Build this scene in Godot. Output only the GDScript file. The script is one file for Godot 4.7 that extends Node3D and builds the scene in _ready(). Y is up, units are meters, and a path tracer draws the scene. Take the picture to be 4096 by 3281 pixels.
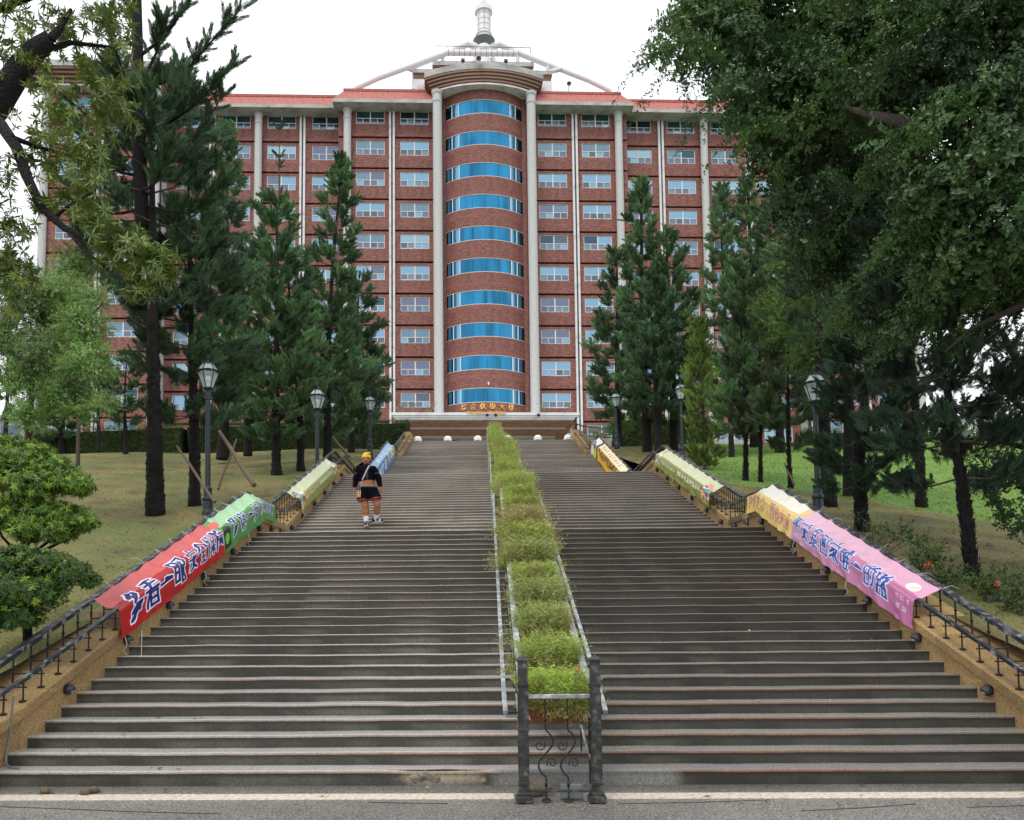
extends Node3D
# A brick teaching building above a long garden stairway. Units are metres; the stairs climb towards -z.

var rng := RandomNumberGenerator.new()
var M := {}          # materials by name
var wobble := FastNoiseLite.new()
var BLD: Node3D      # the building, whose own axes lie along its front


# ---------------------------------------------------------------- mesh collecting
class MB:
	var v := PackedVector3Array()
	var n := PackedVector3Array()
	var uv := PackedVector2Array()
	var c := PackedColorArray()
	var ix := PackedInt32Array()
	var col := Color.WHITE

	func vert(p: Vector3, nn: Vector3, t := Vector2.ZERO) -> int:
		v.append(p); n.append(nn); uv.append(t); c.append(col)
		return v.size() - 1

	func face(a: int, b: int, d: int) -> void:      # counter-clockwise as seen from the front
		ix.append(a); ix.append(d); ix.append(b)

	func tri(a: Vector3, b: Vector3, d: Vector3) -> void:
		var nn := (b - a).cross(d - a).normalized()
		face(vert(a, nn), vert(b, nn), vert(d, nn))

	func quad(a: Vector3, b: Vector3, d: Vector3, e: Vector3) -> void:
		var nn := (b - a).cross(e - a)
		if nn.length_squared() < 1e-14: nn = (d - b).cross(e - d)
		nn = nn.normalized()
		var i := vert(a, nn, Vector2(0, 1)); vert(b, nn, Vector2(1, 1)); vert(d, nn, Vector2(1, 0)); vert(e, nn, Vector2(0, 0))
		face(i, i + 1, i + 2); face(i, i + 2, i + 3)

	func box(lo: Vector3, hi: Vector3) -> void:
		obox(Transform3D(Basis(), (lo + hi) * 0.5), hi - lo)

	func obox(x: Transform3D, s: Vector3) -> void:
		var h := s * 0.5
		var p := []
		for k in 8: p.append(x * Vector3(h.x if k & 1 else -h.x, h.y if k & 2 else -h.y, h.z if k & 4 else -h.z))
		quad(p[4], p[5], p[7], p[6]); quad(p[1], p[0], p[2], p[3]); quad(p[0], p[4], p[6], p[2])
		quad(p[5], p[1], p[3], p[7]); quad(p[6], p[7], p[3], p[2]); quad(p[0], p[1], p[5], p[4])

	# a box whose four long upright edges and upper rim are chamfered
	func cbox(x: Transform3D, s: Vector3, ch: float) -> void:
		var h := s * 0.5
		var ring := func(hx: float, hz: float, y: float) -> Array:
			var r := []
			var k := minf(ch, minf(hx, hz) * 0.7)
			for q in [Vector2(hx - k, hz), Vector2(hx, hz - k), Vector2(hx, -hz + k), Vector2(hx - k, -hz), Vector2(-hx + k, -hz), Vector2(-hx, -hz + k), Vector2(-hx, hz - k), Vector2(-hx + k, hz)]:
				r.append(x * Vector3(q.x, y, q.y))
			return r
		var rings := [ring.call(h.x - ch, h.z - ch, -h.y), ring.call(h.x, h.z, -h.y + ch), ring.call(h.x, h.z, h.y - ch), ring.call(h.x - ch, h.z - ch, h.y)]
		for j in 3:
			for k in 8:
				var k2 := (k + 1) % 8
				quad(rings[j][k2], rings[j][k], rings[j + 1][k], rings[j + 1][k2])
		for k in range(1, 7):
			tri(rings[3][0], rings[3][k + 1], rings[3][k]); tri(rings[0][0], rings[0][k], rings[0][k + 1])

	func tube(pts: Array, radii: Array, sides := 8, caps := true) -> void:
		var m := pts.size()
		var f := Vector3.ZERO
		var first := v.size()
		for i in m:
			var d: Vector3 = (pts[mini(i + 1, m - 1)] - pts[maxi(i - 1, 0)]).normalized()
			if i == 0: f = d.cross(Vector3.RIGHT if absf(d.x) < 0.8 else Vector3.FORWARD).normalized()
			f = (f - d * f.dot(d)).normalized()
			var g := d.cross(f)
			for k in sides:
				var a := TAU * k / sides
				var nn := f * cos(a) + g * sin(a)
				vert(pts[i] + nn * radii[i], nn, Vector2(float(k) / sides, i))
		for i in m - 1:
			for k in sides:
				var a := first + i * sides + k
				var b := first + i * sides + (k + 1) % sides
				face(a, b, b + sides); face(a, b + sides, a + sides)
		if caps:
			for e in [0, m - 1]:
				var d: Vector3 = (pts[1] - pts[0]).normalized() * -1.0 if e == 0 else (pts[m - 1] - pts[m - 2]).normalized()
				var o := vert(pts[e], d)
				for k in sides:
					var a := vert(v[first + e * sides + k], d)
					var b := vert(v[first + e * sides + (k + 1) % sides], d)
					if e == 0: face(o, b, a)
					else: face(o, a, b)

	# profile: Vector2(radius, height) from below to above
	func lathe(prof: Array, sides: int, x := Transform3D(), smooth := true) -> void:
		for j in prof.size() - 1:
			var p: Vector2 = prof[j]
			var q: Vector2 = prof[j + 1]
			var t := Vector2(q.y - p.y, p.x - q.x).normalized()
			var first := v.size()
			for k in sides + 1:
				var a := TAU * (k + (0.0 if smooth else 0.5)) / sides
				for r in [p, q]:
					vert(x * Vector3(cos(a) * r.x, r.y, sin(a) * r.x), (x.basis * Vector3(cos(a) * t.x, t.y, sin(a) * t.x)).normalized(), Vector2(float(k) / sides, r.y))
			for k in sides:
				var a := first + k * 2
				if smooth:
					face(a, a + 1, a + 3); face(a, a + 3, a + 2)
				else:
					quad(v[a + 2], v[a], v[a + 1], v[a + 3])

	# a rectangular bar along points
	func bar(pts: Array, w: float, h: float, up := Vector3.UP) -> void:
		var m := pts.size()
		var rings := []
		for i in m:
			var d: Vector3 = (pts[mini(i + 1, m - 1)] - pts[maxi(i - 1, 0)]).normalized()
			var s := d.cross(up).normalized()
			var u := s.cross(d)
			rings.append([pts[i] - s * w * 0.5 - u * h * 0.5, pts[i] + s * w * 0.5 - u * h * 0.5, pts[i] + s * w * 0.5 + u * h * 0.5, pts[i] - s * w * 0.5 + u * h * 0.5])
		for i in m - 1:
			for k in 4:
				var k2 := (k + 1) % 4
				quad(rings[i][k2], rings[i][k], rings[i + 1][k], rings[i + 1][k2])
		quad(rings[0][0], rings[0][1], rings[0][2], rings[0][3])
		quad(rings[m - 1][1], rings[m - 1][0], rings[m - 1][3], rings[m - 1][2])

	# a flat outline (x, y) pushed out along z from z0 to z1
	func prism(poly: PackedVector2Array, z0: float, z1: float, x := Transform3D()) -> void:
		var p := poly
		if Geometry2D.is_polygon_clockwise(p):
			p = p.duplicate(); p.reverse()
		var t := Geometry2D.triangulate_polygon(p)
		for i in range(0, t.size(), 3):
			var a := p[t[i]]
			var b := p[t[i + 1]]
			var d := p[t[i + 2]]
			if (b - a).cross(d - a) < 0:
				var sw := b
				b = d; d = sw
			tri(x * Vector3(a.x, a.y, z1), x * Vector3(b.x, b.y, z1), x * Vector3(d.x, d.y, z1))
			tri(x * Vector3(a.x, a.y, z0), x * Vector3(d.x, d.y, z0), x * Vector3(b.x, b.y, z0))
		for i in p.size():
			var a := p[i]
			var b := p[(i + 1) % p.size()]
			quad(x * Vector3(a.x, a.y, z0), x * Vector3(b.x, b.y, z0), x * Vector3(b.x, b.y, z1), x * Vector3(a.x, a.y, z1))

	# a sheet of rows x columns of points, with its own smooth normals
	func sheet(g: Array, two_sided := false) -> void:
		var h := g.size()
		var w: int = g[0].size()
		var first := v.size()
		for j in h:
			for i in w:
				var du: Vector3 = g[j][mini(i + 1, w - 1)] - g[j][maxi(i - 1, 0)]
				var dv: Vector3 = g[mini(j + 1, h - 1)][i] - g[maxi(j - 1, 0)][i]
				vert(g[j][i], du.cross(dv).normalized(), Vector2(float(i) / (w - 1), 1.0 - float(j) / (h - 1)))
		for j in h - 1:
			for i in w - 1:
				var a := first + j * w + i
				face(a, a + 1, a + w + 1); face(a, a + w + 1, a + w)

	func ball(at: Vector3, r: Vector3, sides := 10) -> void:
		var prof := []
		for k in sides / 2 + 1:
			var a := -PI / 2 + PI * k / (sides / 2)
			prof.append(Vector2(cos(a), sin(a)))
		lathe(prof, sides, Transform3D(Basis.from_scale(r), at))

	func mesh(mat: Material, am: ArrayMesh = null) -> ArrayMesh:
		if am == null: am = ArrayMesh.new()
		if ix.is_empty(): return am
		for i in range(0, ix.size(), 3):      # every face looks the way its normals point
			var a := ix[i]
			var b := ix[i + 1]
			var d := ix[i + 2]
			if (v[d] - v[a]).cross(v[b] - v[a]).dot(n[a] + n[b] + n[d]) < 0.0:
				ix[i + 1] = d; ix[i + 2] = b
		var arr := []
		arr.resize(Mesh.ARRAY_MAX)
		arr[Mesh.ARRAY_VERTEX] = v; arr[Mesh.ARRAY_NORMAL] = n; arr[Mesh.ARRAY_TEX_UV] = uv; arr[Mesh.ARRAY_COLOR] = c; arr[Mesh.ARRAY_INDEX] = ix
		am.add_surface_from_arrays(Mesh.PRIMITIVE_TRIANGLES, arr)
		am.surface_set_material(am.get_surface_count() - 1, mat)
		return am


# ---------------------------------------------------------------- naming and placing
func tag(o: Node, label: String, category: String, group := "") -> Node:
	o.set_meta("label", label)
	o.set_meta("category", category)
	if group: o.set_meta("group", group)
	return o

func thing(called: String, label: String, category: String, at := Vector3.ZERO, group := "") -> Node3D:
	var o := Node3D.new()
	o.name = called
	add_child(o, true)
	o.position = at
	tag(o, label, category, group)
	return o

func part(called: String, m: Mesh, parent: Node, at := Vector3.ZERO) -> MeshInstance3D:
	var o := MeshInstance3D.new()
	o.name = called
	o.mesh = m
	parent.add_child(o, true)
	o.position = at
	return o

func struct(called: String, m: Mesh) -> MeshInstance3D:
	var o := part(called, m, self)
	o.set_meta("kind", "structure")
	return o

func scatter(called: String, m: Mesh, parent: Node, xf: Array, cols: Array) -> MultiMeshInstance3D:
	var mm := MultiMesh.new()
	mm.transform_format = MultiMesh.TRANSFORM_3D
	mm.use_colors = true
	mm.mesh = m
	mm.instance_count = xf.size()
	for i in xf.size():
		mm.set_instance_transform(i, xf[i])
		mm.set_instance_color(i, cols[i] if cols.size() > 1 else cols[0])
	var o := MultiMeshInstance3D.new()
	o.name = called
	o.multimesh = mm
	o.set_meta("kind", "stuff")
	parent.add_child(o, true)
	return o

func aim(dir: Vector3, roll := 0.0) -> Basis:       # +y along dir
	var y := dir.normalized()
	var x := y.cross(Vector3(0.31, 0.2, 0.93)).normalized()
	return Basis(x, y, x.cross(y)) * Basis(Vector3.UP, roll)

func rv(k := 1.0) -> Vector3:
	return Vector3(rng.randf_range(-k, k), rng.randf_range(-k, k), rng.randf_range(-k, k))


# ---------------------------------------------------------------- materials
func ramp(a: Array) -> Gradient:
	var g := Gradient.new()
	g.offsets = PackedFloat32Array(); g.colors = PackedColorArray()
	var off := PackedFloat32Array()
	var col := PackedColorArray()
	for i in a.size() / 2:
		off.append(a[i * 2]); col.append((a[i * 2 + 1] as Color))
	g.offsets = off; g.colors = col
	return g

func noise_tex(freq: float, a: Array, seed_ := 1, kind := FastNoiseLite.TYPE_SIMPLEX, oct := 4, size := 512) -> NoiseTexture2D:
	var t := NoiseTexture2D.new()
	var f := FastNoiseLite.new()
	f.noise_type = kind; f.frequency = freq; f.fractal_octaves = oct; f.seed = seed_
	t.width = size; t.height = size; t.seamless = true; t.noise = f; t.color_ramp = ramp(a)
	return t

func bump_tex(freq: float, seed_ := 5, strength := 6.0, oct := 4, size := 512) -> NoiseTexture2D:
	var t := noise_tex(freq, [0.0, Color.BLACK, 1.0, Color.WHITE], seed_, FastNoiseLite.TYPE_SIMPLEX, oct, size)
	t.color_ramp = null
	t.as_normal_map = true; t.bump_strength = strength
	return t

func lin(r: float, g: float, b: float) -> Color:
	return Color(r, g, b).linear_to_srgb()

func grey(k: float) -> Color:
	return Color(k, k, k)

func mat(called: String, color: Color, rough: float, metal := 0.0, tex: Texture2D = null, size := 1.0, bump: Texture2D = null, bump_k := 1.0, world := true) -> StandardMaterial3D:
	var m := StandardMaterial3D.new()
	m.resource_name = called
	m.albedo_color = color.linear_to_srgb()
	m.roughness = rough; m.metallic = metal
	m.vertex_color_use_as_albedo = true
	m.cull_mode = BaseMaterial3D.CULL_DISABLED
	if tex: m.albedo_texture = tex
	if bump:
		m.normal_enabled = true; m.normal_texture = bump; m.normal_scale = bump_k
	if (tex or bump) and size > 0.0:
		m.uv1_triplanar = true; m.uv1_world_triplanar = world
		m.uv1_scale = Vector3.ONE / size
	M[called] = m
	return m

func leafy(called: String, color: Color, rough: float, through: float) -> StandardMaterial3D:
	var m := mat(called, color, rough)
	m.backlight_enabled = true
	m.backlight = Color(color.r * through, color.g * through, color.b * through * 0.6).linear_to_srgb()
	return m

func brick_tex() -> ImageTexture:
	# 2.2 m x 2.24 m of small facing tiles in running bond
	var im := Image.create(440, 448, false, Image.FORMAT_RGB8)
	im.fill(Color(0.60, 0.50, 0.46))
	var r := RandomNumberGenerator.new()
	r.seed = 77
	for j in 32:
		for i in range(-1, 11):
			var k := r.randf_range(0.74, 1.12)
			var w := r.randf()
			var c := Color(0.80, 0.62, 0.56) if w < 0.2 else (Color(1.0, 0.72, 0.6) if w > 0.85 else Color(0.92, 0.66, 0.58))
			im.fill_rect(Rect2i(i * 44 + (22 if j % 2 else 0) + 1, j * 14 + 1, 42, 12), Color(c.r * k, c.g * k, c.b * k))
	return ImageTexture.create_from_image(im)

func curtain_tex() -> ImageTexture:
	var im := Image.create(128, 32, false, Image.FORMAT_RGB8)
	var r := RandomNumberGenerator.new()
	r.seed = 9
	var ph := 0.0
	for x in 128:
		ph += r.randf_range(0.3, 0.75)
		var k := 0.78 + 0.2 * sin(ph)
		im.fill_rect(Rect2i(x, 0, 1, 32), Color(k, k, k))
	return ImageTexture.create_from_image(im)

func materials() -> void:
	var W := Color.WHITE
	var speck := noise_tex(0.22, [0.0, grey(0.50), 0.40, grey(0.78), 0.52, grey(0.95), 0.75, grey(1.0), 1.0, grey(0.82)], 3, FastNoiseLite.TYPE_VALUE, 3)
	var fine := bump_tex(0.16, 5, 5.0, 3)
	mat("step_riser", W, 0.62, 0.0, speck, 0.55, fine, 0.9)
	mat("step_tread", W, 0.24, 0.0, speck, 0.55, fine, 0.5)
	var pave := mat("paving", W, 0.5, 0.0, noise_tex(0.3, [0.0, grey(0.22), 0.38, grey(0.55), 0.52, grey(0.82), 0.62, grey(1.0), 1.0, grey(0.8)], 8, FastNoiseLite.TYPE_VALUE, 2), 1.1, fine, 1.3)
	pave.uv1_triplanar_sharpness = 4.0
	mat("pale_stone", W, 0.45, 0.0, noise_tex(0.03, [0.0, Color(0.72, 0.68, 0.62), 0.5, Color(0.92, 0.89, 0.84), 1.0, W], 12), 0.9, fine, 0.4)
	mat("pebble_wash", W, 0.85, 0.0, noise_tex(0.19, [0.0, Color(0.30, 0.24, 0.17), 0.34, Color(0.56, 0.45, 0.29), 0.50, Color(0.80, 0.66, 0.43), 0.66, Color(0.94, 0.82, 0.60), 1.0, Color(0.52, 0.42, 0.29)], 21, FastNoiseLite.TYPE_VALUE, 3), 0.5, bump_tex(0.2, 6, 8.0, 2), 1.0)
	var b := mat("brick", Color(0.36, 0.27, 0.29), 0.7, 0.0, brick_tex(), 2.2, null, 1.0, false)
	b.uv1_scale = Vector3(1 / 2.2, 1 / 2.24, 1 / 2.2)
	mat("granite", Color(0.60, 0.62, 0.61), 0.75, 0.0, noise_tex(0.02, [0.0, grey(0.84), 0.45, grey(0.94), 1.0, W], 31), 2.5, null, 1.0, false)
	mat("concrete", Color(0.50, 0.52, 0.50), 0.8, 0.0, noise_tex(0.006, [0.0, grey(0.74), 0.4, grey(0.9), 0.6, grey(0.96), 1.0, W], 33), 6.0, null, 1.0, false)
	mat("white_paint", Color(0.74, 0.75, 0.76), 0.55, 0.0, noise_tex(0.006, [0.0, grey(0.8), 0.35, grey(0.95), 1.0, W], 34), 5.0, null, 1.0, false)
	mat("mast_white", Color(0.82, 0.82, 0.83), 0.5)
	mat("white_tile", Color(0.72, 0.72, 0.71), 0.5)
	mat("roof_red", Color(0.50, 0.17, 0.14), 0.75, 0.0, noise_tex(0.012, [0.0, Color(0.72, 0.66, 0.66), 0.5, Color(0.92, 0.9, 0.9), 1.0, W], 35), 3.0, null, 1.0, false)
	mat("brown_band", Color(0.27, 0.16, 0.11), 0.7)
	mat("canopy_brown", Color(0.46, 0.25, 0.16), 0.6, 0.0, noise_tex(0.008, [0.0, Color(0.75, 0.75, 0.72), 0.5, Color(0.92, 0.92, 0.9), 1.0, W], 36), 4.0, null, 1.0, false)
	mat("dark_gap", Color(0.045, 0.035, 0.035), 0.9)
	mat("frame_white", Color(0.70, 0.69, 0.66), 0.5)
	mat("gold_letter", Color(0.85, 0.50, 0.10), 0.4).vertex_color_use_as_albedo = false
	mat("gold", Color(0.85, 0.50, 0.10), 0.35, 0.4)
	for g in [["glass_sky", 0.185, 0.33, 0.44, 0.12], ["glass_pale", 0.24, 0.37, 0.43, 0.22], ["glass_lilac", 0.135, 0.16, 0.22, 0.15], ["glass_grey", 0.10, 0.125, 0.155, 0.12], ["glass_dark", 0.045, 0.09, 0.12, 0.08], ["glass_teal", 0.07, 0.175, 0.21, 0.1],
			["tower_blue", 0.032, 0.235, 0.43, 0.12], ["tower_light", 0.115, 0.33, 0.53, 0.12], ["tower_deep", 0.012, 0.075, 0.14, 0.08]]:
		mat(g[0], Color(g[1], g[2], g[3]), g[4], 0.85)
	var ct := mat("glass_curtain", Color(0.24, 0.39, 0.49), 0.25, 0.7)
	ct.albedo_texture = curtain_tex()
	var tb: StandardMaterial3D = M["tower_blue"]
	tb.albedo_texture = noise_tex(0.006, [0.0, grey(0.72), 0.5, grey(0.9), 1.0, W], 44, FastNoiseLite.TYPE_SIMPLEX, 2)
	mat("rail_paint", W, 0.45, 0.3, noise_tex(0.012, [0.0, Color(0.15, 0.16, 0.17), 0.55, Color(0.22, 0.23, 0.25), 0.70, Color(0.34, 0.36, 0.38), 0.8, Color(0.56, 0.58, 0.60), 1.0, Color(0.66, 0.68, 0.70)], 51), 1.2, null)
	mat("rail_silver", W, 0.4, 0.3, noise_tex(0.012, [0.0, Color(0.40, 0.42, 0.43), 0.42, Color(0.55, 0.57, 0.59), 0.6, Color(0.70, 0.72, 0.74), 1.0, Color(0.88, 0.9, 0.92)], 52), 1.0, null)
	mat("wrought_iron", W, 0.55, 0.4, noise_tex(0.06, [0.0, Color(0.10, 0.10, 0.095), 0.6, Color(0.16, 0.15, 0.14), 0.8, Color(0.30, 0.24, 0.18), 1.0, Color(0.36, 0.27, 0.2)], 53), 0.5, null)
	mat("cast_post", W, 0.5, 0.35, noise_tex(0.014, [0.0, Color(0.16, 0.16, 0.16), 0.55, Color(0.23, 0.23, 0.225), 0.8, Color(0.34, 0.35, 0.34), 1.0, Color(0.5, 0.52, 0.5)], 54), 0.8, bump_tex(0.05, 9, 2.0), 0.2)
	mat("lamp_iron", W, 0.45, 0.4, noise_tex(0.03, [0.0, Color(0.12, 0.14, 0.15), 0.6, Color(0.19, 0.22, 0.24), 1.0, Color(0.28, 0.31, 0.33)], 55), 0.8, null)
	var lg := mat("lantern_glass", Color(0.80, 0.88, 0.88), 0.15)
	lg.transparency = BaseMaterial3D.TRANSPARENCY_ALPHA
	lg.albedo_color = Color(0.86, 0.93, 0.93, 0.42)
	lg.vertex_color_use_as_albedo = false
	mat("opal", Color(0.80, 0.82, 0.80), 0.3)
	mat("black_plastic", Color(0.03, 0.03, 0.035), 0.4)
	mat("terracotta", Color(0.33, 0.085, 0.035), 0.7, 0.0, noise_tex(0.03, [0.0, grey(0.6), 1.0, W], 61), 0.4, null)
	mat("bark_dark", Color(0.028, 0.024, 0.023), 0.95, 0.0, noise_tex(0.07, [0.0, grey(0.25), 0.5, grey(0.6), 0.72, grey(0.9), 1.0, Color(1.0, 0.95, 0.88)], 62), 0.8, bump_tex(0.05, 63, 16.0), 1.6)
	mat("bark_grey", Color(0.17, 0.145, 0.12), 0.95, 0.0, noise_tex(0.06, [0.0, grey(0.35), 0.5, grey(0.75), 1.0, W], 64), 0.5, bump_tex(0.06, 65, 10.0), 1.2)
	mat("dry_wood", Color(0.23, 0.17, 0.11), 0.9, 0.0, noise_tex(0.05, [0.0, grey(0.4), 0.5, grey(0.8), 1.0, W], 66), 0.5, null)
	mat("lawn", W, 0.95, 0.0, noise_tex(0.11, [0.0, Color(0.42, 0.40, 0.34), 0.45, Color(0.78, 0.77, 0.7), 0.7, W, 1.0, Color(1.0, 0.97, 0.85)], 67, FastNoiseLite.TYPE_SIMPLEX, 5), 1.6, bump_tex(0.1, 68, 9.0, 5), 1.2)
	mat("stone", Color(0.30, 0.26, 0.21), 0.85, 0.0, noise_tex(0.02, [0.0, grey(0.5), 0.5, grey(0.85), 1.0, W], 69), 0.3, fine, 0.8)
	mat("lead", Color(0.18, 0.2, 0.2), 0.6, 0.3)
	leafy("needles", Color.WHITE, 0.6, 0.35)
	leafy("leaf_gloss", Color.WHITE, 0.38, 0.45)
	leafy("leaf_soft", Color.WHITE, 0.6, 0.6)
	leafy("grass_blade", Color.WHITE, 0.7, 0.45)
	leafy("petal", Color.WHITE, 0.6, 0.4)
	mat("cloth", W, 0.85)
	M["cloth"].metallic_specular = 0.15
	mat("skin", W, 0.55)


# ---------------------------------------------------------------- the lie of the land
const T1 := 0.295
# each flight: first nosing z, first height, rise, tread, count
const FLIGHTS := [[0.0, 0.0, 0.11, 0.295, 27], [-9.73, 2.97, 0.104, 0.2955, 26], [-22.18, 5.674, 0.1075, 0.2905, 30], [-32.61, 8.899, 0.11, 0.295, 23]]
const PLAZA := 11.44

func land(x: float, z: float) -> float:
	var d := -z
	var h := 0.65 + 0.278 * d
	if d > 31.5: h = 9.407 + 0.2 * (d - 31.5)
	if d > 39.0: h = 10.9 + minf((d - 39.0) * 0.09, 0.54)
	h += 0.09 * sin(x * 0.55 + z * 0.21) * sin(z * 0.37 - x * 0.13) * clampf(d / 6.0, 0.0, 1.0)
	return maxf(h, -0.05)

func left_edge(z: float) -> float:
	return lerpf(-4.21, -4.04, clampf(-z / 7.7, 0.0, 1.0)) - 0.06 * clampf((-z - 9.0) / 8.0, 0.0, 1.0)

func right_edge(z: float) -> float:
	return 4.856 + 0.04 * clampf((-z - 18.0) / 8.0, 0.0, 1.0)


# ---------------------------------------------------------------- stairs
func step_mesh(n: int, z0: float, y: float, rise: float, tread: float, fl: int) -> ArrayMesh:
	var xa := left_edge(z0) - 0.02
	var xb := right_edge(z0) + 0.02
	var cols := 84 if fl == 0 else 46
	var top := MB.new()
	var fr := MB.new()
	var prof_t := [Vector2(-tread - 0.06, 0), Vector2(-0.05, 0)]
	var e := 0.019 if n <= 7 else 0.009
	var prof_f := [Vector2(-0.05, 0), Vector2(-0.006, 0), Vector2(0.0, -0.006), Vector2(0.0, -e), Vector2(0.0, -e - 0.0006), Vector2(-0.009, -0.036), Vector2(-0.009, -rise * 0.62), Vector2(-0.009, -rise - 0.03)]
	var gt := []
	var gf := []
	for q in prof_t: gt.append([])
	for q in prof_f: gf.append([])
	var ct := []
	var cf := []
	for q in prof_t: ct.append([])
	for q in prof_f: cf.append([])
	for i in cols + 1:
		var x := lerpf(xa, xb, float(i) / cols)
		var w := wobble.get_noise_2d(x * 14.0, n * 7.3)
		var w2 := wobble.get_noise_2d(x * 40.0, n * 17.3 + 50.0)
		var dy := 0.006 * w + 0.003 * w2
		var dz := 0.010 * wobble.get_noise_2d(x * 11.0, n * 5.1 + 900.0)
		var chip := 0.0
		if n == 1 and x > -0.85 and x < 0.02:
			chip = 0.05 * clampf(1.0 - absf((x + 0.42) / 0.44), 0.0, 1.0) * (0.6 + 0.6 * absf(wobble.get_noise_2d(x * 90.0, 3.0)) * 2.0)
		# how worn, mossy, rusty and patched the concrete is; shade is painted in below
		var tone := 1.0 + (0.3 if fl > 1 else 0.1) * sin(n * 12.9898 + 4.0 * sin(n * 3.7))
		var stain := wobble.get_noise_2d(x * 5.0, n * 3.1 + 300.0)
		var streak := wobble.get_noise_2d(x * 26.0, n * 2.0 + 800.0)
		var red := wobble.get_noise_2d(x * 4.0, n * 1.3 + 1500.0)
		for j in prof_t.size():
			gt[j].append(Vector3(x, y + dy, z0 + prof_t[j].x + (dz - chip if j == 1 else 0.0)))
			var k := (0.58 if x < 0.6 else 0.36) + 0.12 * stain  # bleached left with sky sheen painted in; tree shade painted on the right
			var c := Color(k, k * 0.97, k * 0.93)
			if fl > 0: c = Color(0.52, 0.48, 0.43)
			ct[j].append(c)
		for j in prof_f.size():
			var q: Vector2 = prof_f[j]
			gf[j].append(Vector3(x, y + dy + q.y - (chip * 0.4 if j < 5 else 0.0), z0 + q.x + dz * (1.0 if j < 6 else 0.4) - (chip if j < 6 else 0.0) - (chip * 0.5 if j == 6 else 0.0)))
			var c: Color
			if fl == 0:
				c = Color(0.150, 0.146, 0.122) * (1.0 + 0.55 * stain)
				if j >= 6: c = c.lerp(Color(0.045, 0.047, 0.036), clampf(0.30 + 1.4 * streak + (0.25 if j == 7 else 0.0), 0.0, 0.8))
				if x > 0.9: c = c * lerpf(0.75, 0.5, clampf(x - 0.9, 0.0, 1.0))  # tree shade on the right painted into the risers
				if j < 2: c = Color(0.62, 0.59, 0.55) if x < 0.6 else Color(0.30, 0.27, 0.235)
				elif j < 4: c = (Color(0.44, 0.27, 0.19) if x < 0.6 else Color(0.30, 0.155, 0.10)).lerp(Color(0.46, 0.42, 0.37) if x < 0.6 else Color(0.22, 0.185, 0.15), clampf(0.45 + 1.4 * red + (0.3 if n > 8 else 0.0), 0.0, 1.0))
				elif j < 6: c = Color(0.085, 0.075, 0.058) * (1.0 if x < 0.6 else 0.65)  # painted shadow under the nosing, deeper on the tree-shaded right
				if chip > 0.01 and j < 7: c = Color(0.42, 0.34, 0.25)
				if n == 1 and x > 0.02 and x < 1.6: c = Color(0.30, 0.30, 0.28)
			else:
				c = Color(0.50, 0.455, 0.40) * (1.0 + 0.45 * stain) * tone
				c = c.lerp(Color(0.30, 0.20, 0.155), clampf(1.9 * red - 0.2, 0.0, 0.7))
				if j >= 6: c = c.lerp(Color(0.14, 0.115, 0.095), clampf(0.10 + 1.5 * streak, 0.0, 0.75))
				if j == 4 or j == 5: c = c * 0.42  # thin shadow under the nosing, painted in
				if j < 4: c = Color(0.72, 0.66, 0.58)
				if x > 1.2: c = c * (0.62 if fl == 1 else 0.85)  # tree shade painted over the right side
			c.a = 1.0
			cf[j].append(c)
	var put := func(mb: MB, g: Array, cc: Array) -> void:
		var at := mb.v.size()
		mb.sheet(g)
		var w: int = g[0].size()
		for j in g.size():
			for i in w: mb.c[at + j * w + i] = cc[j][i]
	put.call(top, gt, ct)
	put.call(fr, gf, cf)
	for k in top.n.size(): top.n[k] = Vector3(0, 1, 0)
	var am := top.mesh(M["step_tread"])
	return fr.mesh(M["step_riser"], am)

func stairs() -> void:
	var s := Node3D.new()
	s.name = "stairs"
	add_child(s, true)
	s.set_meta("kind", "structure")
	var n := 0
	for f in FLIGHTS.size():
		var q: Array = FLIGHTS[f]
		for k in range(1, int(q[4]) + 1):
			n += 1
			var z: float = q[0] - (k - 1) * q[3]
			var t: float = q[3]
			if k == q[4]: t = z - (FLIGHTS[f + 1][0] if f < 3 else z - 1.5)
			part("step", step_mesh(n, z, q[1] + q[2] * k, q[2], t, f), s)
	# the broken corner of the lowest step, left by the planter
	var lumps := MB.new()
	for k in 9:
		lumps.col = Color(0.34, 0.29, 0.23) * rng.randf_range(0.6, 1.1)
		lumps.col.a = 1.0
		var x := rng.randf_range(-0.75, -0.05)
		lumps.cbox(Transform3D(Basis.from_euler(rv(0.5)), Vector3(x, rng.randf_range(0.01, 0.055), -0.045)), Vector3(rng.randf_range(0.06, 0.2), rng.randf_range(0.03, 0.07), 0.06), 0.012)
	part("broken_concrete", lumps.mesh(M["step_riser"]), s)


# ---------------------------------------------------------------- side walls, rails and their lamps
# (z, height of the coping's top)
const WALL_LINE := [Vector2(0.95, 0.20), Vector2(0.55, 0.235), Vector2(0.1, 0.37), Vector2(-0.5, 0.55), Vector2(-7.95, 3.335), Vector2(-9.75, 3.37), Vector2(-17.25, 6.02), Vector2(-22.05, 6.03), Vector2(-30.75, 9.25), Vector2(-32.6, 9.27), Vector2(-39.15, 11.72)]

func coping_y(z: float, side: int) -> float:
	for i in WALL_LINE.size() - 1:
		var a: Vector2 = WALL_LINE[i]
		var b: Vector2 = WALL_LINE[i + 1]
		if z <= a.x and z >= b.x:
			var y := lerpf(a.y, b.y, (a.x - z) / (a.x - b.x))
			if side < 0: y += lerpf(0.09, -0.02, clampf(-z / 6.0, 0.0, 1.0))
			return y
	return WALL_LINE[0].y if z > 0 else 11.72

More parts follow.
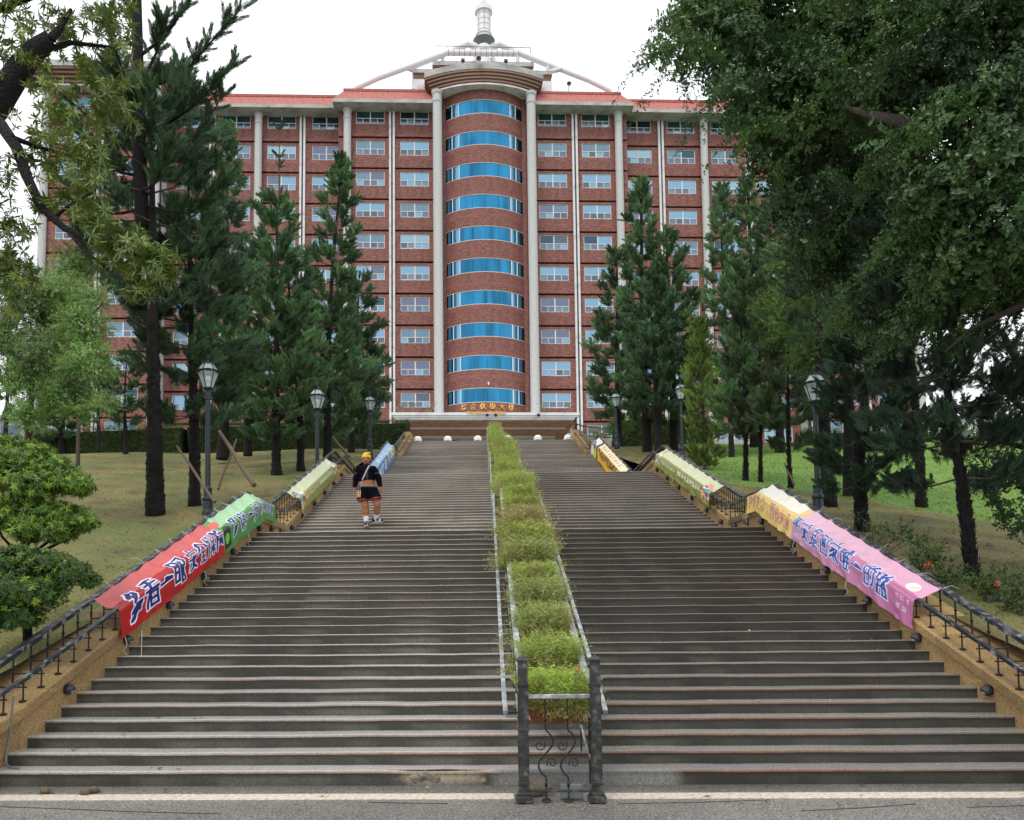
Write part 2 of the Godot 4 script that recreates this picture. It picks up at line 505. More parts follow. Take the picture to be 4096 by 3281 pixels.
func edge(side: int, z: float) -> float:
	return left_edge(z) if side < 0 else right_edge(z)

func rail_pts(side: int, out: float, up: float, za: float, zb: float, extra: float) -> Array:
	# follows the coping; the corners of the wall line are kept
	var zs := [za]
	for q in WALL_LINE:
		if q.x < za - 0.05 and q.x > zb + 0.05: zs.append(q.x)
	zs.append(zb)
	var r := []
	for z in zs:
		var flat: bool = (z < -7.5 and z > -10.2) or (z < -16.9 and z > -22.4) or (z < -30.5 and z > -33.0)
		r.append(Vector3(edge(side, z) + side * out, coping_y(z, side) + up + (extra if flat else 0.0), z))
	return r

func on_path(p: Array, z: float) -> Vector3:
	for i in p.size() - 1:
		if z <= p[i].z and z >= p[i + 1].z: return (p[i] as Vector3).lerp(p[i + 1], (p[i].z - z) / (p[i].z - p[i + 1].z))
	return p[-1] if z < p[-1].z else p[0]

const ORD := ["lowest", "second", "third", "fourth", "fifth", "sixth", "seventh", "eighth", "ninth", "tenth", "eleventh", "twelfth", "thirteenth", "fourteenth", "fifteenth", "sixteenth", "seventeenth"]

func walls() -> void:
	var bal := MB.new()      # one upright of the rail, one metre tall, scaled by its place
	bal.tube([Vector3(0, 0, 0), Vector3(0, 1, 0)], [0.009, 0.009], 6)
	var bal_k := MB.new()
	bal_k.ball(Vector3.ZERO, Vector3(0.018, 0.022, 0.018), 8)
	bal_k.lathe([Vector2(0.0, -0.05), Vector2(0.013, -0.045), Vector2(0.013, -0.03), Vector2(0.009, -0.02)], 8)
	var knob := bal_k.mesh(M["wrought_iron"])
	var leg := MB.new()
	leg.tube([Vector3(0, 0.0, 0), Vector3(0, 0.21, 0)], [0.008, 0.008], 6)
	leg.lathe([Vector2(0.035, 0.0), Vector2(0.035, 0.012), Vector2(0.012, 0.022)], 10)
	var leg_m := leg.mesh(M["wrought_iron"])
	var bal_m := bal.mesh(M["wrought_iron"])
	for side in [-1, 1]:
		var w := MB.new()
		var cop := MB.new()
		for i in WALL_LINE.size() - 1:
			var za: float = WALL_LINE[i].x
			var zb: float = WALL_LINE[i + 1].x
			var seg := maxi(1, int((za - zb) / 0.8))
			for k in seg:
				var z0 := lerpf(za, zb, float(k) / seg)
				var z1 := lerpf(za, zb, float(k + 1) / seg)
				var dirt := 0.82 + 0.45 * wobble.get_noise_2d(z0 * 9.0, side * 40.0)
				w.col = Color(dirt * 1.05, dirt, dirt * 0.95)
				cop.col = Color(0.92, 0.90, 0.86) * (0.72 + 0.6 * wobble.get_noise_2d(z0 * 14.0, side * 90.0))
				w.col.a = 1.0
				cop.col.a = 1.0
				for mb in [w, cop]:
					var o0: float = 0.0 if mb == w else -0.035
					var o1: float = 0.50 if mb == w else 0.60
					var rr := []
					for z in [z0, z1]:
						var x0: float = edge(side, z) + side * o0
						var x1: float = edge(side, z) + side * o1
						var yt := coping_y(z, side)
						if mb == w:
							rr.append([Vector3(x0, yt - 1.7, z), Vector3(x0, yt - 0.10, z), Vector3(x1, yt - 0.10, z), Vector3(x1, yt - 1.9, z)])
						else:
							rr.append([Vector3(x0, yt - 0.112, z), Vector3(x0, yt - 0.02, z), Vector3(x0 + side * 0.02, yt, z), Vector3(x1, yt, z), Vector3(x1, yt - 0.112, z)])
					var m: int = rr[0].size()
					for j in m:
						var j2 := (j + 1) % m
						if side < 0: mb.quad(rr[0][j], rr[0][j2], rr[1][j2], rr[1][j])
						else: mb.quad(rr[0][j2], rr[0][j], rr[1][j], rr[1][j2])
					if i == 0 and k == 0:
						for j in range(1, m - 1): mb.tri(rr[0][0], rr[0][j], rr[0][j + 1])
		var where := "left" if side < 0 else "right"
		var wall := thing("stair_wall", "ochre pebble-washed side wall with sloping coping along the %s edge of the stairs" % where, "wall")
		part("wall_body", w.mesh(M["pebble_wash"]), wall)
		part("coping", cop.mesh(M["pebble_wash"]), wall)
		# the rail: a broad upper bar set back, a slimmer lower bar in front
		var rail := thing("handrail", "grey double iron handrail on top of the %s stair wall" % where, "railing")
		var za := 0.75
		var zb := -38.7
		var up := rail_pts(side, 0.30, 0.31, za, zb, 0.10)
		var low := rail_pts(side, -0.005, 0.22, za, zb, 0.04)
		var ub := MB.new()
		ub.bar(up, 0.085, 0.045)
		part("upper_bar", ub.mesh(M["rail_paint"]), rail)
		var lb := MB.new()
		lb.bar(low, 0.045, 0.036)
		part("lower_bar", lb.mesh(M["rail_paint"]), rail)
		var z := za - 0.1
		var count := 0
		while z > zb:
			var pu := on_path(up, z)
			var cy := coping_y(z, side)
			var b := part("baluster", bal_m, rail, Vector3(pu.x, cy - 0.02, z))
			b.scale = Vector3(1, pu.y - cy, 1)
			if z > -20.0:
				part("knob", knob, b).scale = Vector3(1, 1 / (pu.y - cy), 1)
				b.get_child(0).position.y = 0.62
			if count % 2 == 0 or z > -6.8:
				var pl := on_path(low, z)
				part("foot", leg_m, rail, Vector3(pl.x + side * 0.03, cy - 0.004, z)).scale.y = (pl.y - cy) / 0.22
				var arm := MB.new()
				arm.bar([Vector3(pl.x, cy + 0.13, z), Vector3(pu.x, cy + 0.13, z)], 0.012, 0.012)
				if z > -13.0: part("arm", arm.mesh(M["wrought_iron"]), rail)
			count += 1
			z -= 0.30 if z > -6.8 else (0.155 if z > -20.0 else 0.26)
	# half-round lamps set below the coping
	var lamp := MB.new()
	lamp.lathe([Vector2(0.0, -0.055), Vector2(0.035, -0.05), Vector2(0.058, -0.025), Vector2(0.062, 0.0), Vector2(0.05, 0.03), Vector2(0.02, 0.05), Vector2(0.0, 0.055)], 14)
	var lamp_m := lamp.mesh(M["black_plastic"])
	var eye := MB.new()
	eye.ball(Vector3.ZERO, Vector3(0.035, 0.02, 0.04), 10)
	var eye_m := eye.mesh(M["lead"])
	var ord_: Array = ORD
	for side in [-1, 1]:
		var k := 0
		for z in [0.05, -1.25, -2.55, -3.75, -5.0, -6.3, -7.75, -8.6, -9.35, -10.3, -11.4, -12.7, -14.0, -15.3, -16.6]:
			if side > 0 and z == 0.05: continue
			var y := coping_y(z, side) - 0.185
			var t := thing("wall_lamp", "%s half-dome lamp from the bottom along the %s stair wall" % [ord_[k], "left" if side < 0 else "right"], "wall lamp", Vector3(edge(side, z) - side * 0.035, y, z), "half-dome lamps along the stair walls")
			var h := part("hood", lamp_m, t)
			h.rotation = Vector3(0.35 * (1 if z > -8 else 1), 0, -side * 0.25)
			part("lens", eye_m, t, Vector3(-side * 0.035, -0.028, 0.0))
			k += 1


# ---------------------------------------------------------------- flower boxes down the middle
func plant_tuft(seed_: int, n: int) -> MB:
	# feathery stems with needle-thin leaves
	var r := RandomNumberGenerator.new()
	r.seed = seed_
	var m := MB.new()
	for k in n:
		var a := r.randf() * TAU
		var lean := r.randf_range(0.05, 0.55)
		var h := r.randf_range(0.5, 1.0)
		var foot := Vector3(cos(a), 0, sin(a)) * r.randf_range(0.0, 0.12)
		var d := Vector3(cos(a) * lean, 1, sin(a) * lean).normalized()
		var side := d.cross(Vector3(sin(a * 3.0), 0.2, cos(a * 3.0))).normalized()
		var tip := foot + d * h + Vector3(0, -0.1 * lean, 0)
		m.col = Color(0.62, 0.6, 0.5, 1)
		m.tri(foot - side * 0.008, foot + side * 0.008, tip)
		for j in 9:
			var s := r.randf_range(0.25, 1.0)
			var p := foot.lerp(tip, s)
			var b := r.randf() * TAU
			var q := (Vector3(cos(b), r.randf_range(0.1, 1.0), sin(b))).normalized() * r.randf_range(0.08, 0.17)
			var sd := q.cross(Vector3(cos(b * 5), 0.5, sin(b * 5))).normalized() * 0.0105
			m.col = Color(1, 1, 1).lerp(Color(1.25, 1.15, 0.8), r.randf()) * r.randf_range(0.75, 1.1)
			m.col.a = 1.0
			m.tri(p - sd, p + sd, p + q)
	return m

func planter() -> void:
	var cx := 0.538
	# two cast posts at the foot
	for s in [-1, 1]:
		var p := thing("gate_post", "dark cast-iron square post with pyramid cap, %s one at the foot of the planter" % ("left" if s < 0 else "right"), "post", Vector3(cx + s * 0.271, 0, 0.69))
		var base := MB.new()
		base.cbox(Transform3D(Basis(), Vector3(0, 0.018, 0)), Vector3(0.125, 0.05, 0.125), 0.006)
		base.cbox(Transform3D(Basis(), Vector3(0, 0.055, 0)), Vector3(0.10, 0.03, 0.10), 0.006)
		part("base", base.mesh(M["cast_post"]), p)
		var sh := MB.new()
		sh.cbox(Transform3D(Basis(), Vector3(0, 0.55, 0)), Vector3(0.074, 0.98, 0.074), 0.004)
		part("shaft", sh.mesh(M["cast_post"]), p)
		for y in [0.13, 0.53, 0.86]:
			var c := MB.new()
			c.cbox(Transform3D(Basis(), Vector3(0, y, 0)), Vector3(0.088, 0.026, 0.088), 0.004)
			for k in 9: c.box(Vector3(-0.04 + k * 0.0095, y - 0.011, 0.044), Vector3(-0.036 + k * 0.0095, y + 0.011, 0.047))
			part("collar", c.mesh(M["cast_post"]), p)
		for q in [Vector2(0.19, 0.46), Vector2(0.59, 0.80)]:
			var f := MB.new()      # raised frame of a sunk panel
			for side in 4:
				var x := Transform3D(Basis(Vector3.UP, side * PI / 2), Vector3.ZERO)
				for e in [-1, 1]:
					f.obox(x * Transform3D(Basis(), Vector3(e * 0.024, (q.x + q.y) / 2, 0.038)), Vector3(0.004, q.y - q.x, 0.005))
					f.obox(x * Transform3D(Basis(), Vector3(0, q.x if e < 0 else q.y, 0.038)), Vector3(0.052, 0.004, 0.005))
			part("panel_frame", f.mesh(M["cast_post"]), p)
		var cap := MB.new()
		cap.cbox(Transform3D(Basis(), Vector3(0, 1.043, 0)), Vector3(0.098, 0.018, 0.098), 0.004)
		cap.lathe([Vector2(0.064, 1.05), Vector2(0.0, 1.085)], 4, Transform3D(), false)
		part("cap", cap.mesh(M["cast_post"]), p)
	# the little grille between the posts
	var g := thing("scroll_grille", "small iron grille with two S-scroll bars between the two posts", "grille", Vector3(cx, 0, 0.69))
	var tb := MB.new()
	tb.cbox(Transform3D(Basis(), Vector3(0, 0.772, 0)), Vector3(0.47, 0.032, 0.04), 0.004)
	part("top_bar", tb.mesh(M["rail_silver"]), g)
	var bb := MB.new()
	bb.cbox(Transform3D(Basis(), Vector3(0, 0.075, 0)), Vector3(0.47, 0.018, 0.025), 0.003)
	part("bottom_bar", bb.mesh(M["cast_post"]), g)
	for x in [-0.105, 0.06]:
		var sc := MB.new()
		var pts := []
		var rad := []
		for k in 25:
			var t := k / 24.0
			pts.append(Vector3(x + 0.055 * sin((t - 0.5) * TAU) * (1.0 if t > 0.08 and t < 0.92 else 0.6), 0.17 + t * 0.36, 0.0))
			rad.append(0.0075)
		pts.push_front(Vector3(x, 0.02, 0)); rad.push_front(0.006)
		pts.append(Vector3(x, 0.76, 0)); rad.append(0.006)
		sc.tube(pts, rad, 6)
		for q in [[0.41, 1.0], [0.28, -1.0]]:
			var sp := []
			var sr := []
			for k in 20:
				var a := -0.6 + k * 0.40
				var rr := 0.042 * (1.0 - k / 26.0)
				sp.append(Vector3(x + q[1] * (-0.045 + rr * cos(a)), q[0] + q[1] * rr * sin(a) * -1.0, 0.004))
				sr.append(0.005)
			sc.tube(sp, sr, 5)
		sc.ball(Vector3(x, 0.125, 0), Vector3(0.014, 0.022, 0.014), 8)
		sc.ball(Vector3(x, 0.60, 0), Vector3(0.012, 0.02, 0.012), 8)
		sc.lathe([Vector2(0.036, 0.004), Vector2(0.034, 0.012), Vector2(0.01, 0.024)], 10, Transform3D(Basis(), Vector3(x, 0, 0)))
		part("scroll_bar", sc.mesh(M["wrought_iron"]), g)
	var slab := MB.new()
	slab.cbox(Transform3D(Basis(), Vector3(cx + 0.09, 0.055, 0.60)), Vector3(0.17, 0.11, 0.05), 0.006)
	tag(part("stone_slab", slab.mesh(M["lead"]), self), "small grey-green slab leaning behind the grille at the planter's foot", "slab")
	var rub := MB.new()
	rub.col = Color(0.8, 0.78, 0.74)
	rub.cbox(Transform3D(Basis.from_euler(Vector3(0.3, 0.4, 0.25)), Vector3(cx - 0.16, 0.05, 0.42)), Vector3(0.2, 0.07, 0.16), 0.02)
	tag(part("concrete_lump", rub.mesh(M["stone"]), self), "broken lump of concrete lying behind the left post of the planter", "rubble")
	# line of the stairs, for what stands on them
	var zb := -38.6
	for s in [-1, 1]:
		var where := "left" if s < 0 else "right"
		var r := thing("planter_rail", "peeling silver-grey iron railing down the %s side of the flower boxes" % where, "railing")
		var inner := []
		var outer := []
		for q in [Vector2(0.62, 0.0), Vector2(0.0, 0.11), Vector2(-7.67, 2.97), Vector2(-9.73, 3.0), Vector2(-17.1, 5.67), Vector2(-22.2, 5.70), Vector2(-30.6, 8.9), Vector2(-32.6, 8.93), Vector2(zb, 11.44)]:
			inner.append(Vector3(cx + s * 0.268, q.y + 0.84, q.x))
			outer.append(Vector3(cx + s * (0.395 if q.x > 0.1 else 0.40), q.y + 0.63, minf(q.x, 0.33)))
		outer[0].y = outer[1].y + (outer[0].z - outer[1].z) * -0.373
		var ib := MB.new()
		ib.bar(inner, 0.055, 0.014)
		part("inner_bar", ib.mesh(M["rail_silver"]), r)
		var ob := MB.new()
		ob.bar(outer, 0.036, 0.03)
		part("outer_bar", ob.mesh(M["rail_silver"]), r)
		var low := []
		for q in inner: low.append(q - Vector3(0, 0.62, 0))
		var l := MB.new()
		l.bar(low, 0.016, 0.016)
		part("lower_bar", l.mesh(M["rail_silver"]), r)
		var hook := MB.new()
		hook.bar([Vector3(outer[0].x, outer[0].y - 0.03, outer[0].z), Vector3(inner[0].x, outer[0].y - 0.03, outer[0].z)], 0.03, 0.016)
		part("end_bracket", hook.mesh(M["rail_silver"]), r)
		var z := 0.3
		while z > zb:
			var a := on_path(inner, z)
			var up := MB.new()
			up.tube([Vector3(0, -0.84, 0), Vector3(0, -0.6, 0), Vector3(0, 0, 0)], [0.008, 0.008, 0.008], 5)
			up.ball(Vector3(0, -0.55, 0), Vector3(0.016, 0.022, 0.016), 6)
			var sp := []
			var sr := []
			for k in 12:
				var t := k / 11.0
				sp.append(Vector3(0, -0.5 + t * 0.4, 0.045 * sin(t * TAU))); sr.append(0.006)
			up.tube(sp, sr, 4)
			part("upright", up.mesh(M["wrought_iron"]), r, a)
			var o := on_path(outer, z)
			var br := MB.new()
			br.bar([Vector3(o.x, o.y - 0.015, z), Vector3(a.x, o.y - 0.015, z)], 0.014, 0.012)
			part("bracket", br.mesh(M["wrought_iron"]), r)
			z -= 0.6 if z > -10 else 1.2
	# the boxes themselves
	var pot := MB.new()
	var hx := 0.245
	var prof := [Vector2(0.78, -0.17), Vector2(0.98, -0.03), Vector2(1.06, -0.03), Vector2(1.06, 0.0), Vector2(0.94, 0.0), Vector2(0.92, -0.03)]
	for i in prof.size() - 1:
		var p: Vector2 = prof[i]
		var q: Vector2 = prof[i + 1]
		var cr := [Vector2(-1, 1), Vector2(1, 1), Vector2(1, -1), Vector2(-1, -1)]
		for k in 4:
			var a: Vector2 = cr[k]
			var b: Vector2 = cr[(k + 1) % 4]
			pot.quad(Vector3(a.x * hx * p.x, p.y, a.y * 0.10 * p.x), Vector3(b.x * hx * p.x, p.y, b.y * 0.10 * p.x), Vector3(b.x * hx * q.x, q.y, b.y * 0.10 * q.x), Vector3(a.x * hx * q.x, q.y, a.y * 0.10 * q.x))
	pot.box(Vector3(-hx * 0.78, -0.172, -0.078), Vector3(hx * 0.78, -0.168, 0.078))
	var soil := MB.new()
	soil.box(Vector3(-hx * 0.92, -0.05, -0.09), Vector3(hx * 0.92, -0.035, 0.09))
	var pot_m := pot.mesh(M["terracotta"])
	var soil_m := soil.mesh(M["bark_dark"])
	var tufts := []
	for k in 4: tufts.append(plant_tuft(400 + k, 26).mesh(M["leaf_soft"]))
	var petal := MB.new()
	for k in 6:
		var a := k * TAU / 6
		petal.tri(Vector3.ZERO, Vector3(cos(a), 0.2, sin(a)), Vector3(cos(a + 0.9), 0.2, sin(a + 0.9)))
	var petal_m := petal.mesh(M["petal"])
	var z := 0.36
	var k := 0
	var y := 0.0
	var nth := 0
	var was := ""
	while z > -38.3:
		var fl := Vector2(0, 0)
		if z > -7.67: y = 0.11 * (1 - z / 0.295)
		elif z > -9.5: y = 2.97
		elif z > -17.12: y = 2.97 + 0.104 * (1 - (z + 9.73) / 0.2955)
		elif z > -21.9: y = 5.674
		elif z > -30.6: y = 5.674 + 0.1075 * (1 - (z + 22.18) / 0.2905)
		elif z > -32.4: y = 8.9
		else: y = 8.899 + 0.11 * (1 - (z + 32.61) / 0.295)
		var level := "lowest flight" if z > -7.7 else ("first landing" if z > -9.5 else ("second flight" if z > -17.2 else ("second landing" if z > -22 else ("third flight" if z > -30.7 else "top flight"))))
		if level != was: nth = 0
		was = level
		nth += 1
		var t := thing("flower_box", "%s trough of feathery green plants from the bottom of the %s" % [ORD[nth - 1], level], "planter", Vector3(cx, y + 0.74, z), "terracotta flower troughs down the middle of the stairs")
		part("trough", pot_m, t)
		part("soil", soil_m, t)
		var far := z < -12.0
		var big := 1.0
		var tint := Color(0.42, 0.54, 0.15)
		if k in [2, 3, 5]: tint = Color(0.37, 0.45, 0.18)
		if k in [5, 6, 7]: big = 1.25
		if k in [7, 8]: tint = Color(0.46, 0.42, 0.20)
		if z < -8 and z > -11: big = 1.35
		if z < -22: big = 1.15
		if k == 0: tint = Color(0.44, 0.62, 0.12)
		var xf := []
		var cc := []
		for i in (40 if far else 84):
			var sc := rng.randf_range(0.22, 0.40) * big
			var b := Basis(Vector3.UP, rng.randf() * TAU) * Basis(Vector3.RIGHT, rng.randf_range(-0.25, 0.25))
			xf.append(Transform3D(b.scaled(Vector3(sc, sc, sc) * (1.25 if far else 1.0)), Vector3(rng.randf_range(-0.21, 0.21) * sqrt(big), -0.05, rng.randf_range(-0.16, 0.17))))
			var q := tint * rng.randf_range(0.7, 1.25)
			if rng.randf() < 0.12: q = Color(0.36, 0.28, 0.13)
			q.a = 1
			cc.append(q)
		for i in 18:       # stems that hang over the rim or lean out sideways
			var sc := rng.randf_range(0.20, 0.36) * big
			var dir := Vector3(rng.randf_range(-0.9, 0.9), rng.randf_range(-0.3, 0.9), rng.randf_range(0.2, 1.0))
			xf.append(Transform3D(aim(dir, rng.randf() * TAU).scaled(Vector3(sc, sc, sc)), Vector3(rng.randf_range(-0.25, 0.25), -0.03, 0.09)))
			var q := Color(0.40, 0.42, 0.16) * rng.randf_range(0.7, 1.1)
			q.a = 1
			cc.append(q)
		scatter("seedlings", tufts[k % 4], t, xf, cc)
		if z > -9:
			for i in rng.randi_range(1, 3):
				var f := part("flower", petal_m, t, Vector3(rng.randf_range(-0.24, 0.24), rng.randf_range(0.14, 0.26) * big, rng.randf_range(0.0, 0.16)))
				f.scale = Vector3.ONE * 0.013
				f.rotation = Vector3(rng.randf_range(0.2, 0.9), 0, 0)
				f.material_override = M[["flower_yellow", "flower_red", "flower_white", "flower_yellow", "flower_pink"][rng.randi() % 5]]
		k += 1
		z -= 0.70


# ---------------------------------------------------------------- the building
const ROW0 := 18.93
const ROWH := 3.14
const ROWS := 11
const WIN := Vector2(2.8, 1.45)

func window_proto(w: float) -> MeshInstance3D:
	var m := MB.new()
	var h := WIN.y
	var f := 0.065
	for s in [-1, 1]:
		m.box(Vector3(s * (w / 2 - f / 2) - f / 2, 0, -0.05), Vector3(s * (w / 2 - f / 2) + f / 2, h, 0.03))
	m.box(Vector3(-w / 2 + f, 0, -0.05), Vector3(w / 2 - f, f, 0.03))
	m.box(Vector3(-w / 2 + f, h - f, -0.05), Vector3(w / 2 - f, h, 0.03))
	var tr := 0.60
	m.box(Vector3(-w / 2 + f, tr - 0.03, -0.05), Vector3(w / 2 - f, tr + 0.03, 0.025))
	m.box(Vector3(-0.055, f, -0.05), Vector3(0.055, tr - 0.03, 0.028))
	m.box(Vector3(-0.055, tr + 0.03, -0.05), Vector3(0.055, h - f, 0.028))
	for s in [-1, 1]:
		m.box(Vector3(s * w / 4 - 0.03, f, -0.05), Vector3(s * w / 4 + 0.03, tr - 0.03, 0.02))
	m.box(Vector3(-w / 2 - 0.04, -0.05, -0.05), Vector3(w / 2 + 0.04, 0, 0.09))
	var o := MeshInstance3D.new()
	o.name = "window"
	o.mesh = m.mesh(M["frame_white"])
	var big := MB.new()
	big.box(Vector3(-w / 4 + 0.045, tr + 0.03, -0.03), Vector3(w / 4 - 0.045, h - f, -0.018))
	var small := MB.new()
	small.box(Vector3(-w / 8 + 0.03, f, -0.03), Vector3(w / 8 - 0.03, tr - 0.03, -0.018))
	for ms in [big, small]:
		for i in ms.uv.size(): ms.uv[i] = Vector2(ms.v[i].x * 0.9, ms.v[i].y)
	var big_m := big.mesh(M["glass_sky"])
	var small_m := small.mesh(M["glass_lilac"])
	for s in [-1, 1]:
		part("pane", big_m, o, Vector3(s * w / 4, 0, 0))
	for k in 4:
		part("pane", small_m, o, Vector3(-w * 3 / 8 + k * w / 4, 0, 0))
	return o

func arc(half: float, sag: float, off: float, n: int) -> Array:
	# points (u, off) of a shallow arc bulging to the front
	var R := (half * half + sag * sag) / (2 * sag)
	var a := asin(half / R)
	var r := []
	for i in n + 1:
		var t := lerpf(-a, a, float(i) / n)
		r.append(Vector2(R * sin(t), off - R + R * cos(t)))
	return r

func arc_band(mb: MB, p: Array, y0: float, y1: float, back: float) -> void:
	# the ground plan between an arc and a straight back line, from y0 to y1
	var n := p.size() - 1
	for i in n:
		var a: Vector2 = p[i]
		var b: Vector2 = p[i + 1]
		mb.quad(Vector3(a.x, y0, a.y), Vector3(b.x, y0, b.y), Vector3(b.x, y1, b.y), Vector3(a.x, y1, a.y))
		mb.quad(Vector3(a.x, y0, back), Vector3(b.x, y0, back), Vector3(b.x, y0, b.y), Vector3(a.x, y0, a.y))
		mb.quad(Vector3(a.x, y1, a.y), Vector3(b.x, y1, b.y), Vector3(b.x, y1, back), Vector3(a.x, y1, back))
	mb.quad(Vector3(p[0].x, y0, back), Vector3(p[0].x, y0, p[0].y), Vector3(p[0].x, y1, p[0].y), Vector3(p[0].x, y1, back))
	mb.quad(Vector3(p[n].x, y0, p[n].y), Vector3(p[n].x, y0, back), Vector3(p[n].x, y1, back), Vector3(p[n].x, y1, p[n].y))

func facade(u0: float, u1: float, off: float, wins: Array, widths: Array, name_: String) -> void:
	var w := MB.new()
	var back := MB.new()
	back.box(Vector3(u0, 10.5, off - 0.9), Vector3(u1, 51.6, off - 0.34))
	part("recess_wall", back.mesh(M["dark_gap"]), BLD)  # near-black colour paints in the shadow of the slots above the windows
	var th := 0.34
	w.box(Vector3(u0, 10.5, off - th), Vector3(u1, ROW0, off))
	for i in ROWS:
		var yb := ROW0 + i * ROWH
		var yt := yb + WIN.y
		var x := u0
		for k in wins.size():
			w.box(Vector3(x, yb, off - th), Vector3(wins[k] - widths[k] / 2, yt, off))
			x = wins[k] + widths[k] / 2
		w.box(Vector3(x, yb, off - th), Vector3(u1, yt, off))
		w.box(Vector3(u0, yt, off - th), Vector3(u1, yt + 0.22, off))
		if i < ROWS - 1:
			w.box(Vector3(u0, yt + 0.42, off - th), Vector3(u1, yb + ROWH, off))
	part("wall", w.mesh(M["brick"]), BLD)

func windows(protos: Dictionary, off: float, wins: Array, widths: Array) -> void:
	for k in wins.size():
		for i in ROWS:
			var o: MeshInstance3D = protos[widths[k]].duplicate()
			BLD.add_child(o, true)
			o.position = Vector3(wins[k], ROW0 + i * ROWH, off - 0.09)
			var q := rng.randf()
			for j in o.get_child_count():
				var p: MeshInstance3D = o.get_child(j)
				var g := "glass_sky"
				if j < 2:
					g = "glass_sky" if q < 0.5 else ("glass_curtain" if q < 0.78 else ("glass_pale" if q < 0.9 else "glass_lilac"))
					if rng.randf() < 0.2: g = ["glass_lilac", "glass_grey", "glass_lilac", "glass_dark"][rng.randi() % 4]
					if i == ROWS - 1: g = "glass_teal" if rng.randf() < 0.75 else "glass_dark"  # top row: shade of the eave painted into darker glass
				else:
					var e := rng.randf()
					g = "glass_lilac" if e < 0.45 else ("glass_grey" if e < 0.62 else ("glass_curtain" if e < 0.85 else "glass_sky"))
				p.material_override = M[g]

func column(mb: MB, u: float, off: float, r: float, y0: float, y1: float) -> void:
	mb.lathe([Vector2(r, y0), Vector2(r * 0.95, y1 - 1.5), Vector2(r * 0.95, y1 - 1.12), Vector2(r * 1.06, y1 - 1.10), Vector2(r * 1.06, y1 - 0.98), Vector2(r * 0.98, y1 - 0.96), Vector2(r * 0.98, y1 - 0.35), Vector2(r * 1.15, y1 - 0.25), Vector2(r * 1.2, y1 - 0.05), Vector2(r * 1.2, y1)], 20, Transform3D(Basis(), Vector3(u, 0, off)))

func strips(u: float, off: float) -> void:
	var s := MB.new()
	for e in [-1, 1]:
		s.box(Vector3(u + e * 0.18 - 0.1, 10.5, off + 0.003), Vector3(u + e * 0.18 + 0.1, 51.55, off + 0.22))
	s.col = Color(0.10, 0.09, 0.09)
	s.box(Vector3(u - 0.079, 10.5, off + 0.003), Vector3(u + 0.079, 51.5, off + 0.06))
	part("white_strip", s.mesh(M["white_paint"]), BLD)

func mansard(u0: float, u1: float, front: float, base_off: float, hip0: float, hip1: float) -> void:
	# concrete fascia with a red sloping parapet above it
	var f := MB.new()
	f.box(Vector3(u0, 51.6 - (0.004 if base_off < -0.5 else 0.0), base_off - 1.2), Vector3(u1, 51.94 - (0.004 if base_off < -0.5 else 0.0), front))
	part("eave", f.mesh(M["concrete"]), BLD)
	var r := MB.new()
	var y0 := 51.943
	var y1 := 53.62 - (0.05 if base_off < -0.5 else 0.0)
	var top := base_off + 0.05
	r.quad(Vector3(u0 + 0.03, y0, front - 0.05), Vector3(u1 - 0.03, y0, front - 0.05), Vector3(u1 - hip1, y1, top), Vector3(u0 + hip0, y1, top))
	r.quad(Vector3(u0 + 0.03, y0, base_off - 2), Vector3(u0 + 0.03, y0, front - 0.05), Vector3(u0 + hip0, y1, top), Vector3(u0 + hip0, y1, base_off - 2))
	r.quad(Vector3(u1 - 0.03, y0, front - 0.05), Vector3(u1 - 0.03, y0, base_off - 2), Vector3(u1 - hip1, y1, base_off - 2), Vector3(u1 - hip1, y1, top))
	r.box(Vector3(u0 + hip0 - 0.02, y1, base_off - 2), Vector3(u1 - hip1 + 0.02, y1 + 0.26, top + 0.06))
	part("roof", r.mesh(M["roof_red"]), BLD)

func cornice_steps(parent: Node, u0: float, u1: float, off: float, sag: float, y: float, steps: int, grow: float) -> void:
	# pale band, brown steps widening upwards, grey crown; straight when sag is 0
	var white := MB.new()
	var brown := MB.new()
	var crown := MB.new()
	var half := (u1 - u0) / 2
	var mid := (u0 + u1) / 2
	var shape := func(mb: MB, k: float, y0: float, y1: float) -> void:
		if sag > 0.0:
			var p := arc(half + k, sag, off + sag + k * 0.45, 28)
			for i in p.size(): p[i].x += mid
			arc_band(mb, p, y0, y1, off - 3.0)
		else:
			mb.box(Vector3(u0 - k, y0, off - 6.0), Vector3(u1 + k, y1, off + k))
	shape.call(white, 0.0, y, y + 0.16)
	for s in steps:
		var k := grow * (s + 0.6) / steps
		var yy := y + 0.16 + s * 0.29
		brown.col = Color.WHITE
		shape.call(brown, k, yy + 0.1, yy + 0.27)
		brown.col = Color(0.45, 0.42, 0.42)
		shape.call(brown, k - grow * 0.9 / steps, yy + 0.002, yy + 0.098)
	shape.call(crown, grow, y + 0.18 + steps * 0.29, y + 0.75 + steps * 0.29)
	part("cornice_band", white.mesh(M["white_paint"]), parent)
	part("cornice_steps", brown.mesh(M["brown_band"]), parent)
	part("cornice_crown", crown.mesh(M["concrete"]), parent)

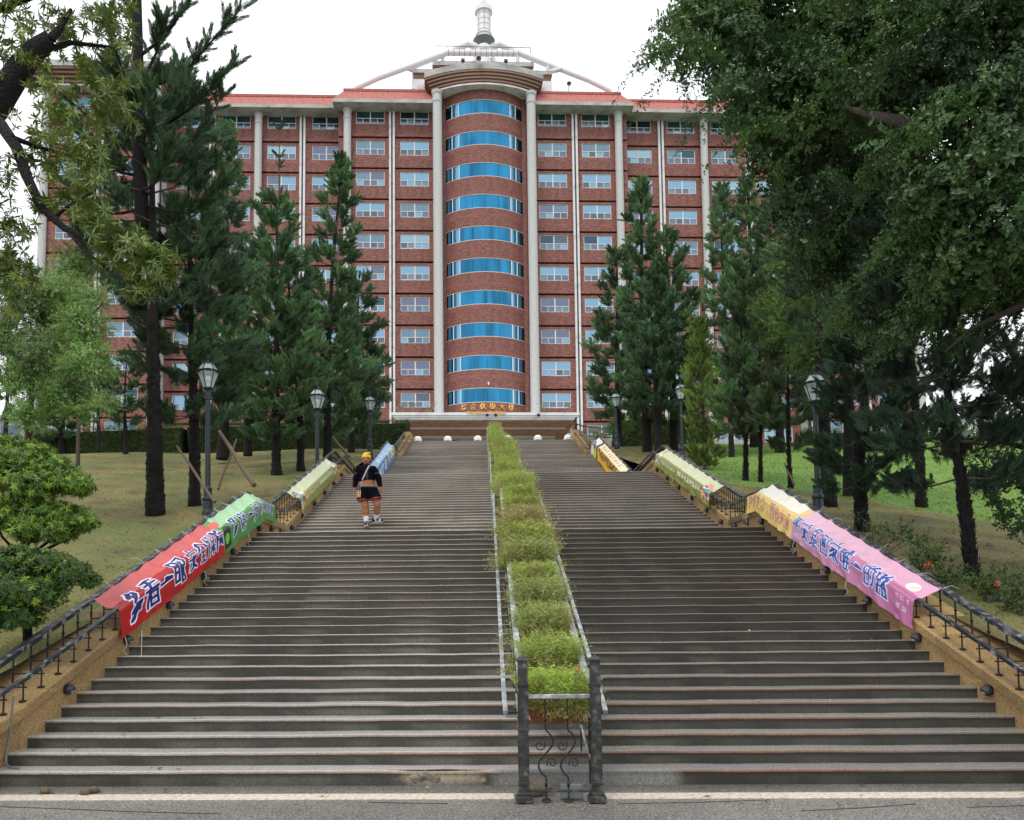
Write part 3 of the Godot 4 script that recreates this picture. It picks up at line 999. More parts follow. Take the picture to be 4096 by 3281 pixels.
func building() -> void:
	BLD = thing("brick_building", "tall red-brick teaching block with grey columns, curved blue glass centre and white mast", "building", Vector3(0.176, 0, -73))
	BLD.rotation.y = deg_to_rad(3.45)
	var core := MB.new()
	core.box(Vector3(-31, 10, -20), Vector3(31, 53.5, -2.2))
	core.box(Vector3(-41.9, 10, -16), Vector3(-31.002, 52, 0.5))
	core.box(Vector3(31.002, 10, -16), Vector3(41.9, 52, 0.5))
	part("core", core.mesh(M["concrete"]), BLD)
	var protos := {2.8: window_proto(2.8), 3.0: window_proto(3.0)}
	for e in [-1, 1]:
		# middle section, beside the glass
		var c := [e * 6.78, e * 11.1]
		if e < 0: c.reverse()
		facade(minf(e * 4.1, e * 14.2), maxf(e * 4.1, e * 14.2), 0.0, c, [2.8, 2.8], "")
		windows(protos, 0.0, c, [2.8, 2.8])
		strips(e * 8.98, 0.0)
		# outer section, one metre back
		var d := [e * 15.5, e * 19.9, e * 24.35, e * 28.75]
		if e < 0: d.reverse()
		facade(minf(e * 14.2, e * 31.0), maxf(e * 14.2, e * 31.0), -1.0, d, [2.8, 2.8, 2.8, 2.8], "")
		windows(protos, -1.0, d, [2.8, 2.8, 2.8, 2.8])
		strips(e * 17.82, -1.0)
		strips(e * 26.6, -1.0)
		var cm := MB.new()
		column(cm, e * 13.3, 0.35, 0.39, 10.5, 51.6)
		part("column", cm.mesh(M["granite"]), BLD)
		cm = MB.new()
		column(cm, e * 22.1, -0.62, 0.38, 10.5, 51.6)
		part("column", cm.mesh(M["granite"]), BLD)
		cm = MB.new()
		column(cm, e * 4.54, 1.5, 0.46, 10.5, 52.72)
		part("column", cm.mesh(M["granite"]), BLD)
		# end wing with its own stepped cornice
		var g := [e * 39.0, e * 34.0]
		if e > 0: g.reverse()
		facade(minf(e * 31.0, e * 42.0), maxf(e * 31.0, e * 42.0), 1.5, g, [3.0, 3.0], "")
		windows(protos, 1.5, g, [3.0, 3.0])
		strips(e * 36.4, 1.5)
		for u in [41.6, 31.2]:
			cm = MB.new()
			column(cm, e * u, 1.7, 0.38, 10.5, 52.3)
			part("column", cm.mesh(M["granite"]), BLD)
		cornice_steps(BLD, minf(e * 30.7, e * 42.4), maxf(e * 30.7, e * 42.4), 2.4, 0.0, 52.3, 4, 0.9)
		var wr := MB.new()
		var lo := minf(e * 30.2, e * 42.9)
		var hi := maxf(e * 30.2, e * 42.9)
		var ap := Vector3((lo + hi) / 2, 57.6, -4)
		var q := [Vector3(lo, 54.4, 2.9), Vector3(hi, 54.4, 2.9), Vector3(hi, 54.4, -9), Vector3(lo, 54.4, -9)]
		for k in 4: wr.tri(q[k], q[(k + 1) % 4], ap)
		part("roof", wr.mesh(M["roof_red"]), BLD)
	mansard(-14.62, -4.9, 1.5, 0.0, 0.9, 0.0)
	mansard(4.9, 14.62, 1.5, 0.0, 0.0, 0.9)
	mansard(-31.0, -13.9, 0.5, -1.0, 0.0, 0.0)
	mansard(13.9, 31.0, 0.5, -1.0, 0.0, 0.0)
	glass_front()
	roof_top()
	canopy()
	for k in protos: protos[k].free()

func glass_front() -> void:
	var half := 3.72
	var sag := 1.5
	var plan := arc(half, sag, 2.0, 40)
	var t := MB.new()
	var sideb := MB.new()
	for e in [-1, 1]: sideb.box(Vector3(minf(e * 3.72, e * 4.12), 10.5, -0.3), Vector3(maxf(e * 3.72, e * 4.12), 52.7, 0.52))
	part("wall", sideb.mesh(M["brick"]), BLD)
	arc_band(t, plan, 10.5, ROW0, 0.0)
	for i in ROWS:
		var yb := ROW0 + i * ROWH
		arc_band(t, plan, yb + 1.39, (yb + ROWH) if i < ROWS - 1 else 52.75, 0.0)
	part("curved_wall", t.mesh(M["brick"]), BLD)
	# bands of glass between the brick
	var cuts := [-3.68, -3.12, -2.47, -1.26, 0.0, 1.26, 2.47, 3.05, 3.68]
	var inner := arc(half - 0.06, sag, 1.94, 64)
	for i in ROWS:
		var yb := ROW0 + i * ROWH
		var w := MB.new()
		var fr := arc(half - 0.01, sag, 1.99, 40)
		for y in [yb + 0.0, yb + 1.34]: arc_band(w, fr, y + 0.001, y + 0.049, 0.0)
		for u in [-3.12, -2.47, 2.47, 3.05]:
			var R := ((half - 0.01) ** 2 + sag * sag) / (2 * sag)
			var o := 1.99 - R + sqrt(R * R - u * u)
			w.box(Vector3(u - 0.045, yb + 0.05, o - 0.08), Vector3(u + 0.045, yb + 1.34, o + 0.005))
		var win := part("curved_window", w.mesh(M["frame_white"]), BLD)
		for k in 8:
			var g := MB.new()
			var R := ((half - 0.06) ** 2 + sag * sag) / (2 * sag)
			for s in 6:
				var ua := lerpf(cuts[k] + 0.012, cuts[k + 1] - 0.012, s / 6.0)
				var ub := lerpf(cuts[k] + 0.012, cuts[k + 1] - 0.012, (s + 1) / 6.0)
				ua = clampf(ua, -3.65, 3.65); ub = clampf(ub, -3.65, 3.65)
				var oa := 1.94 - R + sqrt(maxf(R * R - ua * ua, 0))
				var ob := 1.94 - R + sqrt(maxf(R * R - ub * ub, 0))
				var base := g.v.size()
				g.quad(Vector3(ua, yb + 0.05, oa), Vector3(ub, yb + 0.05, ob), Vector3(ub, yb + 1.34, ob), Vector3(ua, yb + 1.34, oa))
				for j in 4:
					var p := g.v[base + j]
					g.n[base + j] = Vector3(p.x, 0, p.z - (1.94 - R)).normalized()
					g.uv[base + j] = Vector2(p.x * 0.2 + i * 0.13, p.y * 0.03)
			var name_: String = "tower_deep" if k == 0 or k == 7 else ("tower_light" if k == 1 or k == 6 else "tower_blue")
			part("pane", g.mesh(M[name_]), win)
	# the flared cornice over it
	cornice_steps(BLD, -5.05, 5.05, 1.3, 1.5, 52.72, 4, 0.72)
	var cap := MB.new()
	var p := arc(5.5, 1.6, 3.0, 28)
	for i in p.size() - 1:
		cap.quad(Vector3(p[i].x, 54.62, p[i].y), Vector3(p[i + 1].x, 54.62, p[i + 1].y), Vector3(p[i + 1].x * 0.7, 55.7, -1.5), Vector3(p[i].x * 0.7, 55.7, -1.5))
	part("cornice_roof", cap.mesh(M["roof_red"]), BLD)
	# gold lettering on the lowest brick band
	var signs := ["綜", "合", "教", "學", "大", "樓"]
	var R := (half * half + sag * sag) / (2 * sag)
	for k in 6:
		var u := -2.22 + k * 0.885
		var a := asin(u / R)
		var o := 2.0 - R + sqrt(R * R - u * u)
		var m := MB.new()
		glyph_bars(m, signs[k], 0.52, 0.062, 0.06)
		var ch := part("sign_character", m.mesh(M["gold"]), BLD, Vector3(u, 21.42, o + 0.02))
		ch.rotation.y = a
	var font := SystemFont.new()
	font.font_names = PackedStringArray(["Droid Serif"])
	font.font_weight = 700
	for q in [["Teaching", -2.22, -0.72], ["Building", -0.42, 1.0]]:
		var tm := TextMesh.new()
		tm.font = font; tm.text = q[0]; tm.font_size = 64; tm.pixel_size = 0.0050; tm.depth = 0.05; tm.curve_step = 2.0
		tm.material = M["gold_letter"]
		var u: float = (q[1] + q[2]) / 2
		var ch := part("sign_word", tm, BLD, Vector3(u, 19.04, 10.06))
		var wd: float = tm.get_aabb().size.x
		ch.scale.x = (q[2] - q[1]) / wd
	var post := MB.new()
	for u in [-2.4, -1.5, -0.57, 0.3, 1.15, 1.4]: post.box(Vector3(u - 0.015, 19.06, 9.9), Vector3(u + 0.015, 19.34, 9.93))
	part("sign_posts", post.mesh(M["lead"]), BLD)
	var cam_b := MB.new()
	cam_b.cbox(Transform3D(Basis(), Vector3(0.1, 23.82, 2.14)), Vector3(0.16, 0.22, 0.22), 0.03)
	cam_b.ball(Vector3(0.1, 23.69, 2.18), Vector3(0.07, 0.07, 0.07), 10)
	part("wall_camera", cam_b.mesh(M["white_tile"]), BLD)

func roof_top() -> void:
	# stepped blocks behind the cornice
	var b := MB.new()
	for e in [-1, 1]:
		b.box(Vector3(minf(e * 5.2, e * 6.85), 53.5, -3.0), Vector3(maxf(e * 5.2, e * 6.85), 55.0, 0.0))
	part("roof_block", b.mesh(M["white_paint"]), BLD)
	var br := MB.new()
	br.box(Vector3(-6.75, 55.0, -6), Vector3(6.75, 55.62, -0.1))
	br.box(Vector3(-4.85, 55.95, -6), Vector3(4.95, 56.5, -0.2))
	for k in 3:
		br.box(Vector3(-6.8, 55.08 + k * 0.2, -6.1), Vector3(6.8, 55.18 + k * 0.2, -0.02))
		br.box(Vector3(-4.9, 56.0 + k * 0.18, -6.1), Vector3(5.0, 56.09 + k * 0.18, -0.13))
	part("louvre_band", br.mesh(M["brown_band"]), BLD)
	var sl := MB.new()
	sl.box(Vector3(-6.9, 55.62, -6.5), Vector3(6.9, 55.94, 0.1))
	sl.box(Vector3(-5.0, 56.5, -6.5), Vector3(5.08, 56.9, 0.0))
	part("roof_slab", sl.mesh(M["concrete"]), BLD)
	for q in [[-6.8, 6.85, 55.945, 56.35, 0.0, 0.5], [-4.9, 5.0, 56.905, 58.1, -0.1, 2.4]]:
		var n := int((q[1] - q[0]) / 0.22)
		var tl := MB.new()
		for k in n:
			var ua: float = q[0] + k * 0.22
			var x := Transform3D(Basis(), Vector3.ZERO)
			var sh := clampf(minf(ua - q[0], q[1] - ua) / 1.3, 0.12, 1.0)
			tl.tube([Vector3(ua + 0.11, q[2] + 0.02, q[4]), Vector3(ua + 0.11, lerpf(q[2], q[3], sh), q[4] - q[5] * sh)], [0.10, 0.09], 6)
		part("roof_tiles", tl.mesh(M["roof_red"]), BLD)
	# loudspeakers and floodlights on the cornice
	var sp := MB.new()
	sp.lathe([Vector2(0.05, 0), Vector2(0.10, 0.12), Vector2(0.24, 0.3), Vector2(0.24, 0.33), Vector2(0.0, 0.2)], 14, Transform3D(Basis(Vector3.RIGHT, PI / 2), Vector3(-0.6, 54.7, 3.3)))
	part("loudspeaker", sp.mesh(M["black_plastic"]), BLD)
	sp = MB.new()
	sp.lathe([Vector2(0.03, 0), Vector2(0.07, 0.1), Vector2(0.24, 0.3), Vector2(0.24, 0.33), Vector2(0.0, 0.2)], 14, Transform3D(Basis(Vector3.RIGHT, PI / 2), Vector3(8.5, 54.55, 0.0)))
	sp.box(Vector3(8.47, 53.8, -0.03), Vector3(8.53, 54.5, 0.03))
	part("loudspeaker", sp.mesh(M["black_plastic"]), BLD)
	for u in [-2.05, 2.1]:
		var fl := MB.new()
		fl.cbox(Transform3D(Basis(Vector3.RIGHT, -0.3), Vector3(u, 55.5, 2.2)), Vector3(0.36, 0.32, 0.2), 0.02)
		fl.box(Vector3(u - 0.05, 54.9, 2.15), Vector3(u + 0.05, 55.4, 2.22))
		part("floodlight", fl.mesh(M["black_plastic"]), BLD)
	for u in [-8.3, -7.4]:
		var an := MB.new()
		an.tube([Vector3(u, 53.8, -1), Vector3(u, 54.75, -1)], [0.02, 0.015], 5)
		part("aerial", an.mesh(M["lead"]), BLD)
	# the white pipe frame that carries the mast
	var front := MB.new()
	front.tube([Vector3(-13.3, 53.6, -1.2), Vector3(-12.7, 54.75, -1.2), Vector3(-10.5, 56.2, -1.7), Vector3(-3.5, 60.6, -4), Vector3(4.2, 60.65, -4), Vector3(10.9, 56.3, -1.7), Vector3(13.0, 54.85, -1.2), Vector3(13.7, 53.6, -1.2)], [0.30, 0.30, 0.30, 0.32, 0.32, 0.30, 0.30, 0.30], 14)
	part("frame_pipe", front.mesh(M["mast_white"]), BLD)
	for e in [-1, 1]:
		var leg := MB.new()
		leg.tube([Vector3(0.65 + e * 7.5, 61.2, -7), Vector3(0.65 + e * 3.9, 63.5, -8), Vector3(0.65 + e * 1.75, 64.5, -8), Vector3(0.65 + e * 1.0, 64.2, -8), Vector3(0.65 + e * 0.2, 63.7, -8)], [0.3, 0.34, 0.38, 0.42, 0.42], 14)
		part("frame_pipe", leg.mesh(M["mast_white"]), BLD)
		var sub := MB.new()
		sub.tube([Vector3(0.65 + e * 0.9, 62.9, -8), Vector3(0.65 + e * 1.6, 61.4, -8), Vector3(0.65 + e * 2.4, 59.9, -8)], [0.3, 0.3, 0.3], 12)
		part("frame_pipe", sub.mesh(M["white_paint"]), BLD)
		var cross := MB.new()
		cross.tube([Vector3(e * 8.3, 57.9, -2.4), Vector3(e * 3.6, 58.1, -4.5)], [0.22, 0.22], 10)
		for s in [[e * 3.9, 57.6, 60.4, -4.0], [e * 6.9, 55.9, 58.6, -3.0]]:
			cross.tube([Vector3(s[0], s[1], s[3]), Vector3(s[0], s[2], s[3])], [0.2, 0.2], 10)
		part("frame_strut", cross.mesh(M["white_paint"]), BLD)
		var pins := MB.new()
		for k in 10:
			var t := k / 9.0
			var p := Vector3(0.65 + e * lerpf(6.4, 2.2, t), lerpf(62.2, 64.75, t), -7.6)
			pins.tube([p, p + Vector3(0, 0.42, 0)], [0.02, 0.02], 4)
		part("rung_pins", pins.mesh(M["lead"]), BLD)
	var walk := MB.new()
	walk.tube([Vector3(-4.6, 61.05, -3.6), Vector3(5.2, 61.0, -3.6)], [0.04, 0.04], 6)
	for k in 14:
		var u := -3.3 + k * 0.56
		walk.lathe([Vector2(0.335, -0.02), Vector2(0.335, 0.02)], 12, Transform3D(Basis(Vector3.FORWARD, PI / 2), Vector3(u, 60.62, -4)))
	for u in [-4.6, 5.2]: walk.tube([Vector3(u, 61.05, -3.6), Vector3(u, 60.4, -3.7)], [0.04, 0.04], 6)
	part("hand_line", walk.mesh(M["lead"]), BLD)
	# the mast itself
	var X := Transform3D(Basis(), Vector3(0.65, 0, -8))
	var mast := MB.new()
	mast.lathe([Vector2(0.6, 60), Vector2(0.62, 63.2), Vector2(0.85, 63.5), Vector2(0.85, 63.9), Vector2(0.6, 64.3), Vector2(0.8, 64.8), Vector2(0.8, 65.35), Vector2(0.92, 65.4), Vector2(0.92, 65.5), Vector2(0.78, 65.55), Vector2(0.78, 68.0), Vector2(0.98, 68.02), Vector2(0.98, 68.55), Vector2(0.7, 68.75), Vector2(0.35, 68.9), Vector2(0.33, 69.1), Vector2(0.38, 69.14), Vector2(0.38, 69.3), Vector2(0.3, 69.33), Vector2(0.3, 69.6), Vector2(0.37, 69.64), Vector2(0.37, 69.8), Vector2(0.28, 69.85), Vector2(0.25, 72.0), Vector2(0.1, 74.0), Vector2(0.0, 76.0)], 24, X)
	part("mast", mast.mesh(M["mast_white"]), BLD)
	var cage := MB.new()
	for k in 4:
		var y := 65.75 + k * 0.62
		cage.lathe([Vector2(0.80, y), Vector2(0.80, y + 0.035)], 24, X)
	for k in 8:
		var a := PI / 2 + k * TAU / 8
		var pts := []
		var rad := []
		for j in 17:
			var y := 65.5 + j * 0.155
			pts.append(Vector3(0.65 + cos(a) * (0.83 + 0.045 * absf(sin(j * PI / 4.0))), y, -8 + sin(a) * (0.83 + 0.045 * absf(sin(j * PI / 4.0)))))
			rad.append(0.018)
		cage.tube(pts, rad, 5)
	part("mast_cage", cage.mesh(M["lead"]), BLD)
	var ring := MB.new()
	ring.lathe([Vector2(0.75, 64.25), Vector2(1.2, 64.75), Vector2(1.22, 64.8), Vector2(0.8, 64.82)], 24, X)
	part("mast_collar", ring.mesh(M["lead"]), BLD)

func canopy() -> void:
	var c := -0.66
	var f := MB.new()
	f.box(Vector3(c - 7.9, 18.83, 0.6), Vector3(c + 7.9, 19.06, 10.0))
	f.box(Vector3(c - 7.78, 18.66, 0.6), Vector3(c + 7.78, 18.828, 9.9))
	f.box(Vector3(c - 7.70, 18.50, 0.6), Vector3(c + 7.70, 18.658, 9.8))
	part("canopy_fascia", f.mesh(M["white_paint"]), BLD)
	var a := MB.new()
	a.box(Vector3(c - 7.6, 18.40, 0.6), Vector3(c + 7.6, 18.497, 9.65))
	part("canopy_soffit", a.mesh(M["canopy_brown"]), BLD)
	var r1 := MB.new()
	r1.box(Vector3(c - 7.05, 18.25, 0.6), Vector3(c + 7.1, 18.397, 7.4))
	r1.box(Vector3(c - 6.5, 18.06, 0.6), Vector3(c + 6.55, 18.197, 4.9))
	part("canopy_rim", r1.mesh(M["white_tile"]), BLD)
	var r2 := MB.new()
	r2.box(Vector3(c - 7.0, 18.20, 0.6), Vector3(c + 7.05, 18.247, 7.34))
	part("canopy_soffit", r2.mesh(M["canopy_brown"]), BLD)
	var r3 := MB.new()
	r3.box(Vector3(c - 6.45, 17.99, 0.6), Vector3(c + 6.5, 18.057, 4.85))
	part("canopy_ceiling", r3.mesh(M["concrete"]), BLD)
	for u in [-3.5, 3.1]:
		var l := MB.new()
		l.lathe([Vector2(0.75, 17.93), Vector2(0.8, 17.96), Vector2(0.8, 17.985)], 20, Transform3D(Basis(), Vector3(u, 0, 3.4)))
		l.lathe([Vector2(0.0, 17.93), Vector2(0.75, 17.93)], 20, Transform3D(Basis(), Vector3(u, 0, 3.4)))
		part("ceiling_light", l.mesh(M["black_plastic"]), BLD)
	for u in [-0.3, 0.4, 4.0]:
		var s := MB.new()
		s.lathe([Vector2(0.04, 0), Vector2(0.14, 0.2), Vector2(0.14, 0.22), Vector2(0.0, 0.16)], 12, Transform3D(Basis(Vector3.RIGHT, PI / 2 + 0.4), Vector3(c + u + 0.4, 18.85, 10.05)))
		part("spotlight", s.mesh(M["black_plastic"]), BLD)
	# little shrubs that sprouted on the canopy
	for q in [-7.6, -6.6, -5.1, 4.5, 6.6]:
		var tw := MB.new()
		for k in 7:
			tw.col = Color(0.30, 0.24, 0.16)
			var d := Vector3(rng.randf_range(-0.5, 0.5), rng.randf_range(0.5, 1.1), 0.1)
			tw.tube([Vector3(0, 0, 0), d * 0.5, d * rng.randf_range(0.8, 1.1) + Vector3(rng.randf_range(-0.2, 0.2), 0, 0)], [0.018, 0.012, 0.006], 4)
			for j in 5:
				tw.col = Color(0.34, 0.32, 0.08) if absf(q) < 6.5 else Color(0.28, 0.27, 0.16)
				var p: Vector3 = d * rng.randf_range(0.4, 1.0) + rv(0.12)
				tw.tri(p, p + rv(0.13), p + rv(0.13))
		part("sprouting_shrub", tw.mesh(M["cloth"]), BLD, Vector3(c + q + 0.4, 19.05, 9.5))


# ---------------------------------------------------------------- brush lettering
# strokes of each character on a 10 x 10 grid, as polylines of digit pairs (across, down)
const INK := {
	"綜": "3011 1131 3113 1343 2349 0638 3648 | 7071 52519192 6484 5696 7679 6758 8798",
	"合": "5004 5094 3464 2676 7679 7929 2926", "教": "1242 3005 0545 5006 2636 3639 3918 1748 7053 6293 8266 6449 6499",
	"學": "2014 1133 1434 4051 5041 4254 5244 7094 9174 7494 05069596 3777 7758 5759 5949 1898", "大": "0393 5053 5346 4609 5376 7699",
	"樓": "0232 2029 2205 2234 4191 5082 50805393 5393 4494 7074 4696 7558 5889 8559 5949", "多": "4012 3070 7034 3243 5517 4585 8547 4709 5667",
	"看": "2080 1282 0494 5009 3585 8589 8939 3935 3787", "一": "05559544", "眼": "1040 4048 4818 1018 1343 1545 6090 9094 9464 6269 6979 7599 8577",
	"安": "5051 03029293 4437 3789 6448 4819 0595", "全": "5004 5094 3575 3777 5559 2989", "保": "3003 2229 5080 8084 8454 5054 4696 7579 7648 7698",
	"險": "1019 1031 3113 1334 3416 7042 7092 5484 4565 6547 4577 8598 8557", "停": "2003 1239 6061 4191 5383 8385 8555 5553 46479697 5888 6869 6959",
	"步": "5054 5282 2234 0494 5558 3627 7586 8519", "少": "5055 2214 7294 8609", "出": "5009 2124 2484 8481 0609 0999 9996",
	"事": "5059 0191 2373 7325 2575 0696 2878 5949", "故": "0343 2006 1646 4649 4919 1619 7053 6393 8359 6499", "珍": "0141 0545 0949 2029 7043 7093 7254 7556 8458 9459",
	"惜": "2029 0305 3335 4292 6064 8084 4494 5585 8589 8959 5955 5787", "生": "3013 1292 5009 5059 1585 0999", "命": "5004 5094 3565 1646 4649 4919 1619 6696 9698 6669",
	"關": "1019 1040 4044 4414 1242 6090 9099 6064 6494 6292 3537 3747 6577 7787 3849 6859", "懷": "2029 0305 3335 6062 4191 5383 8385 5385 4696 7549 7599",
	"交": "5051 0292 3315 6385 6419 3499", "通": "1112 0424 2427 2709 0999 4080 8062 4383 8388 4348 4585 4686 6368", "平": "1181 3234 7264 0595 5159",
	"是": "3070 7074 7434 3430 3272 0696 5659 5787 3528 2809 3899", "回": "1191 9199 9919 1911 3565 3366 3363 6366 6636 3633",
	"家": "5051 03029293 2474 5406 5547 4759 5948 5608 6699 8457", "唯": "0333 3337 3707 0703 5043 5249 5292 5494 5696 5999 7179 6061", "的": "2011 0242 4249 4909 0902 0545 7052 6292 9288 8878 6566",
	"路": "0131 3134 3404 0401 1419 2636 0939 0609 6043 6283 8246 6499 5686 8689 8959 5956", "，": "4647 4738"}

func strokes(ch: String) -> Array:
	var out := []
	for s in (INK[ch] as String).split(" "):
		if s.length() < 4: continue
		var p := []
		for i in range(0, s.length() - 1, 2): p.append(Vector2(int(s[i]) / 9.0, int(s[i + 1]) / 9.0))
		out.append(p)
	return out

func glyph_bars(mb: MB, ch: String, size: float, w: float, depth: float) -> void:
	for p in strokes(ch):
		for i in p.size() - 1:
			var a := Vector2(p[i].x - 0.5, 1.0 - p[i].y) * size
			var b := Vector2(p[i + 1].x - 0.5, 1.0 - p[i + 1].y) * size
			var d := b - a
			var x := Transform3D(Basis(Vector3.BACK, d.angle()), Vector3((a.x + b.x) / 2, (a.y + b.y) / 2, depth / 2 + rng.randf() * 0.006))
			mb.obox(x, Vector3(d.length() + w * 0.8, w * (0.9 if absf(d.y) > absf(d.x) else 0.65), depth))

func ink(im: Image, ch: String, at: Vector2, size: Vector2, w: float, col: Color) -> void:
	for p in strokes(ch):
		for i in p.size() - 1:
			var a := at + Vector2(p[i].x, p[i].y) * size
			var b := at + Vector2(p[i + 1].x, p[i + 1].y) * size
			var n := maxi(2, int(a.distance_to(b)))
			for k in n + 1:
				var q := a.lerp(b, float(k) / n)
				im.fill_rect(Rect2i(int(q.x - w / 2), int(q.y - w / 2), int(ceil(w)), int(ceil(w))), col)

func ink_line(im: Image, text: String, x: float, y: float, step: float, size: Vector2, w: float, col: Color, rim: Color, rim_w: float) -> void:
	for pass_ in 2:
		if pass_ == 0 and rim_w <= 0.0: continue
		for i in text.length():
			ink(im, text[i], Vector2(x + i * step, y), size, w + (rim_w if pass_ == 0 else 0.0), rim if pass_ == 0 else col)

func ink_blur(im: Image, n: int, x: float, y: float, step: float, size: float, w: float, col: Color, r: RandomNumberGenerator) -> void:
	# lettering too small or too crumpled to read in the photograph
	for i in n:
		for k in 6:
			var a := Vector2(x + i * step + r.randf() * size * 0.8, y + r.randf() * size)
			if k % 2: im.fill_rect(Rect2i(int(a.x), int(y), int(w), int(size)), col)
			else: im.fill_rect(Rect2i(int(x + i * step), int(a.y), int(size * 0.85), int(w)), col)

func banner_mat(called: String, im: Image) -> void:
	var m := mat(called, Color.WHITE, 0.42)
	im.generate_mipmaps()
	m.albedo_texture = ImageTexture.create_from_image(im)
	m.vertex_color_use_as_albedo = false
	m.backlight_enabled = true
	m.backlight = Color(0.25, 0.25, 0.25)

func banner_prints() -> void:  # paler top strips: faded cloth with sky sheen painted in
	var r := RandomNumberGenerator.new()
	r.seed = 5
	var blue := Color(0.10, 0.12, 0.46)
	var white := Color(0.93, 0.93, 0.98)
	# red to green road-safety banner
	var im := Image.create(1400, 240, false, Image.FORMAT_RGB8)
	im.fill(Color(0.70, 0.09, 0.11))
	im.fill_rect(Rect2i(0, 0, 760, 84), Color(0.80, 0.36, 0.36))
	im.fill_rect(Rect2i(760, 0, 640, 240), Color(0.30, 0.55, 0.29))
	im.fill_rect(Rect2i(780, 0, 620, 84), Color(0.62, 0.80, 0.62))
	for k in 90: im.fill_rect(Rect2i(745 + k / 3, 0, 2, int(240 - k * 2.6)), Color(0.32, 0.62, 0.30))
	ink_line(im, "多看一眼，", 60, 74, 92, Vector2(74, 126), 13, blue, white, 11)
	ink_line(im, "安全保險", 452, 74, 76, Vector2(62, 116), 10, blue, white, 9)
	for k in 60:      # a traffic light with its green lamp lit
		im.fill_rect(Rect2i(758 + k, int(110 - sin(k / 60.0 * PI) * 16), 1, int(110 + sin(k / 60.0 * PI) * 20)), Color(0.13, 0.15, 0.14))
	for y in range(-32, 33):
		var hw := int(sqrt(maxf(0, 32 * 32 - y * y)) * 0.7)
		im.fill_rect(Rect2i(788 - hw, 170 + y, hw * 2, 1), Color(0.42, 0.80, 0.30))
	for y in range(-22, 23):
		var hw := int(sqrt(maxf(0, 22 * 22 - y * y)) * 1.5)
		im.fill_rect(Rect2i(775 - hw, 50 + y, hw * 2, 1), Color(0.90, 0.38, 0.30))
	ink_line(im, "多停一步，", 850, 78, 80, Vector2(62, 112), 10, blue, white, 8)
	ink_line(im, "少出事故", 1180, 78, 44, Vector2(38, 106), 7, blue, white, 6)
	ink_blur(im, 3, 1368, 110, 1, 18, 2, Color(0.85, 0.95, 0.85), r)
	banner_mat("banner_red_green", im)
	# cream and pink banner
	im = Image.create(1400, 240, false, Image.FORMAT_RGB8)
	for x in 1400:
		var c := Color(0.93, 0.83, 0.45).lerp(Color(0.93, 0.80, 0.52), x / 520.0) if x < 520 else Color(0.82, 0.62, 0.74).lerp(Color(0.74, 0.44, 0.62), (x - 520) / 880.0)
		im.fill_rect(Rect2i(x, 0, 1, 240), c)
		if x < 520: im.fill_rect(Rect2i(x, 0, 1, 96 - x / 22), Color(0.97, 0.96, 0.90))
		else: im.fill_rect(Rect2i(x, 0, 1, 90), c.lerp(Color(0.96, 0.82, 0.88), 0.55))
	for k in 16: im.fill_rect(Rect2i(470 + k * 3, 240 - k * 15, 50, 15), Color(0.93, 0.80, 0.50))
	ink_line(im, "珍惜生命，關懷交通", 26, 112, 54, Vector2(44, 92), 5, Color(0.70, 0.32, 0.47), Color(0.95, 0.85, 0.7), 2)
	ink_line(im, "平安是回家唯一的路", 540, 78, 82, Vector2(60, 112), 9, Color(0.16, 0.33, 0.68), Color(0.90, 0.88, 0.97), 9)
	for y in range(-24, 25):
		var hw := int(sqrt(maxf(0, 24 * 24 - y * y)) * 1.2)
		im.fill_rect(Rect2i(1325 - hw, 60 + y, hw * 2, 1), Color(0.95, 0.95, 0.97))
	for k in 20: im.fill_rect(Rect2i(1318 + k, 62 - k, 3, 5), Color(0.85, 0.55, 0.25))
	ink_blur(im, 3, 1302, 128, 28, 22, 2, Color(0.93, 0.85, 0.92), r)
	ink_blur(im, 2, 1310, 168, 34, 22, 2, Color(0.93, 0.85, 0.92), r)
	banner_mat("banner_cream_pink", im)
	# the two olive ones, mirrored
	for k in 2:
		im = Image.create(900, 220, false, Image.FORMAT_RGB8)
		for x in 900: im.fill_rect(Rect2i(x, 0, 1, 220), Color(0.56, 0.59, 0.32).lerp(Color(0.49, 0.52, 0.24), x / 900.0))
		im.fill_rect(Rect2i(0, 0, 900, 84), Color(0.78, 0.80, 0.66))
		ink_blur(im, 7, 110, 118, 40, 34, 4, Color(0.90, 0.92, 0.82), r)
		ink_blur(im, 9, 410, 112, 40, 40, 5, Color(0.95, 0.96, 0.90), r)
		ink_blur(im, 4, 790, 135, 14, 12, 2, Color(0.9, 0.92, 0.82), r)
		var ox := 0 if k == 0 else 770
		for j in 40:
			var c: Color = [Color(0.90, 0.55, 0.30), Color(0.93, 0.85, 0.80), Color(0.30, 0.65, 0.75), Color(0.60, 0.25, 0.20), Color(0.85, 0.70, 0.55)][r.randi() % 5]
			im.fill_rect(Rect2i(ox + r.randi() % 100, 30 + r.randi() % 150, 12 + r.randi() % 22, 12 + r.randi() % 30), c)
		ox = 800 if k == 0 else 0
		for j in 30:
			var c: Color = [Color(0.92, 0.75, 0.62), Color(0.93, 0.88, 0.82), Color(0.35, 0.68, 0.78), Color(0.72, 0.45, 0.35)][r.randi() % 4]
			im.fill_rect(Rect2i(ox + r.randi() % 70, 20 + r.randi() % 150, 10 + r.randi() % 20, 10 + r.randi() % 26), c)
		banner_mat("banner_olive" if k == 0 else "banner_olive_right", im)
	# blue
	im = Image.create(700, 220, false, Image.FORMAT_RGB8)
	for x in 700: im.fill_rect(Rect2i(x, 0, 1, 220), Color(0.22, 0.40, 0.68).lerp(Color(0.42, 0.60, 0.80), x / 700.0))
	im.fill_rect(Rect2i(0, 0, 700, 90), Color(0.62, 0.76, 0.90))
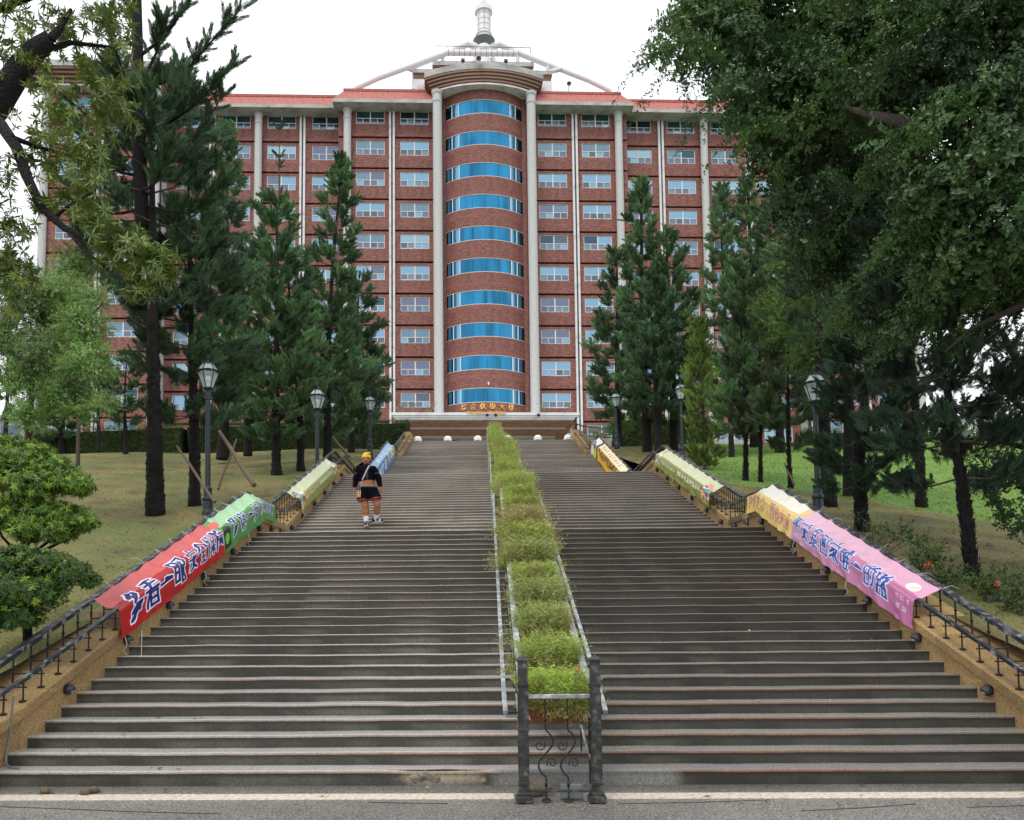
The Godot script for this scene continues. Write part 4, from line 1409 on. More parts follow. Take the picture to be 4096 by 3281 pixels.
	ink_blur(im, 3, 40, 110, 105, 90, 11, Color(0.92, 0.94, 0.97), r)
	ink_blur(im, 3, 390, 70, 95, 110, 12, Color(0.88, 0.90, 0.62), r)
	ink_blur(im, 5, 150, 25, 60, 44, 8, Color(0.90, 0.94, 0.98), r)
	banner_mat("banner_blue", im)
	# yellow with dark letters
	im = Image.create(800, 220, false, Image.FORMAT_RGB8)
	im.fill(Color(0.92, 0.74, 0.22))
	im.fill_rect(Rect2i(0, 0, 800, 90), Color(0.95, 0.88, 0.74))
	ink_blur(im, 11, 40, 96, 66, 66, 10, Color(0.16, 0.14, 0.15), r)
	ink_blur(im, 9, 60, 30, 70, 36, 6, Color(0.55, 0.53, 0.55), r)
	im.fill_rect(Rect2i(0, 176, 800, 44), Color(0.93, 0.72, 0.10))
	banner_mat("banner_yellow", im)
	# white and yellow rag
	im = Image.create(300, 220, false, Image.FORMAT_RGB8)
	im.fill(Color(0.90, 0.90, 0.91))
	im.fill_rect(Rect2i(150, 120, 150, 100), Color(0.80, 0.80, 0.30))
	ink_blur(im, 5, 10, 60, 42, 70, 9, Color(0.30, 0.32, 0.42), r)
	ink_blur(im, 3, 160, 100, 40, 40, 8, Color(0.20, 0.20, 0.15), r)
	banner_mat("banner_white", im)

# a cloth laid over the upper bar, across the lower bar and hanging down over the wall
func banner(called: String, side: int, za: float, zb: float, drop: float, label: String, seed_: int, skew := 0.0, ties := 9) -> void:
	var t := thing("banner", label, "banner", Vector3.ZERO)
	var up := rail_pts(side, 0.30, 0.31, 0.75, -38.7, 0.10)
	var low := rail_pts(side, -0.005, 0.22, 0.75, -38.7, 0.04)
	var nz := FastNoiseLite.new()
	nz.seed = seed_; nz.frequency = 1.3
	var n := 110
	var rows := 18
	var g := []
	for j in rows + 1: g.append([])
	for i in n + 1:
		var u := float(i) / n
		var tie := absf(sin(u * PI * ties))
		for j in rows + 1:
			var v := float(j) / rows
			# the ends of the cloth do not hang square
			var z := lerpf(za, zb, u) + skew * v * (1.0 if u < 0.5 else 1.0) * signf(zb - za) * absf(u - 0.5) * 2.0 * (-1.0 if u < 0.5 else 1.0)
			var pu := on_path(up, z)
			var pl := on_path(low, z)
			var p: Vector3
			var a := pu + Vector3(-side * 0.03, 0.03 - 0.013 * tie * (1.0 + 0.6 * nz.get_noise_1d(z * 1.7)), 0)
			var b := pl + Vector3(-side * 0.022, 0.020, 0)
			if v < 0.45:
				var s := v / 0.45
				p = a.lerp(b, s)
				p.y -= 0.045 * sin(s * PI) * (0.6 + 0.4 * nz.get_noise_1d(z * 2.0))
				p.y += 0.035 * nz.get_noise_2d(z * 3.2, s * 2.0) * sin(s * PI)
				p.x += -side * -0.02 * tie * (1.0 - s)
			else:
				var s := (v - 0.45) / 0.55
				p = b + Vector3(-side * (0.022 + 0.03 * s), -drop * s, 0)
				p.x += -side * (0.035 * nz.get_noise_2d(z * 2.6, s * 1.2) * s + 0.006 * sin(z * 9.0 + s) * s)
				p.y += 0.01 * sin(u * PI * ties * 0.5) * s
			g[j].append(p)
	var m := MB.new()
	m.sheet(g)
	if side > 0:
		for i in m.uv.size(): m.uv[i] = Vector2(m.uv[i].x, m.uv[i].y)
	for i in m.uv.size(): m.uv[i].y = 1.0 - m.uv[i].y
	part("cloth", m.mesh(M[called]), t)
	var cord := MB.new()
	for k in ties + 1:
		var u := float(k) / ties
		var p := on_path(up, lerpf(za, zb, u)) + Vector3(0, 0.03, 0)
		var q := p + Vector3(side * rng.randf_range(0.05, 0.16), rng.randf_range(-0.06, 0.06), rng.randf_range(-0.08, 0.08))
		cord.tube([p + Vector3(-side * 0.04, -0.02, 0), p, (p + q) / 2 + Vector3(0, 0.03, 0), q], [0.0028, 0.0028, 0.002, 0.0015], 4)
	for k in 3:
		var i := int(n * [0.02, 0.4, 0.72][k])
		var p: Vector3 = g[rows][i]
		cord.tube([p, p + Vector3(-side * 0.04, -0.1, 0.03), p + Vector3(-side * 0.01, -0.16, 0.06), p + Vector3(-side * 0.05, -0.22, 0.02)], [0.003, 0.003, 0.003, 0.002], 4)
	part("cord", cord.mesh(M["white_tile"]), t)


# ---------------------------------------------------------------- street lamps
func lamp_post(at: Vector3, h: float, label: String, lean := 0.0) -> void:
	var t := thing("street_lamp", label, "street lamp", at - Vector3(0, 0.12, 0), "lantern lamps beside the stairs")
	t.rotation.z = lean
	t.rotation.y = 0.35
	var k := h / 3.5
	var base := MB.new()
	base.lathe([Vector2(0.13, 0), Vector2(0.13, 0.18), Vector2(0.105, 0.24), Vector2(0.10, 0.42), Vector2(0.12, 0.45), Vector2(0.12, 0.49), Vector2(0.09, 0.53), Vector2(0.085, 0.66), Vector2(0.10, 0.68), Vector2(0.10, 0.71), Vector2(0.062, 0.76)], 18)
	part("base", base.mesh(M["lamp_iron"]), t)
	var pole := MB.new()
	pole.lathe([Vector2(0.06, 0.7), Vector2(0.052, h - 0.95), Vector2(0.064, h - 0.93), Vector2(0.064, h - 0.82), Vector2(0.05, h - 0.80), Vector2(0.035, h - 0.74), Vector2(0.05, h - 0.70), Vector2(0.10, h - 0.68)], 16)
	part("pole", pole.mesh(M["lamp_iron"]), t)
	var y0 := h - 0.68
	var y1 := y0 + 0.36
	var y2 := y1 + 0.19
	var r0 := 0.10
	var r1 := 0.225
	var r2 := 0.12
	var cage := MB.new()
	for s in 6:
		var a := s * TAU / 6
		var d := Vector3(cos(a), 0, sin(a))
		cage.bar([d * r0 + Vector3(0, y0, 0), d * r1 + Vector3(0, y1, 0)], 0.016, 0.016, d)
		cage.bar([d * (r1 + 0.01) + Vector3(0, y1 + 0.03, 0), d * r2 + Vector3(0, y2, 0)], 0.016, 0.016, d)
	cage.lathe([Vector2(r0 + 0.01, y0 - 0.015), Vector2(r0 + 0.015, y0 + 0.012)], 6)
	cage.lathe([Vector2(r1 - 0.02, y1 - 0.012), Vector2(r1 + 0.05, y1), Vector2(r1 + 0.06, y1 + 0.022), Vector2(r1 - 0.01, y1 + 0.035)], 6, Transform3D(), false)
	cage.lathe([Vector2(r2 + 0.012, y2 - 0.01), Vector2(r2 + 0.012, y2 + 0.015), Vector2(0.03, y2 + 0.05), Vector2(0.022, y2 + 0.08), Vector2(0.045, y2 + 0.10), Vector2(0.02, y2 + 0.13), Vector2(0.03, y2 + 0.16), Vector2(0.012, y2 + 0.19), Vector2(0.0, y2 + 0.24)], 12)
	part("lantern_frame", cage.mesh(M["lamp_iron"]), t)
	for s in 6:
		var a := s * TAU / 6
		var b := (s + 1) * TAU / 6
		var da := Vector3(cos(a), 0, sin(a))
		var db := Vector3(cos(b), 0, sin(b))
		for q in [[r0, y0, r1, y1], [r1, y1 + 0.035, r2, y2]]:
			var g := MB.new()
			g.quad(db * q[0] + Vector3(0, q[1], 0), da * q[0] + Vector3(0, q[1], 0), da * q[2] + Vector3(0, q[3], 0), db * q[2] + Vector3(0, q[3], 0))
			part("pane", g.mesh(M["lantern_glass"]), t)
	var bulb := MB.new()
	bulb.ball(Vector3(0, y0 + 0.2, 0), Vector3(0.065, 0.08, 0.065), 14)
	bulb.lathe([Vector2(0.03, y0), Vector2(0.03, y0 + 0.13)], 10)
	part("bulb", bulb.mesh(M["opal"]), t)


# ---------------------------------------------------------------- a figure from rounded limbs
func dist(bones: Array, p: Vector3, k: float) -> float:
	var d := 1e3
	for b in bones:
		var a: Vector3 = b[0]
		var ab: Vector3 = b[1] - a
		var t := clampf((p - a).dot(ab) / maxf(ab.length_squared(), 1e-9), 0.0, 1.0)
		var q := p - (a + ab * t)
		if b.size() > 4: q *= b[4]
		var e: float = q.length() - lerpf(b[2], b[3], t)
		var h := maxf(k - absf(d - e), 0.0) / k
		d = minf(d, e) - h * h * k * 0.25
	return d

# surface nets of the joined capsules; cut takes (point, distance) and may trim the shape
func skin_of(mb: MB, bones: Array, cell: float, k: float, cut = null, tint = null) -> void:
	var lo := Vector3.ONE * 1e3
	var hi := Vector3.ONE * -1e3
	for b in bones:
		var m := maxf(b[2], b[3]) * 1.5 + cell * 3
		for e in 2:
			lo = lo.min(b[e] - Vector3.ONE * m); hi = hi.max(b[e] + Vector3.ONE * m)
	var nx := int((hi.x - lo.x) / cell) + 2
	var ny := int((hi.y - lo.y) / cell) + 2
	var nz := int((hi.z - lo.z) / cell) + 2
	var f := PackedFloat32Array()
	f.resize(nx * ny * nz); f.fill(1.0)
	for b in bones:
		var m := maxf(b[2], b[3]) * 1.5 + cell * 2.5 + k
		var l: Vector3 = ((b[0] as Vector3).min(b[1]) - Vector3.ONE * m - lo) / cell
		var h: Vector3 = ((b[0] as Vector3).max(b[1]) + Vector3.ONE * m - lo) / cell
		var a: Vector3 = b[0]
		var ab: Vector3 = b[1] - a
		var il := 1.0 / maxf(ab.length_squared(), 1e-9)
		var sq: Vector3 = b[4] if b.size() > 4 else Vector3.ONE
		for z in range(maxi(0, int(l.z)), mini(nz, int(h.z) + 1)):
			for y in range(maxi(0, int(l.y)), mini(ny, int(h.y) + 1)):
				for x in range(maxi(0, int(l.x)), mini(nx, int(h.x) + 1)):
					var p := lo + Vector3(x, y, z) * cell
					var t := clampf((p - a).dot(ab) * il, 0.0, 1.0)
					var e: float = ((p - a - ab * t) * sq).length() - lerpf(b[2], b[3], t)
					var i := x + nx * (y + ny * z)
					var d := f[i]
					var hh := maxf(k - absf(d - e), 0.0) / k
					f[i] = minf(d, e) - hh * hh * k * 0.25
	if cut != null:
		for z in nz:
			for y in ny:
				for x in nx:
					var i := x + nx * (y + ny * z)
					if f[i] < cell * 3: f[i] = cut.call(lo + Vector3(x, y, z) * cell, f[i])
	var id := {}
	for z in nz - 1:
		for y in ny - 1:
			for x in nx - 1:
				var i := x + nx * (y + ny * z)
				var s := 0
				var sum := Vector3.ZERO
				var cnt := 0
				var q := [f[i], f[i + 1], f[i + nx], f[i + nx + 1], f[i + nx * ny], f[i + nx * ny + 1], f[i + nx * ny + nx], f[i + nx * ny + nx + 1]]
				for c in 8:
					if q[c] < 0: s += 1
				if s == 0 or s == 8: continue
				for e in [[0, 1], [2, 3], [4, 5], [6, 7], [0, 2], [1, 3], [4, 6], [5, 7], [0, 4], [1, 5], [2, 6], [3, 7]]:
					var u: float = q[e[0]]
					var w: float = q[e[1]]
					if (u < 0) != (w < 0):
						var t := u / (u - w)
						var pa := Vector3(e[0] & 1, (e[0] >> 1) & 1, e[0] >> 2)
						var pb := Vector3(e[1] & 1, (e[1] >> 1) & 1, e[1] >> 2)
						sum += pa.lerp(pb, t); cnt += 1
				var g := Vector3(q[1] + q[3] + q[5] + q[7] - q[0] - q[2] - q[4] - q[6], q[2] + q[3] + q[6] + q[7] - q[0] - q[1] - q[4] - q[5], q[4] + q[5] + q[6] + q[7] - q[0] - q[1] - q[2] - q[3])
				var p := lo + (Vector3(x, y, z) + sum / cnt) * cell
				if tint != null: mb.col = tint.call(p)
				id[i] = mb.vert(p, g.normalized())
	for z in range(1, nz - 1):
		for y in range(1, ny - 1):
			for x in range(1, nx - 1):
				var i := x + nx * (y + ny * z)
				var a := f[i] < 0
				for ax in 3:
					var st: int = [1, nx, nx * ny][ax]
					if a == (f[i + st] < 0): continue
					var s1: int = [nx, nx * ny, 1][ax]
					var s2: int = [nx * ny, 1, nx][ax]
					var v0 = id.get(i - s1 - s2)
					var v1 = id.get(i - s2)
					var v2 = id.get(i)
					var v3 = id.get(i - s1)
					if v0 == null or v1 == null or v2 == null or v3 == null: continue
					if a:
						mb.face(v0, v1, v2); mb.face(v0, v2, v3)
					else:
						mb.face(v0, v2, v1); mb.face(v0, v3, v2)

func person(at: Vector3) -> void:
	var t := thing("person", "person on the steps in black cropped jacket, black shorts, white socks and yellow headscarf", "person", at)
	t.rotation.y = 0.02
	var V := func(x: float, y: float, z: float) -> Vector3: return Vector3(x, y, z)
	var skin := Color(0.34, 0.135, 0.062)
	# joints; the figure's left leg stands on the next step, toes turned out
	var hipR := Vector3(-0.065, 0.79, 0.0)
	var hipL := Vector3(0.105, 0.80, -0.01)
	var kneeR := Vector3(-0.015, 0.445, 0.035)
	var kneeL := Vector3(0.245, 0.47, 0.03)
	var ankR := Vector3(0.008, 0.075, -0.015)
	var ankL := Vector3(0.185, 0.175, -0.20)
	var shR := Vector3(-0.142, 1.222, -0.005)
	var shL := Vector3(0.162, 1.222, -0.005)
	var elR := Vector3(-0.215, 1.03, -0.02)
	var elL := Vector3(0.255, 1.04, -0.03)
	var wrR := Vector3(-0.235, 0.825, 0.02)
	var wrL := Vector3(0.305, 0.835, 0.015)
	var torso := [[Vector3(0.02, 0.84, 0), Vector3(0.02, 0.98, 0.005), 0.142, 0.142, Vector3(1, 1, 1.25)], [Vector3(0.015, 0.98, 0), Vector3(0.012, 1.17, 0), 0.142, 0.132, Vector3(0.98, 1, 1.25)], [shR + Vector3(0.05, -0.01, 0), shL + Vector3(-0.05, -0.01, 0), 0.07, 0.07]]
	var arms := [[shR, elR, 0.055, 0.047], [elR, wrR, 0.045, 0.031], [shL, elL, 0.055, 0.047], [elL, wrL, 0.045, 0.031]]
	var legs := [[hipR, kneeR, 0.105, 0.068], [kneeR, Vector3(-0.005, 0.33, 0.005), 0.062, 0.066], [Vector3(-0.005, 0.33, 0.005), ankR, 0.066, 0.040], [hipL, kneeL, 0.105, 0.068], [kneeL, Vector3(0.225, 0.36, -0.07), 0.062, 0.064], [Vector3(0.225, 0.36, -0.07), ankL, 0.064, 0.040]]
	var neck := [[Vector3(0.01, 1.24, -0.01), Vector3(0.005, 1.36, 0.0), 0.062, 0.056]]
	var head := [[Vector3(0.004, 1.455, -0.01), Vector3(0.004, 1.40, 0.018), 0.088, 0.072], [Vector3(0.004, 1.47, -0.022), Vector3(0.004, 1.485, -0.028), 0.09, 0.085], [Vector3(0.004, 1.365, 0.035), Vector3(0.004, 1.36, 0.045), 0.045, 0.038],
		[Vector3(0.004, 1.425, 0.088), Vector3(0.004, 1.405, 0.103), 0.012, 0.016], [Vector3(-0.012, 1.403, 0.092), Vector3(0.020, 1.403, 0.092), 0.011, 0.011], [Vector3(-0.083, 1.42, -0.01), Vector3(-0.086, 1.445, -0.015), 0.016, 0.019, Vector3(1.6, 1, 1)], [Vector3(0.091, 1.42, -0.01), Vector3(0.094, 1.445, -0.015), 0.016, 0.019, Vector3(1.6, 1, 1)],
		[Vector3(-0.018, 1.378, 0.083), Vector3(0.026, 1.378, 0.083), 0.010, 0.010], [Vector3(-0.038, 1.452, 0.066), Vector3(0.046, 1.452, 0.066), 0.018, 0.018]]
	var body := MB.new()
	body.col = skin
	skin_of(body, torso + arms + legs + neck, 0.013, 0.045)
	var face := func(p: Vector3) -> Color:
		if p.z > 0.05:
			for e in [-0.034, 0.042]:
				if absf(p.x - e) < 0.017 and absf(p.y - 1.434) < 0.006: return Color(0.03, 0.02, 0.018)
				if absf(p.x - e) < 0.024 and absf(p.y - 1.458) < 0.006: return Color(0.04, 0.022, 0.015)
			if absf(p.y - 1.377) < 0.008 and absf(p.x - 0.004) < 0.028: return Color(0.24, 0.075, 0.05)
		return skin
	skin_of(body, head, 0.0055, 0.02, null, face)
	# hands: palm, four unequal bent fingers and a thumb from the side of the palm
	for s in [-1, 1]:
		var w: Vector3 = wrR if s < 0 else wrL
		var dn := Vector3(0.02 * s, -1, 0.10).normalized()
		var fw := Vector3(-0.35 * s, 0.05, 1).normalized()       # towards the index finger
		var inn := dn.cross(fw) * (1.0 if s > 0 else -1.0)
		if inn.x * s > 0: inn = -inn
		var palm := w + dn * 0.055
		var hb := [[w, w + dn * 0.02, 0.028, 0.026, Vector3(1.0, 1, 1)], [w + dn * 0.02, palm + dn * 0.01, 0.024, 0.026]]
		for q in 4:
			var root := palm + dn * 0.025 + fw * (0.024 - q * 0.016)
			var ln: float = [0.030, 0.034, 0.031, 0.024][q]
			var k1 := root + (dn + inn * 0.25).normalized() * ln
			var k2 := k1 + (dn + inn * 0.8).normalized() * ln * 0.75
			hb.append([palm + fw * (0.02 - q * 0.013), root, 0.013, 0.0105])
			hb.append([root, k1, 0.0105, 0.0095])
			hb.append([k1, k2, 0.0095, 0.008])
		var tr := w + dn * 0.028 + fw * 0.024
		hb.append([tr, tr + (dn * 0.6 + fw * 0.8).normalized() * 0.032, 0.013, 0.011])
		hb.append([tr + (dn * 0.6 + fw * 0.8).normalized() * 0.032, tr + dn * 0.045 + fw * 0.034 + inn * 0.014, 0.011, 0.009])
		skin_of(body, hb, 0.005, 0.008)
	part("body", body.mesh(M["skin"]), t)
	# cropped jacket with stand collar
	var grow := func(bs: Array, d: float) -> Array:
		var r := []
		for b in bs:
			var c: Array = b.duplicate()
			c[2] += d; c[3] += d
			r.append(c)
		return r
	var jb: Array = grow.call(torso, 0.014) + grow.call(arms, 0.017)
	jb.append([Vector3(0.01, 1.25, -0.01), Vector3(0.007, 1.325, -0.004), 0.074, 0.066])
	var jc := func(p: Vector3, d: float) -> float:
		var hem := 0.965 + 0.012 * sin(p.x * 14.0)
		if absf(p.x - 0.02) < 0.19 and absf(p.z) < 0.19: d = maxf(d, hem - p.y) if not (p.x < -0.14 or p.x > 0.19) or p.y > 1.2 else d
		if p.y > 1.3: d = maxf(d, p.y - 1.335)
		for w in [wrR, wrL]:
			if p.distance_to(w) < 0.12: d = maxf(d, w.y + 0.012 - p.y)
		return d
	var jt := func(p: Vector3) -> Color:
		var c := Color(0.006, 0.007, 0.011)
		if p.z > 0.06 and absf(p.x - 0.035) < 0.008 and p.y < 1.24 and p.y > 0.97: c = Color(0.09, 0.05, 0.05)
		if p.z > 0.06 and absf(p.x - 0.035) < 0.032 and fmod(p.y, 0.075) < 0.010 and p.y < 1.22: c = Color(0.06, 0.065, 0.10)
		if absf(p.y - (1.09 + 0.2 * absf(p.x))) < 0.007 and absf(p.x) > 0.19: c = Color(0.10, 0.10, 0.12)
		if p.y > 1.295: c = Color(0.05, 0.014, 0.014)
		return c
	var jacket := MB.new()
	skin_of(jacket, jb, 0.0095, 0.03, jc, jt)
	part("jacket", jacket.mesh(M["cloth"]), t)
	# wide shorts with a red woven hem
	var sb := [[Vector3(-0.05, 0.80, 0), Vector3(0.09, 0.80, 0), 0.150, 0.150, Vector3(1, 1, 1.2)], [hipR + Vector3(-0.01, -0.02, 0), kneeR + Vector3(-0.045, 0.06, 0.0), 0.115, 0.128], [hipL, kneeL + Vector3(-0.015, 0.08, 0), 0.115, 0.128]]
	var sc := func(p: Vector3, d: float) -> float:
		d = maxf(d, p.y - 0.845)
		var hem := 0.535 if p.x < 0.07 else 0.535 + 0.22 * (p.x - 0.07)
		return maxf(d, hem - p.y)
	var st := func(p: Vector3) -> Color:
		var hem := 0.535 if p.x < 0.07 else 0.535 + 0.22 * (p.x - 0.07)
		if p.y > 0.825: return Color(0.03, 0.10, 0.06)
		if p.y < hem + 0.045:
			var a := fmod(absf(p.x * 1.0 + p.z) * 26.0 + (p.y - hem) * 30.0, 1.0)
			return Color(0.22, 0.018, 0.022) if a < 0.62 else (Color(0.03, 0.012, 0.03) if a < 0.86 else Color(0.35, 0.22, 0.16))
		return Color(0.006, 0.007, 0.010)
	var shorts := MB.new()
	skin_of(shorts, sb, 0.0095, 0.03, sc, st)
	part("shorts", shorts.mesh(M["cloth"]), t)
	# socks and trainers
	for s in [0, 1]:
		var kn: Vector3 = Vector3(-0.005, 0.33, 0.005) if s == 0 else Vector3(0.225, 0.36, -0.07)
		var an: Vector3 = ankR if s == 0 else ankL
		var sk := MB.new()
		sk.col = Color(0.72, 0.72, 0.75)
		var tp := kn.lerp(an, 0.40)
		sk.tube([tp, kn.lerp(an, 0.55), kn.lerp(an, 0.85), an + Vector3(0, -0.02, 0)], [0.062, 0.059, 0.047, 0.047], 14)
		sk.col = Color(0.05, 0.05, 0.05)
		sk.obox(Transform3D(Basis(), kn.lerp(an, 0.5) + Vector3(-0.02, 0, 0.058)), Vector3(0.022, 0.006, 0.004))
		part("sock", sk.mesh(M["cloth"]), t)
		var toe := Vector3(0.0, 0, 0.17) if s == 0 else Vector3(0.145, 0, 0.085)
		var ground := 0.0 if s == 0 else 0.104
		var heel := Vector3(an.x, ground + 0.045, an.z) - toe.normalized() * 0.045
		var tip := Vector3(an.x, ground + 0.036, an.z) + toe * 0.92
		var shb := [[heel, heel.lerp(tip, 0.55), 0.045, 0.046], [heel.lerp(tip, 0.5), tip, 0.047, 0.034], [heel + Vector3(0, 0.03, 0), heel.lerp(tip, 0.35) + Vector3(0, 0.035, 0), 0.046, 0.046]]
		var fc := func(p: Vector3, d: float) -> float: return maxf(d, ground + 0.004 - p.y)
		var ft := func(p: Vector3) -> Color:
			if p.y < ground + 0.024: return Color(0.62, 0.60, 0.56)
			var a := (p - heel).dot(toe.normalized()) / (tip - heel).length()
			if a > 0.72 and a < 0.98: return Color(0.60, 0.56, 0.54)
			if a > 0.32 and a < 0.50 and p.y < ground + 0.062: return Color(0.66, 0.65, 0.64)
			return Color(0.025, 0.022, 0.022)
		var sh := MB.new()
		skin_of(sh, shb, 0.0065, 0.02, fc, ft)
		part("shoe", sh.mesh(M["cloth"]), t)
	# headscarf, knotted at the side
	var scarf := MB.new()
	scarf.col = Color(0.72, 0.52, 0.07)
	var hc := func(p: Vector3, d: float) -> float: return maxf(d, 1.462 + 0.20 * p.z - 0.10 * clampf(-p.z * 10.0, 0.0, 0.4) - p.y)
	skin_of(scarf, [[Vector3(0.004, 1.475, -0.02), Vector3(0.004, 1.495, -0.022), 0.102, 0.094], [Vector3(0.055, 1.555, 0.04), Vector3(0.085, 1.575, 0.045), 0.020, 0.014], [Vector3(0.02, 1.535, 0.06), Vector3(0.055, 1.555, 0.045), 0.020, 0.016]], 0.007, 0.02, hc)
	part("headscarf", scarf.mesh(M["cloth"]), t)
	# woven sash from the shoulder to the bag at the hip
	var sash := MB.new()
	var all: Array = jb + grow.call(torso, 0.004)
	var rows := [[], [], [], []]
	for i in 25:
		var u := i / 24.0
		var c := Vector2(lerpf(0.085, -0.115, u), lerpf(1.30, 0.865, u))
		var nrm := Vector2(0.91, 0.41)
		for j in 4:
			var q := c + nrm * (j - 1.5) * 0.014
			var z := 0.30
			while z > -0.05 and dist(all if q.y > 0.975 else torso, Vector3(q.x, q.y, z), 0.03) > 0.006: z -= 0.004
			rows[j].append(Vector3(q.x, q.y, z + 0.004))
	sash.sheet(rows)
	for i in sash.c.size():
		var k := i % 25
		sash.c[i] = Color(0.62, 0.62, 0.66) if i < 25 or i >= 75 else (Color(0.20, 0.17, 0.24) if k % 2 else Color(0.42, 0.40, 0.46))
	part("sash", sash.mesh(M["cloth"]), t)
	var bag := MB.new()
	bag.col = Color(0.16, 0.15, 0.22)
	bag.cbox(Transform3D(Basis(Vector3.UP, 0.25), Vector3(-0.135, 0.785, 0.115)), Vector3(0.085, 0.13, 0.03), 0.008)
	for k in 11:
		var x := -0.172 + k * 0.0075
		bag.col = [Color(0.58, 0.34, 0.22), Color(0.62, 0.44, 0.28), Color(0.02, 0.02, 0.03), Color(0.60, 0.38, 0.20), Color(0.55, 0.42, 0.16)][k % 5]
		bag.tube([Vector3(x, 0.85 if k % 5 == 2 else 0.75, 0.135), Vector3(x - 0.004, 0.66, 0.142), Vector3(x + rng.randf_range(-0.008, 0.004), 0.605, 0.14)], [0.006, 0.007, 0.005], 5)
	part("tasselled_bag", bag.mesh(M["cloth"]), t)


# ---------------------------------------------------------------- leaves and trees
func plume(seed_: int, n: int, width: float, dense_top := false) -> MB:
	# a foxtail of needles round a twig, one metre long along +y
	var r := RandomNumberGenerator.new()
	r.seed = seed_
	var m := MB.new()
	m.col = Color(0.9, 0.7, 0.5)
	m.tube([Vector3(0, -0.15, 0), Vector3(0, 0.5, 0.02), Vector3(0.02, 0.92, 0.03)], [0.016, 0.012, 0.005], 4, false)
	for k in n:
		var s := pow(r.randf(), 0.75)
		var a := r.randf() * TAU
		var tilt := lerpf(1.0, 0.32, s) + r.randf_range(-0.2, 0.2)
		var out := Vector3(cos(a), 0, sin(a))
		var d := (out * sin(tilt) + Vector3.UP * cos(tilt)).normalized()
		var p := Vector3(0.02 * s, s * 0.92, 0.03 * s) + out * 0.012
		var l := lerpf(0.24, 0.15, s) * r.randf_range(0.75, 1.2)
		var side := d.cross(out.cross(Vector3.UP) + Vector3(0, r.randf_range(-0.6, 0.6), 0)).normalized() * width
		var q := p + d * l + Vector3.UP * l * 0.22
		var mid := p.lerp(q, 0.5) - Vector3.UP * l * 0.06
		var k2 := r.randf_range(0.75, 1.2) * lerpf(0.65, 1.45, s)  # pale new growth, with light on the tips painted into the gradient
		m.col = Color(k2, k2, k2 * 0.95)
		m.quad(p - side * 0.5, p + side * 0.5, mid + side, mid - side)
		m.tri(mid - side, mid + side, q)
	return m

func leaf(m: MB, p: Vector3, d: Vector3, up: Vector3, l: float, w: float) -> void:
	var s := d.cross(up).normalized() * w * 0.5
	var u := s.cross(d).normalized()
	var mid := p + d * l * 0.45 - u * w * 0.18
	var tip := p + d * l - u * l * 0.12
	var a := p + d * l * 0.42 + s
	var b := p + d * l * 0.42 - s
	m.tri(p, mid, b); m.tri(p, a, mid); m.tri(b, mid, tip); m.tri(mid, a, tip)

func spray(seed_: int, n: int, ll: float, lw: float, droop: float) -> MB:
	# three thin twigs with alternate leaves, about one metre across
	var r := RandomNumberGenerator.new()
	r.seed = seed_
	var m := MB.new()
	for t in 3:
		var a := t * 2.1 + r.randf()
		var pts := []
		var rad := []
		for k in 6:
			var s := k / 5.0
			pts.append(Vector3(cos(a) * s * 0.32, s * 0.85 - 0.12, sin(a) * s * 0.32) + Vector3(0, -droop * s * s * 0.35, 0))
			rad.append(0.007 * (1.2 - s))
		m.col = Color(0.9, 0.7, 0.55)
		m.tube(pts, rad, 3, false)
		for k in n / 3:
			var s := r.randf_range(0.1, 1.0)
			var i := mini(4, int(s * 5))
			var p: Vector3 = (pts[i] as Vector3).lerp(pts[i + 1], s * 5 - i)
			var dir: Vector3 = (pts[i + 1] - pts[i]).normalized()
			var b := r.randf() * TAU
			var d := (dir * 0.5 + Vector3(cos(b), r.randf_range(-0.4 - droop, 0.5), sin(b))).normalized()
			var g := r.randf_range(0.75, 1.2)
			m.col = Color(g, g, g * 0.9)
			if r.randf() < 0.05: m.col = Color(1.7, 1.35, 0.9)
			leaf(m, p, d, Vector3(r.randf_range(-0.5, 0.5), 1, r.randf_range(-0.5, 0.5)), ll * r.randf_range(0.75, 1.2), lw * r.randf_range(0.8, 1.2))
	return m

func rosette(seed_: int, n: int, ll: float, lw: float) -> MB:
	# whorls of long leaves at the end of a twig
	var r := RandomNumberGenerator.new()
	r.seed = seed_
	var m := MB.new()
	m.col = Color(0.6, 0.45, 0.35)
	m.tube([Vector3(0, -0.35, 0), Vector3(0.01, -0.1, 0), Vector3.ZERO], [0.012, 0.008, 0.006], 4, false)
	for k in n:
		var a := k * 2.4 + r.randf_range(-0.3, 0.3)
		var tilt := r.randf_range(-0.75, 0.75)
		var d := Vector3(cos(a) * cos(tilt), sin(tilt), sin(a) * cos(tilt))
		var g := r.randf_range(0.8, 1.2)
		m.col = Color(g, g, g * 0.8)
		if r.randf() < 0.1: m.col = Color(1.35, 1.0, 0.5)
		leaf(m, Vector3(0, r.randf_range(-0.12, 0.0), 0), d, Vector3(-d.x * 0.4, 1, -d.z * 0.4), ll * r.randf_range(0.7, 1.15), lw)
	return m

var P := []          # plume meshes
var SP := []         # spray meshes (small glossy leaves)
var FS := []         # fine sprays (very small leaves)
var RO := []         # rosettes

func leaf_meshes() -> void:
	for k in 3: P.append(plume(100 + k, 210, 0.0085).mesh(M["needles"]))
	for k in 3: P.append(plume(140 + k, 130, 0.013).mesh(M["needles"]))
	for k in 3: SP.append(spray(200 + k, 36, 0.15, 0.085, 0.6).mesh(M["leaf_gloss"]))
	for k in 3: FS.append(spray(230 + k, 48, 0.10, 0.05, 0.1).mesh(M["leaf_soft"]))
	for k in 3: RO.append(rosette(260 + k, 13, 1.0, 0.21).mesh(M["leaf_gloss"]))

